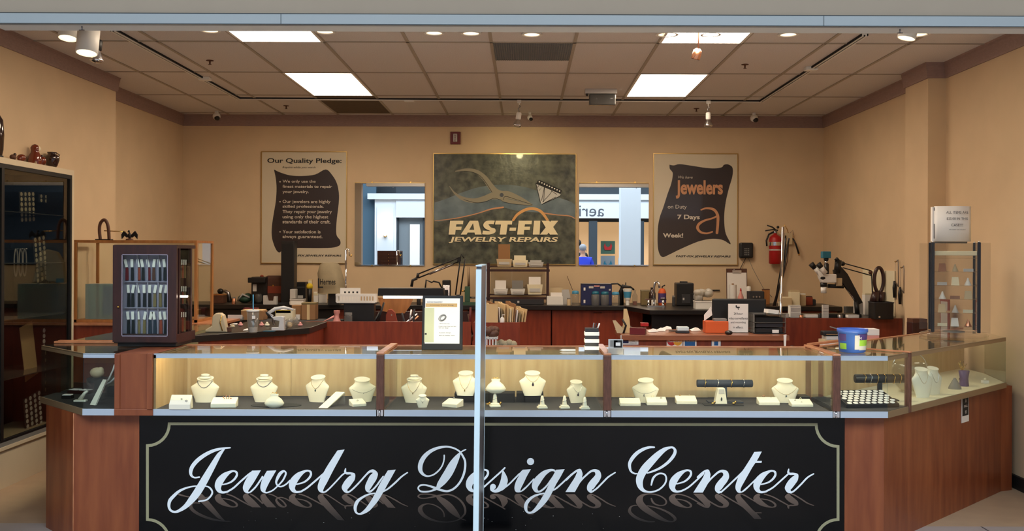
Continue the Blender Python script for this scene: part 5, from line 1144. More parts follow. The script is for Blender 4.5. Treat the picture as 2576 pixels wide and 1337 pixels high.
flat(t,c,[(252,215),(295,222),(350,210),(450,222),(600,245),(700,252),(770,240),(790,217),(830,212),(870,235),(880,280),(870,350),(840,450),(810,580),(795,700),(795,800),(810,900),(858,1002),(790,965),(720,950),(640,952),(540,975),(440,1015),(330,1065),(250,1105),(185,1130),(150,1090),(135,1000),(137,850),(155,740),(190,640),(235,500),(270,400),(285,310),(275,280),(255,255)],'poster_dark','scroll_shape',0.001,f5)
wtext(t,c,'We have',(338,325,482,352),'text_light',f5,0.002,-0.005,0.2)
wtext(t,c,'Jewelers',(315,368,780,553),'copper_text',f5,0.002,0.03) if 'copper_text' in MATS else None
M_('copper_text', (196,140,100), 0.5)
wtext(t,c,'Jewelers',(315,368,780,553),'copper_text',f5,0.002,0.035)
wtext(t,c,'on Duty',(235,612,422,662),'text_light',f5,0.002,0.0); wtext(t,c,'7 Days',(330,710,552,770),'text_light',f5,0.002,0.03); wtext(t,c,'Week!',(188,892,387,938),'text_light',f5,0.002,0.03)
flat_stroke(t,c,[[(565,662,14),(620,646,18),(690,660,26),(728,715,28),(730,800,26),(722,890,26)],[(725,722,18),(680,745,16),(600,768,20),(545,802,26),(530,842,28),(560,882,22),(620,895,16),(675,880,16)]],'copper_text','thin_letter',0.002,f5)
wtext(t,c,'FAST-FIX JEWELRY REPAIRS',(315,1112,858,1139),'text_dark',f5,0.002,0.03,0.15)
f3 = crop(1070,360,3.9325)
t, c = wall_sign('shop_sign','large slate patterned shop sign with pliers and diamond, centre of the back wall','sign',1090,1449,386,667,'brass_frame','slate')
flat(t,c,[(92,590),(200,555),(350,495),(520,440),(700,415),(860,418),(1000,440),(1160,490),(1300,535),(1480,610),(1480,748),(1420,722),(1300,712),(1160,692),(1000,680),(880,665),(770,640),(680,655),(600,672),(500,702),(400,726),(300,746),(92,772)],'slate_band','horizon_band',0.001,f3)
flat_stroke(t,c,[[(92,772,6),(300,746,10),(500,702,10),(650,655,14),(770,637,16)],[(1160,692,14),(1300,712,10),(1420,722,10),(1480,747,8)]],'copper_text','copper_line',0.0016,f3)
M_('tool_grey', (138,130,110), 0.5)
flat_stroke(t,c,[[(300,280,10),(400,265,24),(500,282,38),(580,340,50),(640,420,58),(690,480,66),(750,515,84),(820,515,74),(920,548,50),(1000,582,28),(1060,612,6)],[(240,430,6),(290,495,18),(370,550,38),(480,572,46),(580,552,54),(660,525,66),(750,520,80)],[(760,560,30),(850,580,36),(950,598,24),(1060,616,6)]],'tool_grey','pliers_drawing',0.002,f3)
flat_stroke(t,c,[[(768,562,5),(795,530,5),(900,560,4),(1000,592,4),(1060,612,3)],[(345,288,4),(450,286,5),(540,325,5),(600,395,5),(660,488,5)],[(380,560,4),(500,592,5),(600,580,5),(680,548,4),(760,570,4)],[(760,582,4),(860,602,4),(1055,622,3)]],'text_dark','pliers_outline',0.0026,f3)
flat(t,c,disc_pts(755,515,20,16),'text_grey','pivot',0.003,f3)
flat(t,c,[(1093,398),(1340,505),(1325,530),(1155,608),(1138,590)],'pale_grey','diamond_drawing',0.002,f3)
flat(t,c,[(1112,372),(1135,368),(1352,468),(1345,490),(1335,505),(1095,405)],'text_dark','diamond_crown',0.0022,f3)
flat_stroke(t,c,[[(1110,440,5),(1140,395,5)],[(1125,470,5),(1175,430,5),(1150,570,5)],[(1175,430,5),(1250,475,5),(1160,585,5)],[(1250,475,5),(1300,510,5)],[(1290,535,5),(1165,600,5)],[(1093,398,7),(1138,590,7)],[(1325,530,7),(1155,608,7)],[(1180,440,5),(1170,585,5)]],'text_dark','diamond_facets',0.0026,f3)
for i in range(9): flat(t,c,disc_pts(1128+25*i,384+11.5*i,7,10),'paper','diamond_dot',0.003,f3)
flat_stroke(t,c,[[(870,762,24),(915,705,26),(1000,658,28),(1080,652,28),(1150,685,28),(1208,762,24)]],'orange_gold','ring_arc',0.002,f3) if 'orange_gold' in MATS else None
M_('orange_gold', (216,160,96), 0.4)
flat_stroke(t,c,[[(870,762,24),(915,705,26),(1000,658,28),(1080,652,28),(1150,685,28),(1208,762,24)]],'orange_gold','ring_arc',0.002,f3)
FL = [[(245,770),(377,770),(372,806),(307,806),(303,829),(360,829),(355,862),(300,862),(295,907),(230,907)],
 [(350,907),(440,770),(486,770),(408,907)],[(468,770),(522,770),(558,907),(490,907)],[(425,860),(492,860),(495,887),(412,887)]]+stroke([(688,770,676,806),(650,768,645,804),(600,775,625,808),(573,810,630,815),(590,845,650,836),(640,870,690,850),(625,872,690,885),(600,870,640,906),(570,868,562,905)])+[
 [(695,770),(862,770),(856,808),(690,808)],[(748,808),(814,808),(800,907),(734,907)],[(835,838),(899,838),(894,870),(830,870)]]
FL += [[(x+678,y) for x,y in FL[0]],[(1075,770),(1137,770),(1130,907),(1062,907)],[(1150,770),(1226,770),(1312,907),(1232,907)],[(1243,770),(1314,770),(1205,907),(1134,907)]]
for dx_, mt_, dy_ in ((-5,'text_dark',0.002),(0,'gold_text',0.004)):
    mb = MB()
    for i, pl in enumerate(FL):
        vs = [P(*f3(x+dx_,y-dx_), YW-0.013) for x, y in pl]; mb.add([(q.x-c[0],-dy_-i*2e-5,q.z-c[2]) for q in vs],[tuple(range(len(vs)))])
    mb.build('lettering',mt_,t)
wtext(t,c,'JEWELRY REPAIRS',(226,933,1306,1001),'text_dark',f3,0.002,0.03,0.15); wtext(t,c,'JEWELRY REPAIRS',(232,928,1312,995),'gold_text',f3,0.004,0.03,0.15)
# mirrors
def wmirror(u0, u1, v0, v1, label):
    a = P(u0,v0,YW); b = P(u1,v1,YW); t = thing('wall_mirror',label,'mirror',((a.x+b.x)/2,YW-0.012,(a.z+b.z)/2)); w, h = (b.x-a.x)/2, (a.z-b.z)/2
    MB().box(-w,w,0,0.011,-h,h).build('backing','brown',t); 
    MB().add([(-w,-0.001,-h),(w,-0.001,-h),(w,-0.001,h),(-w,-0.001,h)],[(0,1,2,3)]).build('glass','mirror',t)
    MB().box(-w,w,-0.005,0.0,-h-0.004,-h+0.006).build('bottom_channel','chrome',t); MB().box(-w,w,-0.005,0.0,h-0.005,h+0.004).build('top_channel','brass_frame',t)
    for s_ in (-0.5,0.6): MB().box(s_*w-0.008,s_*w+0.008,-0.008,0,-h-0.012,-h+0.004).build('clip','brass',t); MB().box(s_*w-0.008,s_*w+0.008,-0.008,0,h-0.004,h+0.012).build('clip','brass',t)
wmirror(893,1068,460,668,'square wall mirror left of the shop sign, showing the mall'); wmirror(1457,1631,460,668,'square wall mirror right of the shop sign, showing the mall')
# fire strobe
p = P(1146,348,YW); t = thing('fire_alarm','dark red fire alarm strobe high above the shop sign','alarm',(p.x,YW-0.03,p.z)); MB().box(-0.057,0.057,0,0.029,-0.07,0.07).build('housing','dark_red',t,bevel=0.004); MB().box(-0.022,0.022,-0.022,0,-0.045,0.045).build('lens','pale_grey',t,bevel=0.004)
o = text_mesh('FIRE',-0.04,0.04,-0.012,0.012,-0.024,'dark_red',t); o.rotation_euler = (0,-math.pi/2,0)
# telephone
p = P(1875,631,YW); t = thing('wall_phone','black wall telephone with keypad right of the jewelers poster','telephone',(p.x,YW-0.07,p.z)); MB().box(-0.075,0.075,0,0.068,-0.085,0.09).build('body','black',t,bevel=0.018)
k0 = None
for i in range(4):
    for j in range(3):
        if k0 is None: k0 = MB().box(-0.006,0.006,-0.004,0,-0.006,0.006).build('key','grey',t,loc=(-0.02,0,0.02))
        else: d = k0.copy(); d.location = (-0.02+0.02*j,0,0.02-0.022*i); COL.objects.link(d)
MB().tube([(0,0.05,-0.085),(-0.03,0.05,-0.14),(-0.06,0.05,-0.2),(-0.10,0.06,-0.27)],0.004,6).build('cord','black',t); MB().tube([(0.03,0.06,-0.08),(0.08,0.06,-0.2),(0.2,0.06,-0.42),(0.3,0.06,-0.52)],0.0025,6).build('cable','grey',t)
# extinguisher
p = P(1950,640,YW-0.09); t = thing('fire_extinguisher','red fire extinguisher hanging on the back wall behind the steel pole','fire extinguisher',(p.x,YW-0.09,P(1950,665,YW-0.09).z))
MB().lathe([(0.055,0),(0.068,0.01),(0.068,0.27),(0.06,0.30),(0.03,0.325),(0.018,0.33),(0.018,0.35)],n=28).build('cylinder','red',t); MB().lathe([(0.0685,0.205),(0.0685,0.245)],n=28).build('silver_band','silver',t); MB().lathe([(0.069,0.15),(0.069,0.165)],n=28).build('label_band','pale_grey',t)
MB().lathe([(0.02,0.345),(0.022,0.37),(0.012,0.375)],n=14).build('valve','steel',t); MB().tube([(0.03,0,0.375),(-0.02,0,0.385),(-0.11,0,0.37)],0.008,6).build('carry_handle','black',t); MB().tube([(0.0,0,0.385),(-0.03,0,0.41),(-0.09,0,0.43)],0.008,6).build('lever','black',t); MB().tube([(-0.01,0,0.36),(-0.07,0,0.33),(-0.10,-0.01,0.26),(-0.095,-0.01,0.2)],0.01,8).build('hose','black',t); MB().sph((0.03,0,0.41),(0.016,0.012,0.016),10,6).build('pin_knob','black',t)
MB().box(-0.03,0.03,0.03,0.088,0.1,0.25).build('bracket','black',t)
# torch holder on wall
p = P(1983,600,YW-0.05); t = thing('torch_holder','beige wall box with a hanging torch hose right of the extinguisher','torch holder',(p.x,YW-0.05,p.z)); MB().box(-0.035,0.05,0,0.048,-0.07,0.06).build('box','beige_plastic',t,bevel=0.006)
MB().tube([(0.05,0,0.0),(0.08,-0.01,-0.06),(0.115,-0.01,-0.17)],[0.007,0.009,0.011],8).build('torch','black',t); MB().tube([(0.115,-0.01,-0.17),(0.12,-0.01,-0.19)],0.010,8).build('torch_tip','brass',t)
MB().tube([(-0.03,-0.005,0.03),(-0.045,-0.01,-0.1),(-0.09,-0.02,-0.35),(-0.15,-0.03,-0.7)],0.007,8).build('hose','black',t); MB().tube([(0.0,-0.01,-0.07),(-0.01,-0.01,-0.25),(-0.08,-0.02,-0.5),(-0.18,-0.03,-0.75)],0.005,8).build('hose','brown',t)
MB().tube([(0.0,0,0.06),(-0.02,-0.01,0.11),(-0.05,-0.02,0.15)],0.004,6).build('nozzle','brass',t); MB().tube([(0.02,0,0.06),(0.05,0,0.09),(0.06,0,0.04)],0.0025,6).build('wire','grey',t)
# ================= work area furniture =================
BZ = 1.06
tag(MB().slab([(-3.82,10.36),(1.05,10.36),(1.22,9.62),(1.98,9.62),(2.15,10.36),(3.33,10.36),(3.33,11.04),(-3.82,11.04)],BZ-0.045,BZ).build('worktop','black_top',bevel=0.004),'long black worktop along the back wall, jutting out around the sink','worktop')
def cabinet(x0,x1,y0,y1,h,label,m_='red_wood',drawers=0,pulls=()):
    t = thing('base_cabinet',label,'cabinet',((x0+x1)/2,(y0+y1)/2,0),0); w, d = (x1-x0)/2, (y1-y0)/2
    MB().box(-w,w,-d+0.018,d,0,h).build('body',m_,t)
    if drawers:
        for i in range(drawers):
            z0 = 0.1+i*(h-0.1)/drawers; d_ = MB().box(-w+0.004,w-0.004,-d,-d+0.016,z0,z0+(h-0.1)/drawers-0.008).build('drawer',m_,t,bevel=0.002)
            MB().box(-0.045,0.045,-d-0.02,-d-0.012,z0+(h-0.1)/drawers-0.03,z0+(h-0.1)/drawers-0.022).build('handle','chrome',d_)
    else: MB().box(-w+0.004,w-0.004,-d,-d+0.016,0.1,h-0.006).build('door',m_,t,bevel=0.002)
    return t
H_ = BZ-0.047
cabinet(-3.8,-2.0,10.42,11.0,H_,'black fronted cabinet under the left end of the back worktop','black')
cabinet(-1.99,-0.6,10.42,11.0,H_,'red wood cabinet under the back worktop behind the jeweler lamp')
cabinet(-0.59,0.28,10.42,11.0,H_,'red wood cabinet under the back worktop, behind the file folders')
cabinet(0.29,1.25,10.42,11.0,H_,'red wood drawer cabinet under the back worktop, left of the sink',drawers=2)
cabinet(1.26,1.95,9.72,11.0,0.86,'red wood sink cabinet below the black jutting worktop')
tag(MB().box(1.25,1.96,9.70,9.72,0.87,BZ-0.047).build('apron_panel','black_top'),'black apron under the jutting sink worktop','panel')
cabinet(1.97,3.3,10.42,11.0,H_,'red wood cabinet under the back worktop behind the microscope')
# jeweller's bench panels
tag(MB().box(-1.80,-0.44,8.12,8.15,0,1.04).build('bench_screen','red_wood'),'wide red wood bench front behind the left glass showcase','screen')
t = thing('jewelers_bench','dark workbench hidden behind the wide red wood bench front','bench',(-1.12,8.45,0)); MB().box(-0.48,0.68,-0.29,0.29,0.86,0.9).build('bench_top','dark_wood',t); 
for x in (-0.43,0.63):
    for y in (-0.24,0.24): MB().box(x-0.03,x+0.03,y-0.03,y+0.03,0,0.86).build('leg','dark_wood',t)
t = thing('jewelers_bench','dark brown raised tool board at the back of the lamp bench','bench back',(-1.0,8.9,0)); MB().box(-0.45,0.5,0,0.03,0,1.08).build('board','dark_wood',t)
tag(MB().box(-0.42,-0.04,8.12,8.5,0,1.035).build('file_cabinet','red_wood'),'narrow red wood cabinet under the row of file folders','cabinet')
tag(MB().box(2.26,3.33,8.70,8.73,0,1.045).build('bench_screen','red_wood'),'red wood bench front at the right, below the microscope','screen')
t = thing('jewelers_bench','pale edged dark bench carrying the microscope at the right','bench',(2.8,9.25,0)); MB().box(-0.55,0.52,-0.5,0.3,1.0,1.04).build('bench_top','black_top',t); 
for x in (-0.5,0.47):
    for y in (-0.42,0.22): MB().box(x-0.03,x+0.03,y-0.03,y+0.03,0,1.0).build('leg','dark_wood',t)
t = thing('angled_bench','black topped bench with red wood front angled behind the left showcase','bench',(0,0,0)); pl = [(-2.25,6.66),(-1.62,7.44),(-1.62,8.10),(-2.27,8.10)]
MB().slab(pl,0.995,1.04).build('bench_top','black_top',t,bevel=0.003); MB().slab([(-2.22,6.72),(-1.645,7.46),(-1.645,8.09),(-2.25,8.09)],0,0.994).build('body','red_wood',t)
tag(MB().box(-2.27,-1.63,8.16,8.6,0,1.0).build('storage_box','matt_black'),'black cabinet behind the angled bench','cabinet')
tag(MB().slab([(-2.27,8.16),(-1.63,8.16),(-1.50,8.62),(-2.27,8.62)],1.001,1.03).build('tray_table','charcoal'),'dark grey tray top behind the plastic cup','table top')
# right desk
t = thing('sales_desk','wooden desk with card stickers on its front, right of centre','desk',(1.41,7.9,0)); MB().box(-0.66,0.63,-0.3,0.3,0.94,0.98).build('desk_top','oak2',t) if 'oak2' in MATS else None
M_('oak2', (150,92,62), 0.4, rgb2=(126,74,50), scale=8, stretch=(0.6,4,4), coat=0.2)
MB().box(-0.66,0.63,-0.3,0.3,0.94,0.98).build('desk_top','oak2',t,bevel=0.003); MB().box(-0.64,0.60,-0.27,-0.25,0,0.939).build('front_panel','red_wood',t); MB().box(-0.64,-0.62,-0.25,0.28,0,0.939).build('side_panel','red_wood',t); MB().box(0.58,0.60,-0.25,0.28,0,0.939).build('side_panel','red_wood',t)
def sticker(u0,u1,v0,v1,c,label,Y=7.629):
    a = P(u0,v0,Y); b = P(u1,v1,Y); t = thing('card_sticker',label,'sticker',((a.x+b.x)/2,Y-0.001,(a.z+b.z)/2)); w, h = (b.x-a.x)/2, (a.z-b.z)/2; MB().box(-w,w,-0.001,0,-h,h).build('backing',c,t); return t, w, h
t, w, h = sticker(1677,1717,844,874,'paper','white sticker with overlapping red and yellow circles on the desk front')
for x, c, d in ((-w*.38,'card_red',0.0015),(w*.38,'card_yellow',0.0018)):
    M_(c, (190,36,40) if 'red' in c else (228,160,40), 0.5)
    MB().add([(x+h*.75*math.cos(a),-d,h*.0+h*.75*math.sin(a)) for a in [2*math.pi*k/28 for k in range(28)]],[tuple(range(28))]).build('circle',c,t)
text_mesh('MasterCard',-w*.85,w*.85,-h*.16,h*.16,-0.0005,'paper',t,bold=0.02,extrude=0.002)
M_('amex_blue', (22,92,150), 0.5)
t, w, h = sticker(1719,1752,844,874,'paper','white sticker with a blue express card square, right of the circles sticker')
MB().box(-w*.78,w*.78,-0.002,-0.001,-h*.85,h*.85).build('blue_square','amex_blue',t); text_mesh('AMERICAN EXPRESS',-w*.7,w*.7,-h*.1,h*.2,-0.002,'paper',t,extrude=0.001)
t, w, h = sticker(1789,1814,847,874,'deep_blue','small dark blue sticker with a white lower half on the desk front'); MB().box(-w*.9,w*.9,-0.002,-0.001,-h*.95,h*.25).build('white_half','paper',t); MB().box(-w*.4,w*.4,-0.003,-0.002,-h*.7,h*.05).build('blue_square','amex_blue',t)
t, w, h = sticker(1561,1606,844,868,'paper','white and blue sticker hanging at the left end of the desk front'); MB().box(-w*.85,-w*.1,-0.002,-0.001,-h*.7,h*.8).build('blue_panel','deep_blue',t); text_mesh('Credit',0.0,w*.6,-h*.35,-h*.05,-0.001,'text_dark',t,extrude=0.001); text_mesh('Discover',0.0,w*.85,-h*.75,-h*.45,-0.001,'text_dark',t,extrude=0.001)

# ================= clutter =================
def st(u0, u1, vt, vb, z=BZ, ymax=10.9, ymin=None):
    uc = (u0+u1)/2; q = PZ(uc, vb, z); Y = min(q.y, ymax)
    if ymin: Y = max(Y, ymin)
    return P(uc,vt,Y).x, Y, (u1-u0)*Y/F, P(uc,vt,Y).z-z
def simple(name, label, cat, u0, u1, vt, vb, m_, z=BZ, depth=None, ymax=10.9, bevel=0.004, parts=(), rz=0.0, group=None, shape='box', ymin=None):
    x, Y, w, h = st(u0,u1,vt,vb,z,ymax,ymin); d = depth if depth else min(w, 0.2); t = thing(name,label,cat,(x,Y,z+0.0005),rz,group)
    m = MB()
    if shape == 'box': m.box(-w/2,w/2,-d/2,d/2,0,h)
    elif shape == 'cyl': m.lathe([(w*.47,0),(w*.5,h*.02),(w*.5,h*.97),(w*.47,h)],n=24)
    elif shape == 'taper': m.lathe([(w*.38,0),(w*.5,h)],n=24)
    m.build('body',m_,t,bevel=bevel if shape == 'box' else 0)
    for pn, pm, (a,b,c,e,f,g) in parts: MB().box(a*w,b*w,c*d,e*d,f*h,g*h).build(pn,pm,t,bevel=0.0015)
    return t, w, d, h
BX = lambda n,m,*a: (n,m,a)
# --- back worktop, left part
simple('wooden_box','brown wooden box at the far left of the back worktop','box',541,566,740,763,'brown',depth=0.12,parts=(BX('lid','oak',-.52,.52,-.52,.52,.86,1.0),))
x,Y,w,h = st(552,582,728,760); t = thing('desk_microphone','grey-blue bent nozzle tool with a black round head, left on back worktop','tool',(x,Y,BZ)); MB().tube([(0.05,0,0),(0.03,0,h*.7),(-0.0,0,h*.85),(-0.04,0,h*.82)],[0.03,0.022,0.018,0.015],10).build('nozzle','steel',t); MB().sph((-0.055,0,h*.84),(0.035,0.03,0.03)).build('head','black',t)
x,Y,w,h = st(598,634,736,762); t = thing('cloth_bundle','grey-green cloth bundle with a pale strap, left of the coffee maker','cloth',(x,Y,BZ)); m=MB(); m.sph((0,0,h*.4),(w*.5,0.08,h*.42)).sph((w*.2,0,h*.55),(w*.28,0.06,h*.4)); m.build('bundle','green',t); MB().tube([(-w*.4,-0.05,h*.2),(0,-0.09,h*.85),(w*.4,-0.05,h*.5)],0.012,6).build('strap','pale_grey',t)
t,w,d,h = simple('coffee_maker','black drip coffee maker with a white label, left on back worktop','coffee maker',638,676,697,762,'black',depth=0.18,parts=(BX('label','paper',-.4,-.15,-.52,-.5,.45,.72),BX('indicator','silver',0.0,.1,-.52,-.5,.85,.9)))
MB().box(-w*.62,w*.5,-d*.9,-d*.5,h*.78,h*.98).build('brew_head','black',t,bevel=0.006); MB().lathe([(0.03,0.01),(0.04,0.03),(0.038,0.08),(0.03,0.1)],(w*.05,-d*.75,0),n=18).build('carafe','smoke_plastic',t); MB().sph((w*0.05,0,h*1.02),(0.02,0.02,0.015)).build('lid_knob','rust',t)
t,w,d,h = simple('leather_bag','upright rounded brown leather case between coffee maker and dark column','case',668,712,694,762,'brown',depth=0.10,bevel=0.03,parts=(BX('clasp','brass',-.05,.05,-.53,-.5,.6,.66),BX('flap','rust',-.46,.46,-.52,-.5,.35,.62)))
x,Y,w,h = st(675,708,742,764,ymin=10.4); t = thing('tape_stand','small white slotted stand in front of the brown case','stand',(x,10.45,BZ)); m = MB(); m.prism([(-w/2,0),(w/2,0),(w*.5,h*.9),(w*.3,h*.9),(w*.25,h*.4),(-w*.2,h*.4),(-w*.3,h),(-w*.5,h)],-0.03,0.03); m.build('stand','pale_grey',t)
t,w,d,h = simple('speaker_column','tall narrow black column standing in front of the pledge poster','column',711,744,607,764,'black',depth=0.14,ymax=10.6,bevel=0.006,parts=(BX('grille','matt_black',-.42,.42,-.51,-.5,.05,.95),BX('foot','charcoal',-.7,.7,-.6,.6,0,.02)))
simple('card_terminal','black tilted card printer right of the tall black column','printer',748,772,710,750,'black',depth=0.14,parts=(BX('screen','pale_grey',-.3,.25,-.52,-.5,.15,.35),BX('slot','charcoal',-.4,.4,-.52,-.5,.7,.78)))
simple('document_stand','pale grey curved stand beside the tall black column','stand',732,746,728,758,'pale_grey',depth=0.1,ymax=10.45,parts=(BX('front_lip','white',-.5,.5,-.7,-.5,0,.2),))
simple('lidded_tub','white lidded plastic tub on the edge of the back worktop','tub',733,766,752,768,'white',depth=0.1,parts=(BX('lid','pale_grey',-.54,.54,-.54,.54,.75,1.0),))
x,Y,w,h = st(781,800,712,762); t = thing('foam_microphone','black stand with a round yellow foam head on the back worktop','microphone',(x,10.6,BZ)); MB().cyl((0,0,0),(0,0,h*.75),0.02,0.028).build('stand','black',t); MB().sph((0,0,h*.85),0.036).build('foam_head','yellow',t); MB().lathe([(0.05,0),(0.04,0.01)]).build('foot','black',t)
for i,(u0,u1,vt,l) in enumerate(((776,786,703,'tallest beige folder left of the yellow headed stand'),(790,802,735,'small white packet below the yellow headed stand'),(803,822,732,'crumpled white packet before the grey machine cover'))):
    simple('paper_packet',l,'packet',u0,u1,vt,762,['manila','paper','paper'][i],depth=0.05,ymax=10.75,parts=(BX('fold','cream',-.45,.45,-.56,-.5,.7,.95),))
# engraving machine with cover
t = thing('covered_machine','engraving machine under a grey-green fabric cover with black lettering','machine',(P(828,0,10.3).x,10.3,BZ+0.001)); s_ = 10.3/F
zt = P(828,662,10.3).z-BZ; zm = P(828,737,10.3).z-BZ; 
MB().box(0.0,0.115,-0.0,0.14,0,zm+0.05).build('machine_body','black',t)
vs=[];n=20
prof=[(1.0,zm-0.01,0.145),(0.97,zm+0.1,0.14),(0.9,zm+0.2,0.13),(0.8,zt-0.03,0.11),(0.55,zt,0.08)]
m=MB()
for i,(k_,z,r) in enumerate(prof):
    for j in range(n): a=2*math.pi*j/n; rr=1+0.05*math.sin(5*a+i*0.3); vs.append((r*1.0*rr*math.cos(a)+0.0+0.02*(i<2),0.07+r*0.75*rr*math.sin(a),z))
fs=[(i*n+j,i*n+(j+1)%n,(i+1)*n+(j+1)%n,(i+1)*n+j) for i in range(len(prof)-1) for j in range(n)]
m.add(vs,fs,True); m.add(vs[-n:],[tuple(range(n))]); m.build('cover','grey_cloth',t)
a = P(806,712,10.3); b = P(847,697,10.3); text_mesh('Hermes',a.x-t.location.x+0.01,b.x-t.location.x,zm+0.085,zm+0.145,-0.064,'text_dark',t,bold=0.02)
MB().box(-0.095,-0.08,-0.064,-0.058,zm+0.06,zm+0.15).build('cover_bracket','text_dark',t); MB().box(-0.095,-0.04,-0.064,-0.058,zm+0.05,zm+0.065).build('cover_bracket','text_dark',t)
# chrome hose pole
p = P(870,640,9.2); t = thing('chrome_pole','chrome pole with a curled hook right of the grey covered machine','pole',(p.x,9.2,1.0)); zt = P(870,630,9.2).z-1.0; MB().cyl((0,0,0),(0,0,zt),0.009).build('pole','chrome',t); MB().tube([(0,0,zt-0.01),(0.012,0,zt+0.015),(0.03,0,zt+0.01),(0.032,0,zt-0.05)],0.006,8).build('bend','chrome',t); MB().tube([(0.035,0,zt-0.05),(0.05,0,zt-0.06),(0.055,0,zt-0.04)],0.005,6).build('hook','brass',t); MB().box(-0.06,0.06,-0.06,0.06,-1.0,-0.94).build('floor_foot','charcoal',t); MB().cyl((0,0,-0.94),(0,0,0),0.012).build('lower_pole','steel',t)
# white basket on black stand
zb_ = P(900,762,8.5).z; t = thing('pedestal_box','black flat topped stand behind the bench screen under the white basket','stand',(P(905,0,8.5).x,8.5,0.901)); MB().box(-0.12,0.14,-0.05,0.05,0,zb_-0.901-0.003).build('body','black',t,bevel=0.004); MB().box(-0.14,0.16,-0.06,0.06,zb_-0.909,zb_-0.903).build('top_plate','charcoal',t)
t = thing('plastic_basket','white plastic basket with vertical slots left of the desk lamp','basket',(P(900,0,8.5).x,8.5,zb_)); w,h = 100*8.5/F/2, 22*8.5/F
m = MB(); m.box(-w*.9,w*.9,-0.05,0.05,0,0.006); m.build('base','white',t)
m = MB(); 
for y in (-0.058,0.05): m.box(-w,w,y,y+0.008,h*.75,h); m.box(-w*.95,w*.95,y,y+0.008,0.0,h*.2)
m.box(-w,-w+0.008,-0.05,0.05,0.006,h); m.box(w-0.008,w,-0.05,0.05,0.006,h); m.build('rim','white',t)
for i in range(14): x = -w*.93+i*w*1.86/13; MB().box(x-0.006,x+0.006,-0.056,-0.052,h*.1,h*.8).build('slat','white',t)
o = tag(MB().box(-0.095,0.08,-0.002,0.002,0,0.12).build('paper_card','paper',loc=(P(886,0,8.5).x,8.5,zb_+0.007)),'white card with four dark stamps standing in the white basket','card')
for i in range(4): MB().box(-0.06+0.035*i,-0.045+0.035*i,-0.003,-0.002,0.075,0.09).build('stamp','text_dark',o)
# small fluorescent bench lamp
LY = 8.35
a = P(952,725,LY); b = P(1118,745,LY); t = thing('bench_lamp','long black fluorescent bench lamp with a jointed arm, glowing pinkish below','lamp',((a.x+b.x)/2,LY,b.z)); w = (b.x-a.x)/2; h = a.z-b.z
MB().prism([(-w,0.0),(w,0.0),(w*.98,h),(-w*.98,h*1.0)],-0.05,0.09).build('lamp_head','black',t,bevel=0.004)
MB().tube([(-w*.85,-0.0,-0.010),(w*.85,0,-0.010)],0.013,10).build('tube','lamp_glow',t)
def rel(u,v,Yy=LY): q = P(u,v,Yy); return (q.x-t.location.x, Yy-LY, q.z-t.location.z)
MB().tube([rel(1035,722),rel(1038,706),rel(1050,700)],0.012,8).build('swivel','black',t); MB().tube([rel(1050,700),rel(1052,688)],0.012,8).build('swivel','black',t)
for dv in (0,10): MB().tube([rel(1052,690+dv),rel(1156,648+dv,8.45)],0.006,8).build('arm','black',t)
MB().tube([rel(1080,690),rel(1140,665,8.43)],0.009,8).build('spring','steel',t)
for du in (0,12): MB().tube([rel(1158+du,652,8.45),rel(1146+du,742,8.5)],0.006,8).build('lower_arm','black',t)
MB().tube([rel(1158,652,8.45),rel(1160,640,8.45),rel(1168,650,8.45)],0.005,8).build('joint_loop','black',t); MB().cyl(rel(1155,655,8.43),rel(1155,655,8.5),0.018).build('joint','black',t); MB().cyl(rel(1152,742,8.5),rel(1152,815,8.5),0.018).build('clamp_post','black',t)
# black speech mask etc above the lamp
x,Y,w,h = st(1063,1110,703,768); t = thing('headband_visor','black headband magnifier lying on the back worktop behind the lamp','visor',(x,10.6,BZ)); MB().tube([(-w*.45,0,h*.6),(-w*.4,0,h*.95),(-w*.1,0.02,h*.85),(0,0,h*.9),(w*.3,0,h*.85),(w*.48,0,h*.6)],0.009,8).build('headband','black',t); MB().box(-w*.5,w*.5,-0.03,0.03,0,h*.55).build('visor_box','brown',t,bevel=0.01); MB().box(-w*.2,w*.3,-0.034,-0.03,h*.2,h*.5).build('lens_plate','beige_plastic',t)
simple('electronic_tester','black and silver handheld tester standing behind the lamp','tester',1113,1134,705,766,'black',depth=0.06,ymax=10.5,bevel=0.012,parts=(BX('silver_face','silver',-.4,.4,-.56,-.5,.15,.8),BX('dial','black',-.2,.2,-.6,-.56,.35,.6)))
x,Y,w,h = st(1170,1186,720,766); t = thing('bench_vise','small green bench vise with brass knobs by the standing sign top','vise',(x,10.45,BZ)); MB().box(-w*.4,w*.4,-0.03,0.03,0.03,h).build('body','green',t,bevel=0.006); MB().box(-w*1.2,w*1.6,-0.05,0.05,0,0.03).build('base','green',t); MB().cyl((-w*.4,0,h*.75),(-w*.9,0,h*.75),0.008).build('knob','brass',t); MB().cyl((w*.4,0,h*.4),(w*1.2,0,h*.4),0.010).build('screw','steel',t)
for u,l in ((1178,'slim brown handled needle tool standing in the green vise'),(1181,'slim black handled needle tool beside the green vise')): p_ = P(u,672,10.5); tag(MB().tube([(0,0,0),(0.0,0,p_.z-BZ-h)],[0.007,0.002],6).build('needle_tool','brown',loc=(p_.x,10.47,BZ+h)),l,'tool')
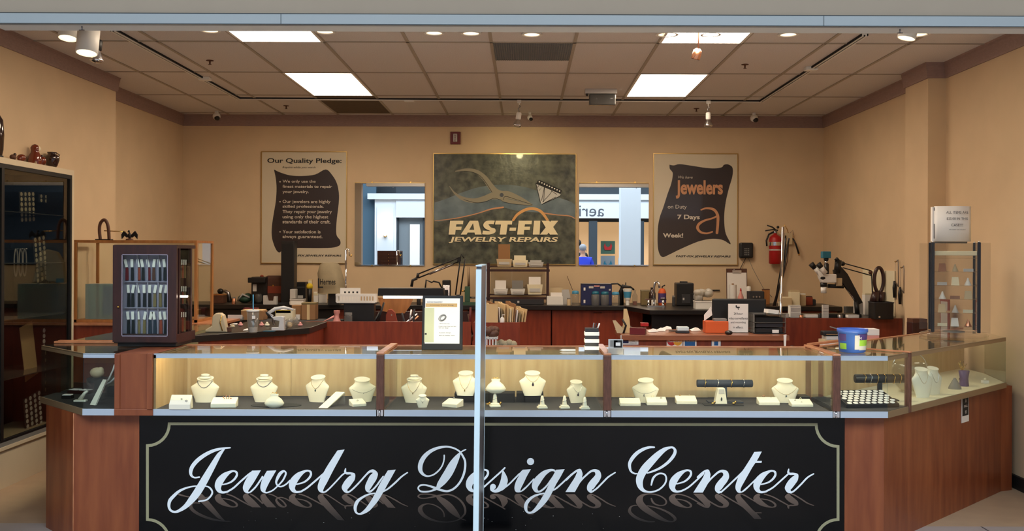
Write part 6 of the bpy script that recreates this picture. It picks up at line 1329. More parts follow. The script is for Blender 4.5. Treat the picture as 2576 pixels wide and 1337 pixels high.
# tools on the lamp bench
tt = [('pink_bottle',846,863,782,812,'pink','pink plastic bottle at the left of the lamp bench'),('glass_jar',868,888,775,812,'clear_plastic','clear jar beside the pink bottle on the lamp bench'),]
t = thing('squeeze_bottle','pink squeeze bottle lying tilted at the left of the lamp bench','bottle',(P(850,0,8.3).x,8.3,0.9015)); MB().lathe([(0.03,0),(0.034,0.02),(0.034,0.13),(0.02,0.16),(0.02,0.19),(0.026,0.2),(0.026,0.22)],n=18).build('bottle','pink',t); MB().tube([(-0.02,0,0.17),(-0.12,0,0.12)],[0.01,0.004],8).build('spout','pink',t)
t = thing('glass_jar','clear jar beside the pink bottle on the lamp bench','jar',(P(879,0,8.3).x,8.3,0.9015)); MB().lathe([(0.03,0),(0.034,0.02),(0.034,0.17),(0.03,0.18)],n=18).build('jar','clear_plastic',t); MB().lathe([(0.032,0.181),(0.032,0.2)],n=18).build('lid','grey',t)
t = thing('leather_paddle','rust coloured leather paddle standing on the lamp bench','paddle',(P(988,0,8.35).x,8.35,0.9015)); MB().prism([(-0.05,0),(0.045,0),(0.05,0.12),(0.03,0.2),(0,0.23),(-0.03,0.225),(-0.05,0.18)],0,0.015).build('paddle','rust',t,bevel=0.004); MB().cyl((0,0,0.18),(0,-0.004,0.18),0.006).build('rivet','silver',t)
for i,(u,v0,c,tl) in enumerate(((966,765,'black',0.3),(1010,792,'charcoal',-0.25),(1033,784,'steel',0.15),(1042,782,'charcoal',0.05),(1052,800,'copper',0.8),(1048,795,'silver',0.9),(955,790,'black',0.5),(1183,778,'dark_red',0.0),(1177,795,'brown',-0.2))):
    q = P(u,v0,8.3); L_ = (q.z-0.902)/math.cos(tl); m = MB(); m.T = Matrix.Rotation(tl,4,'Y'); m.tube([(0,0,0.002),(0,0,L_*.6),(0,0,L_)],[0.006,0.010,0.008],8); o = m.build('hand_tool',c,loc=(q.x-math.sin(tl)*L_,8.3+0.03*(i%3),0.902+0.012))
    tag(o,f'{ {"black":"black","charcoal":"dark grey","steel":"steel","copper":"coppery","silver":"silver","dark_red":"dark red","brown":"brown"}[c]} hand tool on the lamp bench, {ORD[[966,955,1010,1033,1042,1052,1048,1177,1183].index(u)]} along from the left','hand tool','hand tools on the lamp bench')
p_ = P(985,765,8.6); tag(MB().prism([(-0.16,0.14),(0.16,0.14),(0.13,0.07),(0.08,0.0),(0.0,0.0),(-0.12,0.02)],0,0.012).build('leather_sheet','oak',loc=(p_.x,8.88,p_.z-0.1)),'tan curved sheet hanging on the dark board below the lamp','sheet')
# --- angled bench things
def onb(u,v,z=1.04): return PZ(u,v,z)
q = onb(553,836); k = q.y/F; t = thing('tape_dispenser','cream tape dispenser with a shiny arched side on the angled bench','tape dispenser',(q.x,q.y,1.0405)); MB().prism([(-34*k,0),(22*k,0),(20*k,6*k),(16*k,26*k),(12*k,42*k),(4*k,48*k),(-8*k,48*k),(-16*k,40*k),(-18*k,16*k),(-34*k,6*k)],-0.03,0.03).build('body','beige_plastic',t,bevel=0.008); MB().tube([(10*k,-0.032,4*k),(4*k,-0.032,24*k),(8*k,-0.032,42*k)],0.004,6).build('tape_edge','brass',t); MB().box(12*k,28*k,-0.02,0.02,0,12*k).build('weight','brown',t,bevel=0.003)
q = onb(636,838); k = q.y/F; t = thing('plastic_cup','clear plastic drink cup with lid and thin straw on the angled bench','cup',(q.x,q.y,1.0405)); MB().lathe([(11*k,0),(11*k,1*k),(15.5*k,54*k),(15*k,54*k),(10.5*k,2*k)],n=24).build('cup','clear_plastic',t); MB().lathe([(16*k,54*k),(16*k,57*k),(13*k,58*k)],n=24).build('lid','pale_grey',t); MB().tube([(1*k,0,8*k),(0.5*k,0,96*k)],1.3*k,8).build('straw','sky_blue',t); MB().lathe([(11*k,2*k),(12*k,14*k)],n=20).build('ice','pale_grey',t); MB().box(2*k,10*k,-15.5*k,-14.5*k,36*k,44*k).build('sticker','paper',t)
q = onb(700,832); k = q.y/F; t = thing('stapling_press','pale grey lever press with a curved arm on the angled bench','press',(q.x,q.y,1.0405)); MB().prism([(-16*k,0),(16*k,0),(15*k,34*k),(8*k,36*k),(-14*k,34*k),(-10*k,26*k),(4*k,24*k),(2*k,8*k),(-16*k,8*k)],-0.02,0.03).build('frame','pale_grey',t,bevel=0.004); MB().tube([(-14*k,0,36*k),(-24*k,0,44*k),(-8*k,0,54*k),(14*k,0,58*k),(38*k,0,52*k)],[3*k,5*k,5*k,4*k,3*k],10).build('lever','pale_grey',t); MB().tube([(-26*k,0,48*k),(-14*k,0,30*k),(-10*k,0,14*k)],3*k,8).build('plunger','steel',t); MB().tube([(-30*k,0,46*k),(-22*k,0,34*k)],3*k,8).build('grip','black',t)
q = onb(730,828); k = q.y/F; t = thing('plastic_bag','crumpled clear plastic bag right of the grey press','bag',(q.x,q.y,1.0405)); m=MB(); 
for i in range(9): m.sph((random.uniform(-16,18)*k,random.uniform(-0.02,0.03),random.uniform(8,24)*k),(random.uniform(6,12)*k,0.02,random.uniform(6,12)*k),7,5)
m.build('bag','clear_plastic',t); MB().sph((-2*k,0,10*k),(8*k,0.02,8*k),8,5).build('contents','beige_plastic',t)
q = onb(678,834); tag(MB().box(-0.04,0.04,-0.03,0.02,0,0.003).build('green_card','teal',loc=(q.x,q.y,1.0405)),'small teal card lying at the front of the angled bench','card')
for i,(u,v,c,l) in enumerate(((585,826,'beige_plastic','small beige dish left of the plastic cup'),(605,822,'pink','tiny pink clay figure behind the plastic cup, left'),(658,822,'pink','tiny pink clay figure right of the plastic cup'),(672,822,'cream','tiny cream clay figure left of the grey press'),(622,832,'paper','crumpled white paper at the foot of the cup'),(588,818,'pale_grey','small pale sheet behind the tape dispenser'),(755,822,'pink','pale pink wrapper at the right end of the angled bench'))):
    q = onb(u,v); m=MB(); 
    if c=='paper' or c=='pale_grey': m.add([(-0.03,-0.01,0),(0.03,-0.015,0.004),(0.025,0.02,0.012),(-0.028,0.02,0.006),(0,0,0.014)],[(0,1,4),(1,2,4),(2,3,4),(3,0,4),(3,2,1,0)])
    else: m.sph((0,0,0.012),(0.02,0.014,0.012),10,6).sph((0.0,0,0.026),(0.01,0.009,0.009),8,5)
    tag(m.build('desk_trinket',c,loc=(q.x,q.y,1.0405)),l,'trinket')
simple('cardboard_box','larger kraft cardboard box stacked behind the angled bench','box',762,797,766,800,'kraft',z=1.031,depth=0.12,ymax=8.5,parts=(BX('tape','manila',-.1,.1,-.51,-.5,0,1.0),BX('folded_label','olive',-.5,.5,-.5,.5,1.0,1.12)))
simple('cardboard_box','smaller kraft box left of the larger kraft one','box',737,761,768,800,'kraft',z=1.031,depth=0.1,ymax=8.55,parts=(BX('white_base','paper',-.4,.4,-.6,-.5,0,.35),))
simple('tissue_stack','yellow edged stack of papers behind the grey press','papers',697,740,780,800,'cream',z=1.031,depth=0.12,ymax=8.4,parts=(BX('yellow_pad','yellow',-.5,.4,-.5,.5,.7,1.0),BX('top_sheet','paper',-.55,.5,-.45,.5,1.0,1.05)))
simple('paper_stack','brownish stack of papers behind the plastic cup','papers',612,668,782,798,'kraft',z=1.031,depth=0.14,ymax=8.45,parts=(BX('top_sheet','manila',-.5,.45,-.5,.5,1.0,1.1),))
simple('serving_tray','grey tray lying at the left of the tray table','tray',580,615,797,803,'grey',z=1.031,depth=0.14,ymax=8.4,parts=(BX('rim','pale_grey',-.52,.52,-.52,-.48,.5,1.6),))
simple('red_case','dark red case standing behind the papers','case',614,650,775,790,'dark_red',z=1.031,depth=0.06,ymax=8.57,parts=(BX('handle','black',-.1,.1,-.1,.1,1.0,1.15),))
# --- rack in the centre
RY = 10.62; a = P(1228,672,RY); b = P(1378,752,RY); t = thing('shelf_rack','dark wooden two tier rack on the back worktop below the shop sign','rack',((a.x+b.x)/2,RY+0.1,BZ)); w = (b.x-a.x)/2
zt = P(1300,671,RY).z-BZ; zm = P(1300,741,RY).z-BZ
for x in (-w,w):
    for y in (-0.1,0.12): MB().box(x-0.012,x+0.012,y-0.012,y+0.012,0,zt+0.04).build('post','dark_wood',t)
for z in (zt,zm): MB().box(-w-0.01,w+0.01,-0.08,0.10,z-0.012,z).build('shelf','dark_wood',t); MB().box(-w-0.02,w+0.02,-0.116,-0.098,z-0.055,z-0.03).build('rail','dark_wood',t)
MB().box(-w+0.02,w-0.02,0.09,0.095,zm+0.005,zt-0.02).build('back_sheet','clear_plastic',t)
def rack_bin(u0,u1,vt,vb,base,c,label,fill,ftop):
    Yb = RY+0.04; x0 = P(u0,0,Yb).x; x1 = P(u1,0,Yb).x; z0 = base+BZ+0.0006; h = P(1300,vt,Yb).z-z0; w = (x1-x0)/2
    t = thing('card_bin',label,'bin',((x0+x1)/2,Yb,z0)); 
    m = MB(); m.add([(-w*.85,-0.045,0),(w*.85,-0.045,0),(w*.85,0.05,0),(-w*.85,0.05,0),(-w,-0.055,h),(w,-0.055,h),(w,0.05,h),(-w,0.05,h)],[(0,3,2,1),(0,1,5,4),(1,2,6,5),(2,3,7,6),(3,0,4,7)]); o = m.build('bin',c,t); so = o.modifiers.new('thick','SOLIDIFY'); so.thickness = 0.004; so.offset = 1
    MB().box(-w*.7,w*.7,-0.058,-0.052,h*.25,h*.6).build('label_holder','pale_grey',t)
    if ftop:
        zt_ = P(1300,ftop,Yb).z-z0
        for i,cc in enumerate(fill): MB().box(-w*.8+0.006*i,w*.75-0.01*((i*7)%3),-0.03+0.02*i,-0.022+0.02*i,0.006,zt_*(1-0.10*((i*5)%4))).build('card_stack',cc,t)
rack_bin(1252,1290,652,670,zt,'beige_plastic','cream card bin with tall paper slips and yellow note, left on top of the rack',('kraft','manila','manila','yellow'),615)
rack_bin(1292,1330,655,670,zt,'cream','cream card bin with yellow cards, middle on top of the rack',('cream','yellow','cream'),643)
rack_bin(1332,1369,660,670,zt,'pale_grey','grey shallow bin with a round lens, right on top of the rack',('pale_grey',),655)
rack_bin(1245,1280,727,740,zm,'white','white bin with folded slips, left on the lower rack shelf',('paper','pale_grey'),706)
rack_bin(1287,1323,727,740,zm,'white','white bin with a black and white label, middle on the lower rack shelf',('grey','paper'),706)
rack_bin(1329,1367,716,740,zm,'cream','taller cream bin with stacked envelopes, right on the lower rack shelf',('paper','cream','paper'),697)
simple('rack_gap_shade','dark box put in for the shaded gap under the shelf rack','box',1240,1368,753,766,'charcoal',depth=0.12,ymin=10.5,parts=(BX('switch','pale_grey',-.02,.02,-.52,-.5,.3,.7),))  # added dark box stands in for the shaded gap below the rack
# folders
for i in range(15):
    u = 1226+6.0*i; v = 764+ (6*math.sin(i*1.7))+ (0 if i<11 else i*0.9); q = P(u,v,8.3); tl = (i-7)*0.02; m=MB(); m.T=Matrix.Rotation(tl,4,'Y'); m.add([(0,-0.12,0),(0,0.1,0),(0,0.1,q.z-1.036),(0,0.02,q.z-1.036),(0,0.0,q.z-1.046),(0,-0.12,q.z-1.056),(0.006,-0.12,0),(0.006,0.1,0),(0.010,0.1,q.z-1.036),(0.010,0.02,q.z-1.036),(0.010,0.0,q.z-1.046),(0.010,-0.12,q.z-1.056)],[(0,1,2,3,4,5),(11,10,9,8,7,6),(0,6,7,1),(1,7,8,2),(2,8,9,3),(3,9,10,4),(4,10,11,5),(5,11,6,0)])
    c = ['manila','cream','manila','kraft','paper','grey_cloth','manila'][i%7]; w_ = ['first','second','third','fourth','fifth','sixth','seventh','eighth','ninth','tenth','eleventh','twelfth','thirteenth','fourteenth','fifteenth'][i]
    tag(m.build('file_folder',c,loc=(q.x-0.02,8.3,1.0355),rot=(0,0,0.42+0.05*math.sin(i))),f'{ {"manila":"manila","cream":"cream","kraft":"brown","paper":"white","grey_cloth":"grey"}[c]} file folder, {w_} from left in the upright row','folder','upright file folders')
q=P(1232,790,8.14); tag(MB().box(-0.07,0.07,0,0.004,0,q.z-1.036+0.08).build('file_folder','manila',loc=(P(1234,0,8.14).x,8.145,1.0355)),'wide cream folder facing forward at the left of the folder row','folder')
t = thing('soap_dispenser','small white pump bottle in front of the file folders','bottle',(P(1266,0,8.135).x,8.10,1.04+0.0)) if False else thing('soap_dispenser','small white pump bottle in front of the file folders','bottle',(P(1266,0,8.13).x,8.165,1.0355))
MB().lathe([(0.018,0),(0.018,0.03),(0.008,0.045)],n=16).build('bottle','white',t); MB().tube([(0,0,0.045),(0,0,0.062),(0.022,0,0.062)],0.004,6).build('pump','white',t)
# basket with bag near the standing sign
t = thing('storage_stool','low dark stool behind the middle showcase under the brown bag','stool',(P(1240,0,7.3).x,7.3,0)); MB().box(-0.16,0.16,-0.12,0.12,0.86,0.9).build('seat','dark_wood',t)
for x in (-0.13,0.13):
    for y in (-0.09,0.09): MB().box(x-0.015,x+0.015,y-0.015,y+0.015,0,0.86).build('leg','dark_wood',t)
t = thing('wire_basket','white slatted basket holding a crumpled brown bag, behind middle showcase','basket',(P(1225,0,7.28).x,7.28,0.9005)); MB().box(-0.06,0.08,-0.05,0.05,0,0.005).build('base','white',t); MB().box(-0.07,0.09,-0.055,0.055,0.075,0.09).build('rim','pale_grey',t)
for i in range(7): MB().box(-0.06+0.022*i,-0.052+0.022*i,-0.055,-0.05,0.0,0.08).build('slat','white',t)
m=MB(); 
for i in range(8): m.sph((random.uniform(-0.05,0.07),random.uniform(-0.02,0.02),0.12+random.uniform(-0.01,0.03)),(0.035,0.03,0.03),8,5)
tag(m.build('paper_bag','brown',loc=(P(1225,0,7.28).x,7.28,0.9005)),'crumpled brown bag bulging out of the white slatted basket','bag')
m=MB(); 
for i in range(5): m.sph((-0.03+0.03*i,0.0,0.03+0.01*(i%2)),(0.03,0.03,0.03),8,5)
tag(m.build('rag_bundle','grey_cloth',loc=(P(1257,0,7.3).x+0.02,7.3,0.9005)),'grey rag bundle right of the white slatted basket','rag')
# --- back worktop right part
x,Y,w,h = st(1376,1424,725,768); t = thing('card_carton','white open carton with a leaning grey envelope, right of the rack','carton',(x,10.6,BZ+0.0005)); MB().box(-w*.5,w*.35,-0.06,0.06,0,h*.5).build('carton','white',t,bevel=0.002); MB().box(-w*.35,w*.4,0.0601,0.064,0,h*1.0).build('lid','beige_plastic',t); MB().prism([(w*.25,0),(w*.85,0),(w*.65,h*.9),(w*.3,h*.88)],-0.02,0.0).build('envelope','pale_grey',t); MB().box(-w*.3,w*.3,-0.04,0.04,h*.5,h*.7).build('papers','paper',t)
x,Y,w,h = st(1440,1460,733,768); 
def lid_jar(u0,u1,vt,label,y=10.5,c='clear_plastic',lc='sky_blue'):
    x = P((u0+u1)/2,0,y).x; w=(u1-u0)*y/F; h = P(0,vt,y).z-BZ; h = P((u0+u1)/2,vt,y).z-BZ; t = thing('glass_jar',label,'jar',(x,y,BZ+0.0005)); MB().lathe([(w*.46,0),(w*.5,h*.1),(w*.5,h*.72),(w*.4,h*.78)],n=20).build('jar',c,t); MB().lathe([(w*.42,h*.78),(w*.45,h*.8),(w*.4,h*.97),(w*.2,h)],n=20).build('lid',lc,t); return t
lid_jar(1440,1460,732,'clear jar with pale blue lid left of the navy power box'); lid_jar(1490,1511,733,'blue tinted jar in front of the navy power box, left one',10.45,'blue_plastic','teal'); lid_jar(1513,1535,734,'blue tinted jar in front of the navy power box, right one',10.45,'blue_plastic','teal'); lid_jar(1540,1562,735,'clear jar right of the navy power box',10.48)
tag(MB().tube([(0,0,0),(-0.06,0,0.15)],0.003,6).build('glass_rod','brown',loc=(P(1443,0,10.5).x,10.5,BZ+0.16)),'thin brown rod leaning out of the clear jar','rod')
t,w,d,h = simple('power_box','navy plating power supply with white gauges on the back worktop','power supply',1461,1538,714,768,'deep_blue',depth=0.14,ymax=10.75,bevel=0.005,parts=(BX('gauge','pale_grey',-.25,-.1,-.52,-.5,.78,.88),BX('gauge','pale_grey',.12,.27,-.52,-.5,.78,.88),BX('brand_plate','pink',-.08,.1,-.52,-.5,.86,.92),BX('switch','paper',-.42,-.36,-.52,-.5,.68,.82),BX('knob','pale_grey',.4,.46,-.54,-.5,.68,.76),BX('label','paper',-.42,-.36,-.52,-.5,.1,.25),BX('rim','black',-.5,.5,-.51,-.5,.96,1.0)))
MB().tube([(w*.48,0,h*.98),(w*.7,0,h*1.0),(w*.85,0,h*.85),(w*.9,0,h*.6)],0.009,8).build('cable','black',t)
x=P(1566,0,10.55).x; t = thing('heat_gun','black bent hose tool rising behind the blue-white bottle','tool',(x,10.6,BZ)); MB().tube([(0,0,0),(0,0,0.14),(0.02,0,0.2),(0.1,0,0.19),(0.14,0,0.16)],[0.03,0.028,0.022,0.012,0.01],10).build('hose','black',t); MB().cyl((0.05,0,0.2),(0.05,0,0.24),0.006).build('spike','black',t)
x=P(1581,0,10.5).x; t = thing('spray_bottle','white bottle with a blue label and white cap, upside down by the jars','bottle',(x,10.5,BZ+0.0005)); MB().lathe([(0.02,0),(0.022,0.05),(0.018,0.06)],n=16).build('cap','white',t); MB().lathe([(0.03,0.06),(0.045,0.15),(0.05,0.17),(0.05,0.175)],n=18).build('bottle','white',t); MB().lathe([(0.0345,0.08),(0.0455,0.145)],n=18).build('label','sky_blue',t)
x=P(1601,0,10.5).x; t = thing('glass_bottle','reddish clear bottle right of the blue labelled bottle','bottle',(x,10.55,BZ+0.0005)); MB().lathe([(0.025,0),(0.028,0.02),(0.028,0.1),(0.012,0.13),(0.012,0.16)],n=18).build('bottle','clear_plastic',t); MB().lathe([(0.02,0.003),(0.02,0.04)],n=14).build('liquid','rust',t)
simple('olive_tin','olive green box left of the sink tap','box',1612,1637,730,768,'olive',depth=0.08,ymax=10.6,parts=(BX('lid','grey_cloth',-.52,.52,-.52,.52,.92,1.0),))
# sink tap
x=P(1655,0,10.2).x; t = thing('sink_tap','tall chrome arched sink tap with two handles','tap',(x,10.2,BZ)); MB().tube([(-0.03,0,0.01),(-0.03,0,0.2),(-0.02,0,0.25),(0.0,0,0.26),(0.02,-0.02,0.24),(0.022,-0.03,0.2)],0.011,10).build('spout','chrome',t); MB().box(-0.10,0.08,-0.03,0.03,0,0.015).build('deck_plate','chrome',t,bevel=0.004)
for s_ in (-0.085,0.065): MB().cyl((s_,0,0.015),(s_,0,0.07),0.014).build('valve','chrome',t); MB().box(s_-0.035,s_+0.035,-0.008,0.008,0.07,0.085).build('handle','chrome',t,bevel=0.003)
x=P(1645,0,10.45).x; t = thing('dark_bottle','dark wine coloured bottle behind the sink tap','bottle',(x,10.5,BZ+0.0005)); MB().lathe([(0.035,0),(0.038,0.02),(0.036,0.13),(0.02,0.16),(0.018,0.18)],n=18).build('bottle','glaze_dark',t); MB().lathe([(0.019,0.18),(0.019,0.19)],n=14).build('cap','black',t)
x=P(1670,0,10.45).x; t = thing('soap_bottle','orange red bottle with a purple label and black pump by the tap','bottle',(x,10.5,BZ+0.0005)); MB().lathe([(0.038,0),(0.042,0.02),(0.042,0.14),(0.03,0.17),(0.014,0.18)],n=20).build('bottle','orange',t); MB().lathe([(0.0428,0.03),(0.0428,0.13)],n=20).build('label','purple',t); MB().tube([(0,0,0.18),(0,0,0.2),(0.03,0,0.215)],0.007,8).build('pump','black',t); text_mesh('soap',-0.02,0.02,0.07,0.085,-0.0425,'paper',t)
t,w,d,h = simple('ultrasonic_cleaner','black ultrasonic cleaner box with a dial behind the sink','appliance',1699,1742,712,768,'black',depth=0.18,ymax=10.5,bevel=0.01,parts=(BX('lid_grip','charcoal',-.22,.18,-.2,.2,1.0,1.06),BX('front_panel','charcoal',-.2,.45,-.52,-.5,.12,.5),BX('button','pale_grey',-.15,-.05,-.54,-.52,.25,.35),BX('side_unit','black',.3,.55,-.6,.3,0,.55)))
t,w,d,h = simple('tissue_carton','white carton topped with a shiny clear plastic bag, behind the monitor','carton',1747,1790,757,778,'white',depth=0.14,ymin=9.7,ymax=9.9,parts=(BX('rim','paper',-.52,.52,-.52,.52,.85,1.0),))
m=MB(); 
for i in range(10): m.sph((random.uniform(-.45,.4)*w,random.uniform(-0.04,0.04),h+random.uniform(0.01,0.09)),(random.uniform(.15,.3)*w,0.04,random.uniform(0.03,0.05)),7,5)
tag(m.build('plastic_bag','clear_plastic2',loc=tuple(t.location)),'shiny crumpled clear bag heaped on the white carton','bag') if 'clear_plastic2' in MATS else None
glass_mat('clear_plastic2',(240,235,225),1.45,haze=0.35)
tag(m.build('plastic_bag','clear_plastic2',loc=tuple(t.location)),'shiny crumpled clear bag heaped on the white carton','bag')
x=P(1815,0,10.5).x; tag(MB().lathe([(0.03,0),(0.05,0.05),(0.055,0.055),(0.05,0.055),(0.028,0.006),(0.001,0.006)],n=24).build('bowl','red',loc=(x,10.5,BZ+0.0005)),'red plastic bowl behind the monitor, right of the crumpled bag','bowl')
tag(MB().box(-0.045,0.045,-0.004,0.004,-0.006,0.006).build('wall_shelf_clip','black',loc=(P(1805,0,10.99).x,11.035,P(1805,731,11.0).z)),'small black bar fixed on the wall above the red bowl','wall clip')
# clipboard etc.
x=P(1855,0,10.9).x; zt=P(1855,676,10.9).z-BZ; t = thing('clipboard','brown clipboard with white paper leaning on the back wall below the phone','clipboard',(x,10.86,BZ+0.0005)); T=Matrix.Rotation(-0.08,4,'X'); w=0.115
m=MB(); m.T=T; m.box(-w,w,0,0.006,0,zt); m.build('board','brown',t,bevel=0.003); m=MB(); m.T=T; m.box(-w+0.008,w-0.008,-0.002,-0.0001,0,zt-0.045); m.build('sheet','paper',t); m=MB(); m.T=T; m.box(-0.05,0.05,-0.012,-0.003,zt-0.05,zt-0.02); m.cyl((-0.03,-0.008,zt-0.02),(-0.03,-0.008,zt-0.005),0.008); m.build('clip','silver',t)
x=P(1846,0,10.7).x; t = thing('paper_towel_roll','white paper towel roll standing in front of the clipboard','paper roll',(x,10.7,BZ+0.0005)); MB().lathe([(0.04,0),(0.04,0.215)],n=22).build('roll','white',t); MB().lathe([(0.012,0.2155),(0.012,0.23)],n=12).build('core','kraft',t)
x=P(1867,0,10.6).x; t = thing('glass_bottle','pinkish clear bottle with a red cap in front of the clipboard','bottle',(x,10.62,BZ+0.0005)); MB().lathe([(0.03,0),(0.032,0.02),(0.030,0.09),(0.012,0.13),(0.010,0.15)],n=18).build('bottle','pink',t); MB().lathe([(0.011,0.15),(0.006,0.18)],n=12).build('cap','red',t)
# behind monitor: projector etc on worktop
t,w,d,h = simple('radio_unit','dark box with three silver knobs right of the clipboard','radio',1882,1920,733,768,'charcoal',depth=0.12,ymax=10.5,bevel=0.01)
for i in (-1,0,1): MB().cyl((i*w*.2-w*.05,-d/2,h*.62),(i*w*.2-w*.05,-d/2-0.015,h*.62),0.009).build('knob','silver',t)
x=P(1888,0,10.55).x; tag(MB().lathe([(0.022,0),(0.025,0.02),(0.022,0.045),(0.015,0.05)],n=18).build('cotton_roll','white',loc=(P(1887,0,10.5).x,10.52,BZ+h+0.001)),'small white roll standing on the dark radio box','roll')
simple('cork_box','brown cork box behind the dark radio box','box',1918,1935,730,764,'oak',depth=0.06,ymax=10.8,parts=(BX('lid','brown',-.5,.5,-.5,.5,1.0,1.06),))
# clutter heap at the right of the worktop
heap = [(1966,1990,750,'beige_plastic'),(1985,2010,735,'cream'),(2005,2025,742,'beige_plastic'),(1975,1995,756,'brown'),(2018,2042,748,'rust'),(1995,2015,758,'black'),(2028,2050,755,'charcoal'),(1960,1975,760,'cream')]
for i,(u0,u1,vt,c) in enumerate(heap):
    nmn = ['plastic_tub','paper_bundle','plastic_tub','wooden_block','leather_pouch','tool_case','tool_case','paper_bundle'][i]; lab = ['beige lidded tub leftmost in the heap right of the steel pole','cream paper bundle highest in the heap right of the steel pole','beige tub right of the cream bundle in the heap','brown wooden block low in the heap right of the steel pole','rust coloured pouch in the heap left of the microscope','black case low in the middle of the heap','dark grey case in the heap nearest the microscope','small cream bundle just right of the steel pole'][i]
    simple(nmn,lab,nmn.split('_')[1],u0,u1,vt,768,c,depth=0.08,ymax=10.4+0.07*i if i<7 else 10.42,rz=0.0,parts=(BX('lid',['cream','beige_plastic','white','dark_wood','brown','charcoal','black','pale_grey'][i],-.46,.46,-.46,.46,1.0,1.12),))
# monitor with notice
DZ = 0.981
a=P(1792,752,8.0); b=P(1928,812,8.0); t = thing('computer_monitor','black flat computer monitor seen from behind on the sales desk','monitor',((a.x+b.x)/2,8.0,DZ)); w=(b.x-a.x)/2; zb0=b.z-DZ; zt=a.z-DZ
MB().box(-w,w,0,0.03,zb0-0.04,zt).build('panel','black',t,bevel=0.012); MB().box(-0.05,0.05,0.01,0.03,0.01,zb0).build('neck','black',t); MB().box(-0.11,0.11,-0.05,0.09,0,0.01).build('base','black',t,bevel=0.003)
a=P(1832,765,7.86); b=P(1882,829,7.86); t = thing('notice_sign','white camera surveillance notice in an acrylic stand on the desk','sign',((a.x+b.x)/2,7.86,DZ)); w=(b.x-a.x)/2; zt=a.z-DZ; MB().box(-w,w,0,0.002,0.004,zt).build('sheet','paper',t); MB().box(-w-0.002,w+0.002,0.0025,0.005,0,zt).build('holder','clear_plastic',t); MB().box(-w,w,-0.02,0.03,0,0.003).build('foot','clear_plastic',t)
for s_,f0,f1_,hh in (('24 hour',.62,.70,.45),('video surveillance',.46,.54,.95),('and recording',.31,.39,.75),('in effect.',.15,.23,.5)): text_mesh(s_,-w*hh,w*hh,zt*f0,zt*f1_,0,'text_dark',t,extrude=0.0015)
m=MB(); m.box(-0.015,0.012,-0.002,0,zt*.86,zt*.90).box(-0.02,-0.012,-0.002,0,zt*.88,zt*.95); m.prism([(-0.004,zt*.86),(0.0,zt*.86),(0.004,zt*.80),(-0.002,zt*.80)],-0.002,0); m.build('camera_symbol','text_dark',t)
t,w,d,h = simple('invoice_box','orange box with a folded receipt, left of the monitor on the desk','box',1771,1829,808,831,'orange',z=DZ,depth=0.12,ymax=7.85,parts=(BX('slot_rail','grey',-.1,.45,-.3,.3,1.0,1.2),))
MB().prism([(-w*.5,h),(-w*.15,h*1.5),(-w*.2,h*2.2),(-w*.5,h*1.5)],-0.01,0.0).build('receipt','paper',t)
t = thing('letter_trays','two tier smoked acrylic letter tray with black folders, right end of desk','letter tray',(P(1932,0,7.85).x,7.85,DZ+0.0005)); w=0.115
for z in (0.0,0.085,0.15): MB().box(-w-0.01,w+0.01,-0.1,0.1,z,z+0.005).build('tray','smoke_plastic' if z else 'black',t)
for x in (-w-0.01,w+0.005):
    MB().box(x,x+0.005,-0.1,0.1,0.0,0.15).build('side','clear_plastic',t)
for z,c in ((0.006,'black'),(0.05,'charcoal'),(0.091,'matt_black')): MB().box(-w+0.01,w-0.01,-0.085,0.09,z,z+0.035).build('folder_stack',c,t,bevel=0.003)
MB().box(0.02,0.07,-0.098,-0.086,0.006,0.03).build('paper_wad','paper',t)
tag(MB().box(-0.045,0.045,-0.04,0.04,0,0.03).build('card_stack','paper',loc=(P(1942,0,7.85).x,7.84,DZ+0.157),rot=(0,0.1,0.2)),'stack of white printed cards on top of the letter trays','cards')
t = thing('receipt_terminal','small white card reader with a black edge on the sales desk','card reader',(P(1720,0,7.8).x,7.8,DZ+0.0005)); MB().box(-0.05,0.05,-0.03,0.05,0,0.018).build('body','charcoal',t,bevel=0.004); MB().box(-0.045,0.047,-0.028,0.045,0.018,0.05).build('cover','sky_white',t,bevel=0.006) if 'sky_white' in MATS else None
M_('sky_white', (206,222,226), 0.35)
MB().box(-0.045,0.047,-0.028,0.045,0.018,0.05).build('cover','sky_white',t,bevel=0.006)
t = thing('computer_mouse','black computer mouse right of the orange box','mouse',(P(1836,0,7.7).x,7.7,DZ+0.0005)); MB().sph((0,0,0.012),(0.03,0.045,0.018)).build('body','black',t); MB().tube([(0,0.04,0.01),(0.02,0.1,0.004)],0.003,6).build('cable','black',t)
t = thing('brochure_rack','slanted beige and white brochure rack at the left end of desk','brochure rack',(P(1565,0,7.75).x+0.02,7.78,DZ+0.0005)) ; MB().prism([(-0.02,0),(0.06,0),(0.05,0.11),(0.03,0.19),(0.005,0.19),(0.0,0.06)],0,0.02).build('tall_card','manila',t); MB().add([(-0.05,-0.02,0.0),(0.03,-0.02,0.0),(-0.06,-0.02,0.10),(-0.085,-0.02,0.10),(-0.05,-0.012,0),(0.03,-0.012,0),(-0.06,-0.012,0.10),(-0.085,-0.012,0.10)],[(0,1,2,3),(7,6,5,4),(0,3,7,4),(1,5,6,2),(3,2,6,7)]).build('leaning_card','beige_plastic',t); MB().tube([(0.0,-0.025,0.0),(0.02,-0.025,0.06),(-0.01,-0.025,0.11)],0.008,8).build('pen_loop','black',t)
MB().box(-0.02,0.07,0.022,0.05,0,0.05).build('rear_block','brown',t)
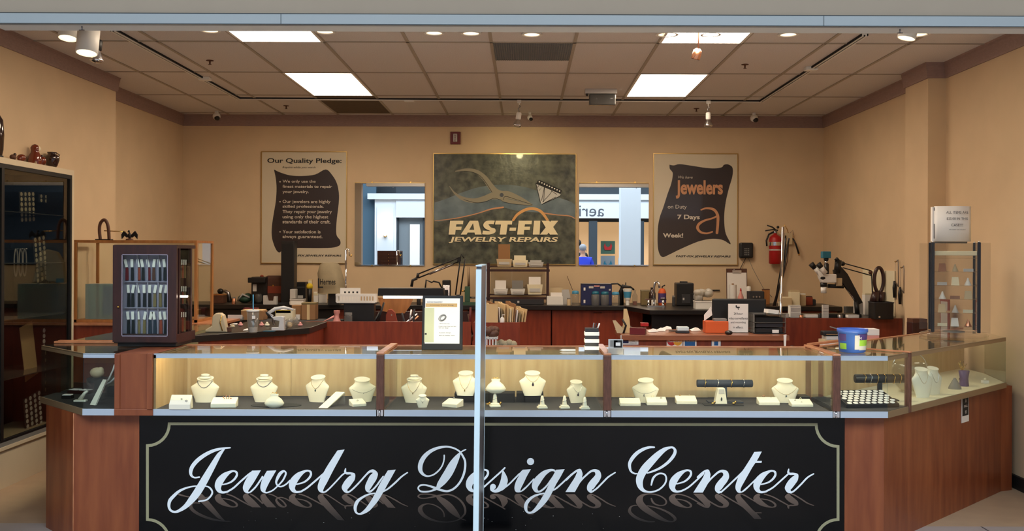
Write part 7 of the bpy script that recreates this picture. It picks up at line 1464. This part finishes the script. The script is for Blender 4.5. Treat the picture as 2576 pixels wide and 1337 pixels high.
for i,(u,v,c,l) in enumerate(((1608,842,'dark_red','dark red wallet pile at the left of the sales desk'),(1625,838,'red','bright red scrap on the dark red pile'),(1645,836,'paper','crumpled pinkish receipt on the sales desk'),(1665,834,'paper','second crumpled receipt right of the pinkish one'),(1680,826,'paper','folded white slip standing behind the card reader'),(1752,833,'paper','flat white slip right of the card reader'),(1695,835,'black','small black cable coil left of the card reader'),(1760,828,'black','black pen lying left of the orange box'))):
    q=PZ(u,v,DZ); Yq=max(7.64,min(8.15,q.y)); xx=P(u,0,Yq).x; m=MB()
    if c=='paper': m.add([(-0.04,-0.02,0),(0.04,-0.025,0.003),(0.04,0.03,0.02),(-0.04,0.025,0.008),(0,0,0.028),(0.02,0.02,0.005)],[(0,1,4),(1,2,4),(2,3,4),(3,0,4),(3,2,1,0)])
    elif u==1760: m.tube([(-0.05,0,0.005),(0.05,0,0.005)],0.005,8)
    elif u==1695: m.tube([(0.03*math.cos(a_),0.02*math.sin(a_),0.005) for a_ in [2*math.pi*k/14 for k in range(14)]],0.004,6,closed=True)
    else: m.box(-0.06 if u==1608 else -0.03,0.06 if u==1608 else 0.03,-0.03,0.03,0,0.05 if u==1608 else 0.025)
    z_ = DZ+0.001+(0.051 if u==1625 else 0); tag(m.build('desk_item',c,loc=(xx,Yq+(0.03 if u==1625 else 0),z_),rot=(0,0,0.3*(i%3-1))),l,'desk item')
# steel pole with hoses on the right
t = thing('steel_pole','leaning chrome pole rising in front of the fire extinguisher','pole',(0,0,0)); q0=P(1957,895,8.5); q1=P(1966,572,8.5); z0=0.0; dxz=(q1.x-q0.x)/(q1.z-q0.z)
t.location=(q0.x-dxz*q0.z,8.45,0.0); MB().cyl((0,0,0.03),(dxz*q1.z,0,q1.z),0.011).build('pole','chrome',t); MB().lathe([(0.09,0),(0.09,0.012),(0.02,0.03)],n=20).build('foot','charcoal',t)
for i,(u0,u1) in enumerate(((1988,1945),(1996,1940))):
    a=P(1975+8*i,600,8.5); b=P(1948-4*i,770,8.5); MB().tube([(a.x-t.location.x,0.03,a.z),((a.x+b.x)/2-t.location.x+0.02,0.03,(a.z+b.z)/2),(b.x-t.location.x,0.03,b.z)],0.008,8).build('hose','black',t)
# microscope
MY=8.95
t = thing('stereo_microscope','white stereo microscope with black eyepieces and teal camera on a boom arm','microscope',(P(2090,0,MY).x,MY,1.0405))
def r2(u,v,dy=0.0): q=P(u,v,MY); return (q.x-t.location.x,dy,q.z-1.0405)
MB().prism([r2(2055,682)[::2],r2(2078,690)[::2],r2(2102,690)[::2],r2(2102,712)[::2],r2(2066,712)[::2],r2(2060,700)[::2]],-0.035,0.035).build('body','white',t,bevel=0.008)
MB().tube([r2(2064,690),r2(2048,672)],[0.026,0.02],14).build('eye_tube','white',t); MB().tube([r2(2072,688,-0.05),r2(2060,670,-0.05)],[0.024,0.02],14).build('eye_tube','white',t)
MB().tube([r2(2050,675),r2(2040,664)],[0.022,0.026],14).build('eyepiece','black',t); MB().tube([r2(2062,673,-0.05),r2(2054,664,-0.05)],[0.022,0.026],14).build('eyepiece','black',t)
MB().tube([r2(2079,690),r2(2079,664)],0.022,14).build('photo_tube','black',t); MB().tube([r2(2079,664),r2(2078,657)],0.016,14).build('adapter_ring','chrome',t)
a=r2(2067,650); b=r2(2088,633); MB().tube([r2(2079,657),r2(2078,650)],[0.018,0.024],12).build('camera_neck','black',t); MB().box(a[0],b[0],-0.035,0.035,a[2],b[2]).build('camera','teal',t,bevel=0.005)
MB().tube([r2(2072,712),r2(2072,722)],0.03,16).build('zoom_ring','black',t); MB().tube([r2(2072,722),r2(2072,738)],0.026,16).build('objective','white',t); MB().sph(r2(2067,700,-0.036),(0.024,0.006,0.014),12,6).build('oval_badge','black',t)
MB().tube([r2(2084,720,0.02),r2(2124,722,0.02)],0.018,10).build('focus_arm','black',t); a=r2(2103,720); b=r2(2119,700); MB().box(a[0],b[0],0.0,0.05,a[2],b[2]).build('focus_block','beige_plastic',t,bevel=0.004)
MB().tube([r2(2108,688,0.03),r2(2112,655,0.03)],0.03,14).build('pivot_post','black',t); MB().tube([r2(2108,655,0.03),r2(2108,648,0.03)],[0.028,0.006],12).build('post_cap','black',t)
MB().prism([r2(2098,680)[::2],r2(2118,672)[::2],r2(2134,690)[::2],r2(2172,762)[::2],r2(2160,768)[::2],r2(2120,712)[::2],r2(2102,700)[::2]],0.01,0.05).build('boom_arm','black',t,bevel=0.005)
MB().tube([r2(2134,727,0.02),r2(2160,768,0.02)],0.010,10).build('gas_strut','chrome',t); MB().tube([r2(2157,758,0.03),r2(2160,795,0.03)],0.022,14).build('column','black',t); MB().box(r2(2075,0)[0],r2(2165,0)[0],-0.06,0.12,0,0.03).build('base_plate','black',t,bevel=0.004)
# stacked frames under the objective
x=P(2073,0,8.9).x
for i in range(4): 
    o=MB().box(-0.025,0.025,-0.02,0.02,0,0.028).build('sample_box','pale_grey' ,loc=(x-0.01,8.80,1.0405+0.0295*i)); tag(o,f'pale stacked sample box under the microscope, {["bottom","second","third","top"][i]} of four','box','sample boxes under the microscope')
for i,(u0,u1,vt,c,l,nm) in enumerate(((1985,2012,771,'white','white two drawer box on the right bench, beside the steel pole','drawer_box'),(2024,2055,792,'white','flat white box with a knob lid on the right bench','lidded_box'),(1968,1982,790,'pale_grey','small pale cup at the left end of the right bench','cup'),(2130,2158,793,'paper','white papers on the right bench in front of the microscope','papers'),(2125,2160,772,'smoke_plastic','smoky plastic box behind the microscope arm','plastic_box'),(2150,2168,762,'pale_grey','pale panel right of the microscope strut','panel_box'),(2172,2192,742,'paper','cream paper box right of the microscope base','paper_box'))):
    t_,w,d,h = simple(nm,l,nm.split('_')[-1],u0,u1,vt,805,c,z=1.0405,depth=0.08,ymax=[8.86,8.85,8.84,8.84,9.35,9.2,9.3][i],ymin=[8.86,8.85,8.84,8.84,9.35,9.2,9.3][i],parts=(BX('lid',['pale_grey','pale_grey','grey','pale_grey','clear_plastic','white','cream'][i],-.5,.5,-.5,.5,1.0,1.08),)+((BX('drawer','pale_grey',-.45,.45,-.54,-.5,.1,.45),BX('drawer','pale_grey',-.45,.45,-.54,-.5,.55,.9)) if i==0 else ()))
# magnifier lamp
AY=9.1
t = thing('magnifier_lamp','brown oval magnifying lamp on a thin jointed black arm at the right','lamp',(P(2210,0,AY).x,AY,1.0405))
def r3(u,v,dy=0.0): q=P(u,v,AY); return (q.x-t.location.x,dy,q.z-1.0405)
for dv in (0,12): MB().tube([r3(2120,662+dv),r3(2192,682+dv)],0.005,8).build('arm','black',t)
MB().tube([r3(2192,684),r3(2196,760)],0.006,8).build('lower_arm','black',t); MB().sph(r3(2190,686),(0.02,0.015,0.02)).build('joint','brown',t); MB().sph(r3(2120,664),(0.022,0.015,0.022)).build('joint','black',t)
cx=r3(2211,705); MB().tube([(cx[0]+0.042*math.cos(a_),0,cx[2]+0.115*math.sin(a_)) for a_ in [2*math.pi*k/26 for k in range(26)]],0.016,10,closed=True).build('ring_head','dark_wood',t); MB().tube([r3(2204,735),r3(2198,765)],[0.035,0.045],12).build('head_stem','dark_wood',t); MB().tube([r3(2218,735),r3(2216,765)],[0.03,0.03],12).build('head_stem','dark_wood',t)
tml = t
t,w,d,h = simple('tool_pot','black square pot at the foot of the magnifier lamp','pot',2192,2240,760,803,'black',z=1.0405,depth=0.16,ymax=8.95,bevel=0.005,parts=(BX('bright_spot','silver',-.3,-.2,-.53,-.5,.1,.2),BX('rim','charcoal',-.52,.52,-.52,.52,.94,1.0)))
for i in range(5): tag(MB().tube([(0,0,0),(0.012,0,0.004),(0.028,0,0.012)],[0.006,0.005,0.003],8).build('small_plier','black',loc=(P(2241,0,8.95).x,8.93,1.06+0.026*i)),f'small black hook tool hung right of the square pot, {["lowest","second","third","fourth","highest"][i]} one','tool','hook tools beside the square pot')
pl_ = bpy.data.lights.new('bench_bulb','POINT'); pl_.energy = 5; pl_.color = (1.0,0.8,0.5); pl_.shadow_soft_size = 0.03
po_ = bpy.data.objects.new('bench_bulb', pl_); COL.objects.link(po_); po_.parent = tml; po_.location = (0.13,0.25,0.10)
# tool board on the right wall with saws
bx0=3.335
t = thing('tool_board','pale yellow tool board on the right wall lit by a hidden lamp','tool board',(3.338,9.3,1.1)); a=on_X(2240,700,3.33); b=on_X(2272,700,3.33)
MB().box(-0.012,0,-0.42,0.42,-0.05,0.36).build('board','cream',t)
for i,(u,v) in enumerate(((2248,660),(2262,675))):
    q=on_X(u,v,3.30); t = thing('saw_frame',f'steel jeweler saw frame with dark handle hanging on the right wall, {["left","right"][i]} of two','saw',(3.32,q.y,q.z)); MB().tube([(0,0.0,0),(0,-0.05,0.02),(0,-0.06,-0.02),(0,-0.06,-0.22),(0,-0.03,-0.20),(0,0.03,-0.18)],0.004,6).build('frame','steel',t); MB().tube([(0,0.03,-0.17),(0,0.035,-0.23),(0,0.03,-0.32)],[0.01,0.016,0.012],10).build('handle','black',t); MB().cyl((0,0.015,0),(0,0.015,-0.18),0.0015).build('blade','steel',t); MB().cyl((-0.01,0,0.005),(0.016,0,0.005),0.005).build('peg','brass',t)
# right red ledges, frame
tag(MB().box(2.55,3.33,7.63,7.9,0,0.93).build('side_cabinet','red_wood'),'low red wood cabinet against the right wall behind the rotating display','cabinet')
t = thing('picture_frame','narrow dark wood picture frame standing against the right wall','frame',(3.30,7.75,0.9305)); MB().box(-0.006,0.006,-0.08,0.08,0,0.33).build('frame','rust',t,bevel=0.002); MB().box(-0.008,-0.006,-0.06,0.06,0.02,0.31).build('picture','pale_grey',t)
simple('wooden_tray','brown wooden tray on the low red cabinet','tray',2288,2326,811,822,'dark_wood',z=0.9305,depth=0.12,ymax=7.8,parts=(BX('lid','brown',-.48,.48,-.48,.48,1.0,1.2),))
# magazines and device on small table
t = thing('side_table','low wooden side table carrying the magazine stack','table',(2.22,7.35,0)); MB().box(-0.28,0.26,-0.2,0.2,0.82,0.85).build('table_top','oak2',t); 
for x in (-0.25,0.23):
    for y in (-0.17,0.17): MB().box(x-0.02,x+0.02,y-0.02,y+0.02,0,0.82).build('leg','dark_wood',t)
x=P(2095,0,7.35).x
for i in range(6):
    w_=0.075-0.004*(i%3); o=MB().box(-w_,w_,-0.06,0.06,0,0.024).build('magazine',['paper','pale_grey','cream','paper','beige_plastic','pale_grey'][i],loc=(x+0.006*((i*3)%4-1),7.35,0.8505+0.025*i),rot=(0,0,0.08*((i*5)%3-1))); tag(o,f'{["white","pale grey","cream","off-white","beige","light grey"][i]} magazine in the stack behind the bucket, {["lowest","second up","third up","fourth up","fifth up","topmost"][i]}','magazine','magazine stack')
t = thing('label_printer','black device lying on top of the magazine stack','device',(x-0.005,7.35,0.8505+0.1515)); MB().box(-0.07,0.06,-0.04,0.04,0,0.035).build('body','black',t,bevel=0.008); MB().box(-0.05,0.04,-0.045,-0.035,0.01,0.015).build('slot','silver',t); MB().add([(0,-0.03,0.06),(0.11,-0.03,0.025),(0.11,0.03,0.025),(0,0.03,0.06),(0,-0.03,0.068),(0.11,-0.03,0.033),(0.11,0.03,0.033),(0,0.03,0.068)],[(0,3,2,1),(4,5,6,7),(0,1,5,4),(1,2,6,5),(2,3,7,6),(3,0,4,7)]).build('lid','grey',t)
simple('book_stack','pinkish stack of booklets behind the bucket, right of the magazines','booklets',2150,2205,843,862,'pink',z=0.8505,depth=0.12,ymax=7.4,parts=(BX('top_cover','paper',-.4,.5,-.5,.5,1.0,1.3),))
t = thing('wood_plank','long brown plank lying at the left of the magazine stack','plank',(P(2030,0,7.3).x,7.3,0.851)); MB().box(-0.11,0.06,-0.05,0.05,0,0.02).build('plank','brown',t); MB().sph((-0.1,-0.0,0.05),(0.03,0.03,0.03)).build('knob','black',t)
tag(MB().prism([(0,0),(0.014,0),(0.018,0.09),(-0.004,0.085)],0,0.01).build('paper_scrap','paper',loc=(P(1977,0,7.58).x,7.595,P(1977,872,7.58).z)),'white torn slip stuck at the right end of the desk front','slip')

# --- a few more small things on the benches
more = [('parts_tin','round steel tin on the right bench left of the microscope base',2108,2120,792,'steel','tin'),('solder_spool','small copper wire spool on the right bench',2012,2022,793,'copper','spool'),('ink_bottle','tiny black bottle on the right bench beside the spool',2060,2067,790,'black','bottle')]
for nm,l,u0,u1,vt,c,ct in more:
    x=P((u0+u1)/2,0,8.82).x; w=(u1-u0)*8.82/F; h=P((u0+u1)/2,vt,8.82).z-1.0405; t=thing(nm,l,ct,(x,8.80,1.0405)); MB().lathe([(w*.5,0),(w*.5,h*.9),(w*.4,h)],n=18).build('body',c,t); MB().lathe([(w*.35,h),(w*.35,h*1.12)],n=14).build('cap','black',t)
for i,(u0,u1,vt,c,l) in enumerate(((1052,1062,742,'black','black clip tool on the back worktop left of the visor'),(1140,1150,748,'brown','brown handled file block on the back worktop near the vise'),(1640,1652,752,'white','small white pot at the left of the sink tap'),(1692,1700,744,'charcoal','dark canister just left of the ultrasonic cleaner'),(1428,1438,750,'beige_plastic','beige candle shaped tin left of the first blue lidded jar'),(828,842,752,'pale_grey','pale canister in front of the grey covered machine'),(589,598,748,'copper','small copper pot left of the cloth bundle'))):
    x=P((u0+u1)/2,0,10.46).x; w=(u1-u0)*10.46/F; h=P((u0+u1)/2,vt,10.46).z-BZ; t=thing('small_canister',l,'canister',(x,10.42,BZ+0.0005)); MB().lathe([(w*.5,0),(w*.5,h*.8),(w*.42,h*.85)],n=18).build('body',c,t); MB().lathe([(w*.46,h*.85),(w*.46,h)],n=18).build('lid','grey',t)
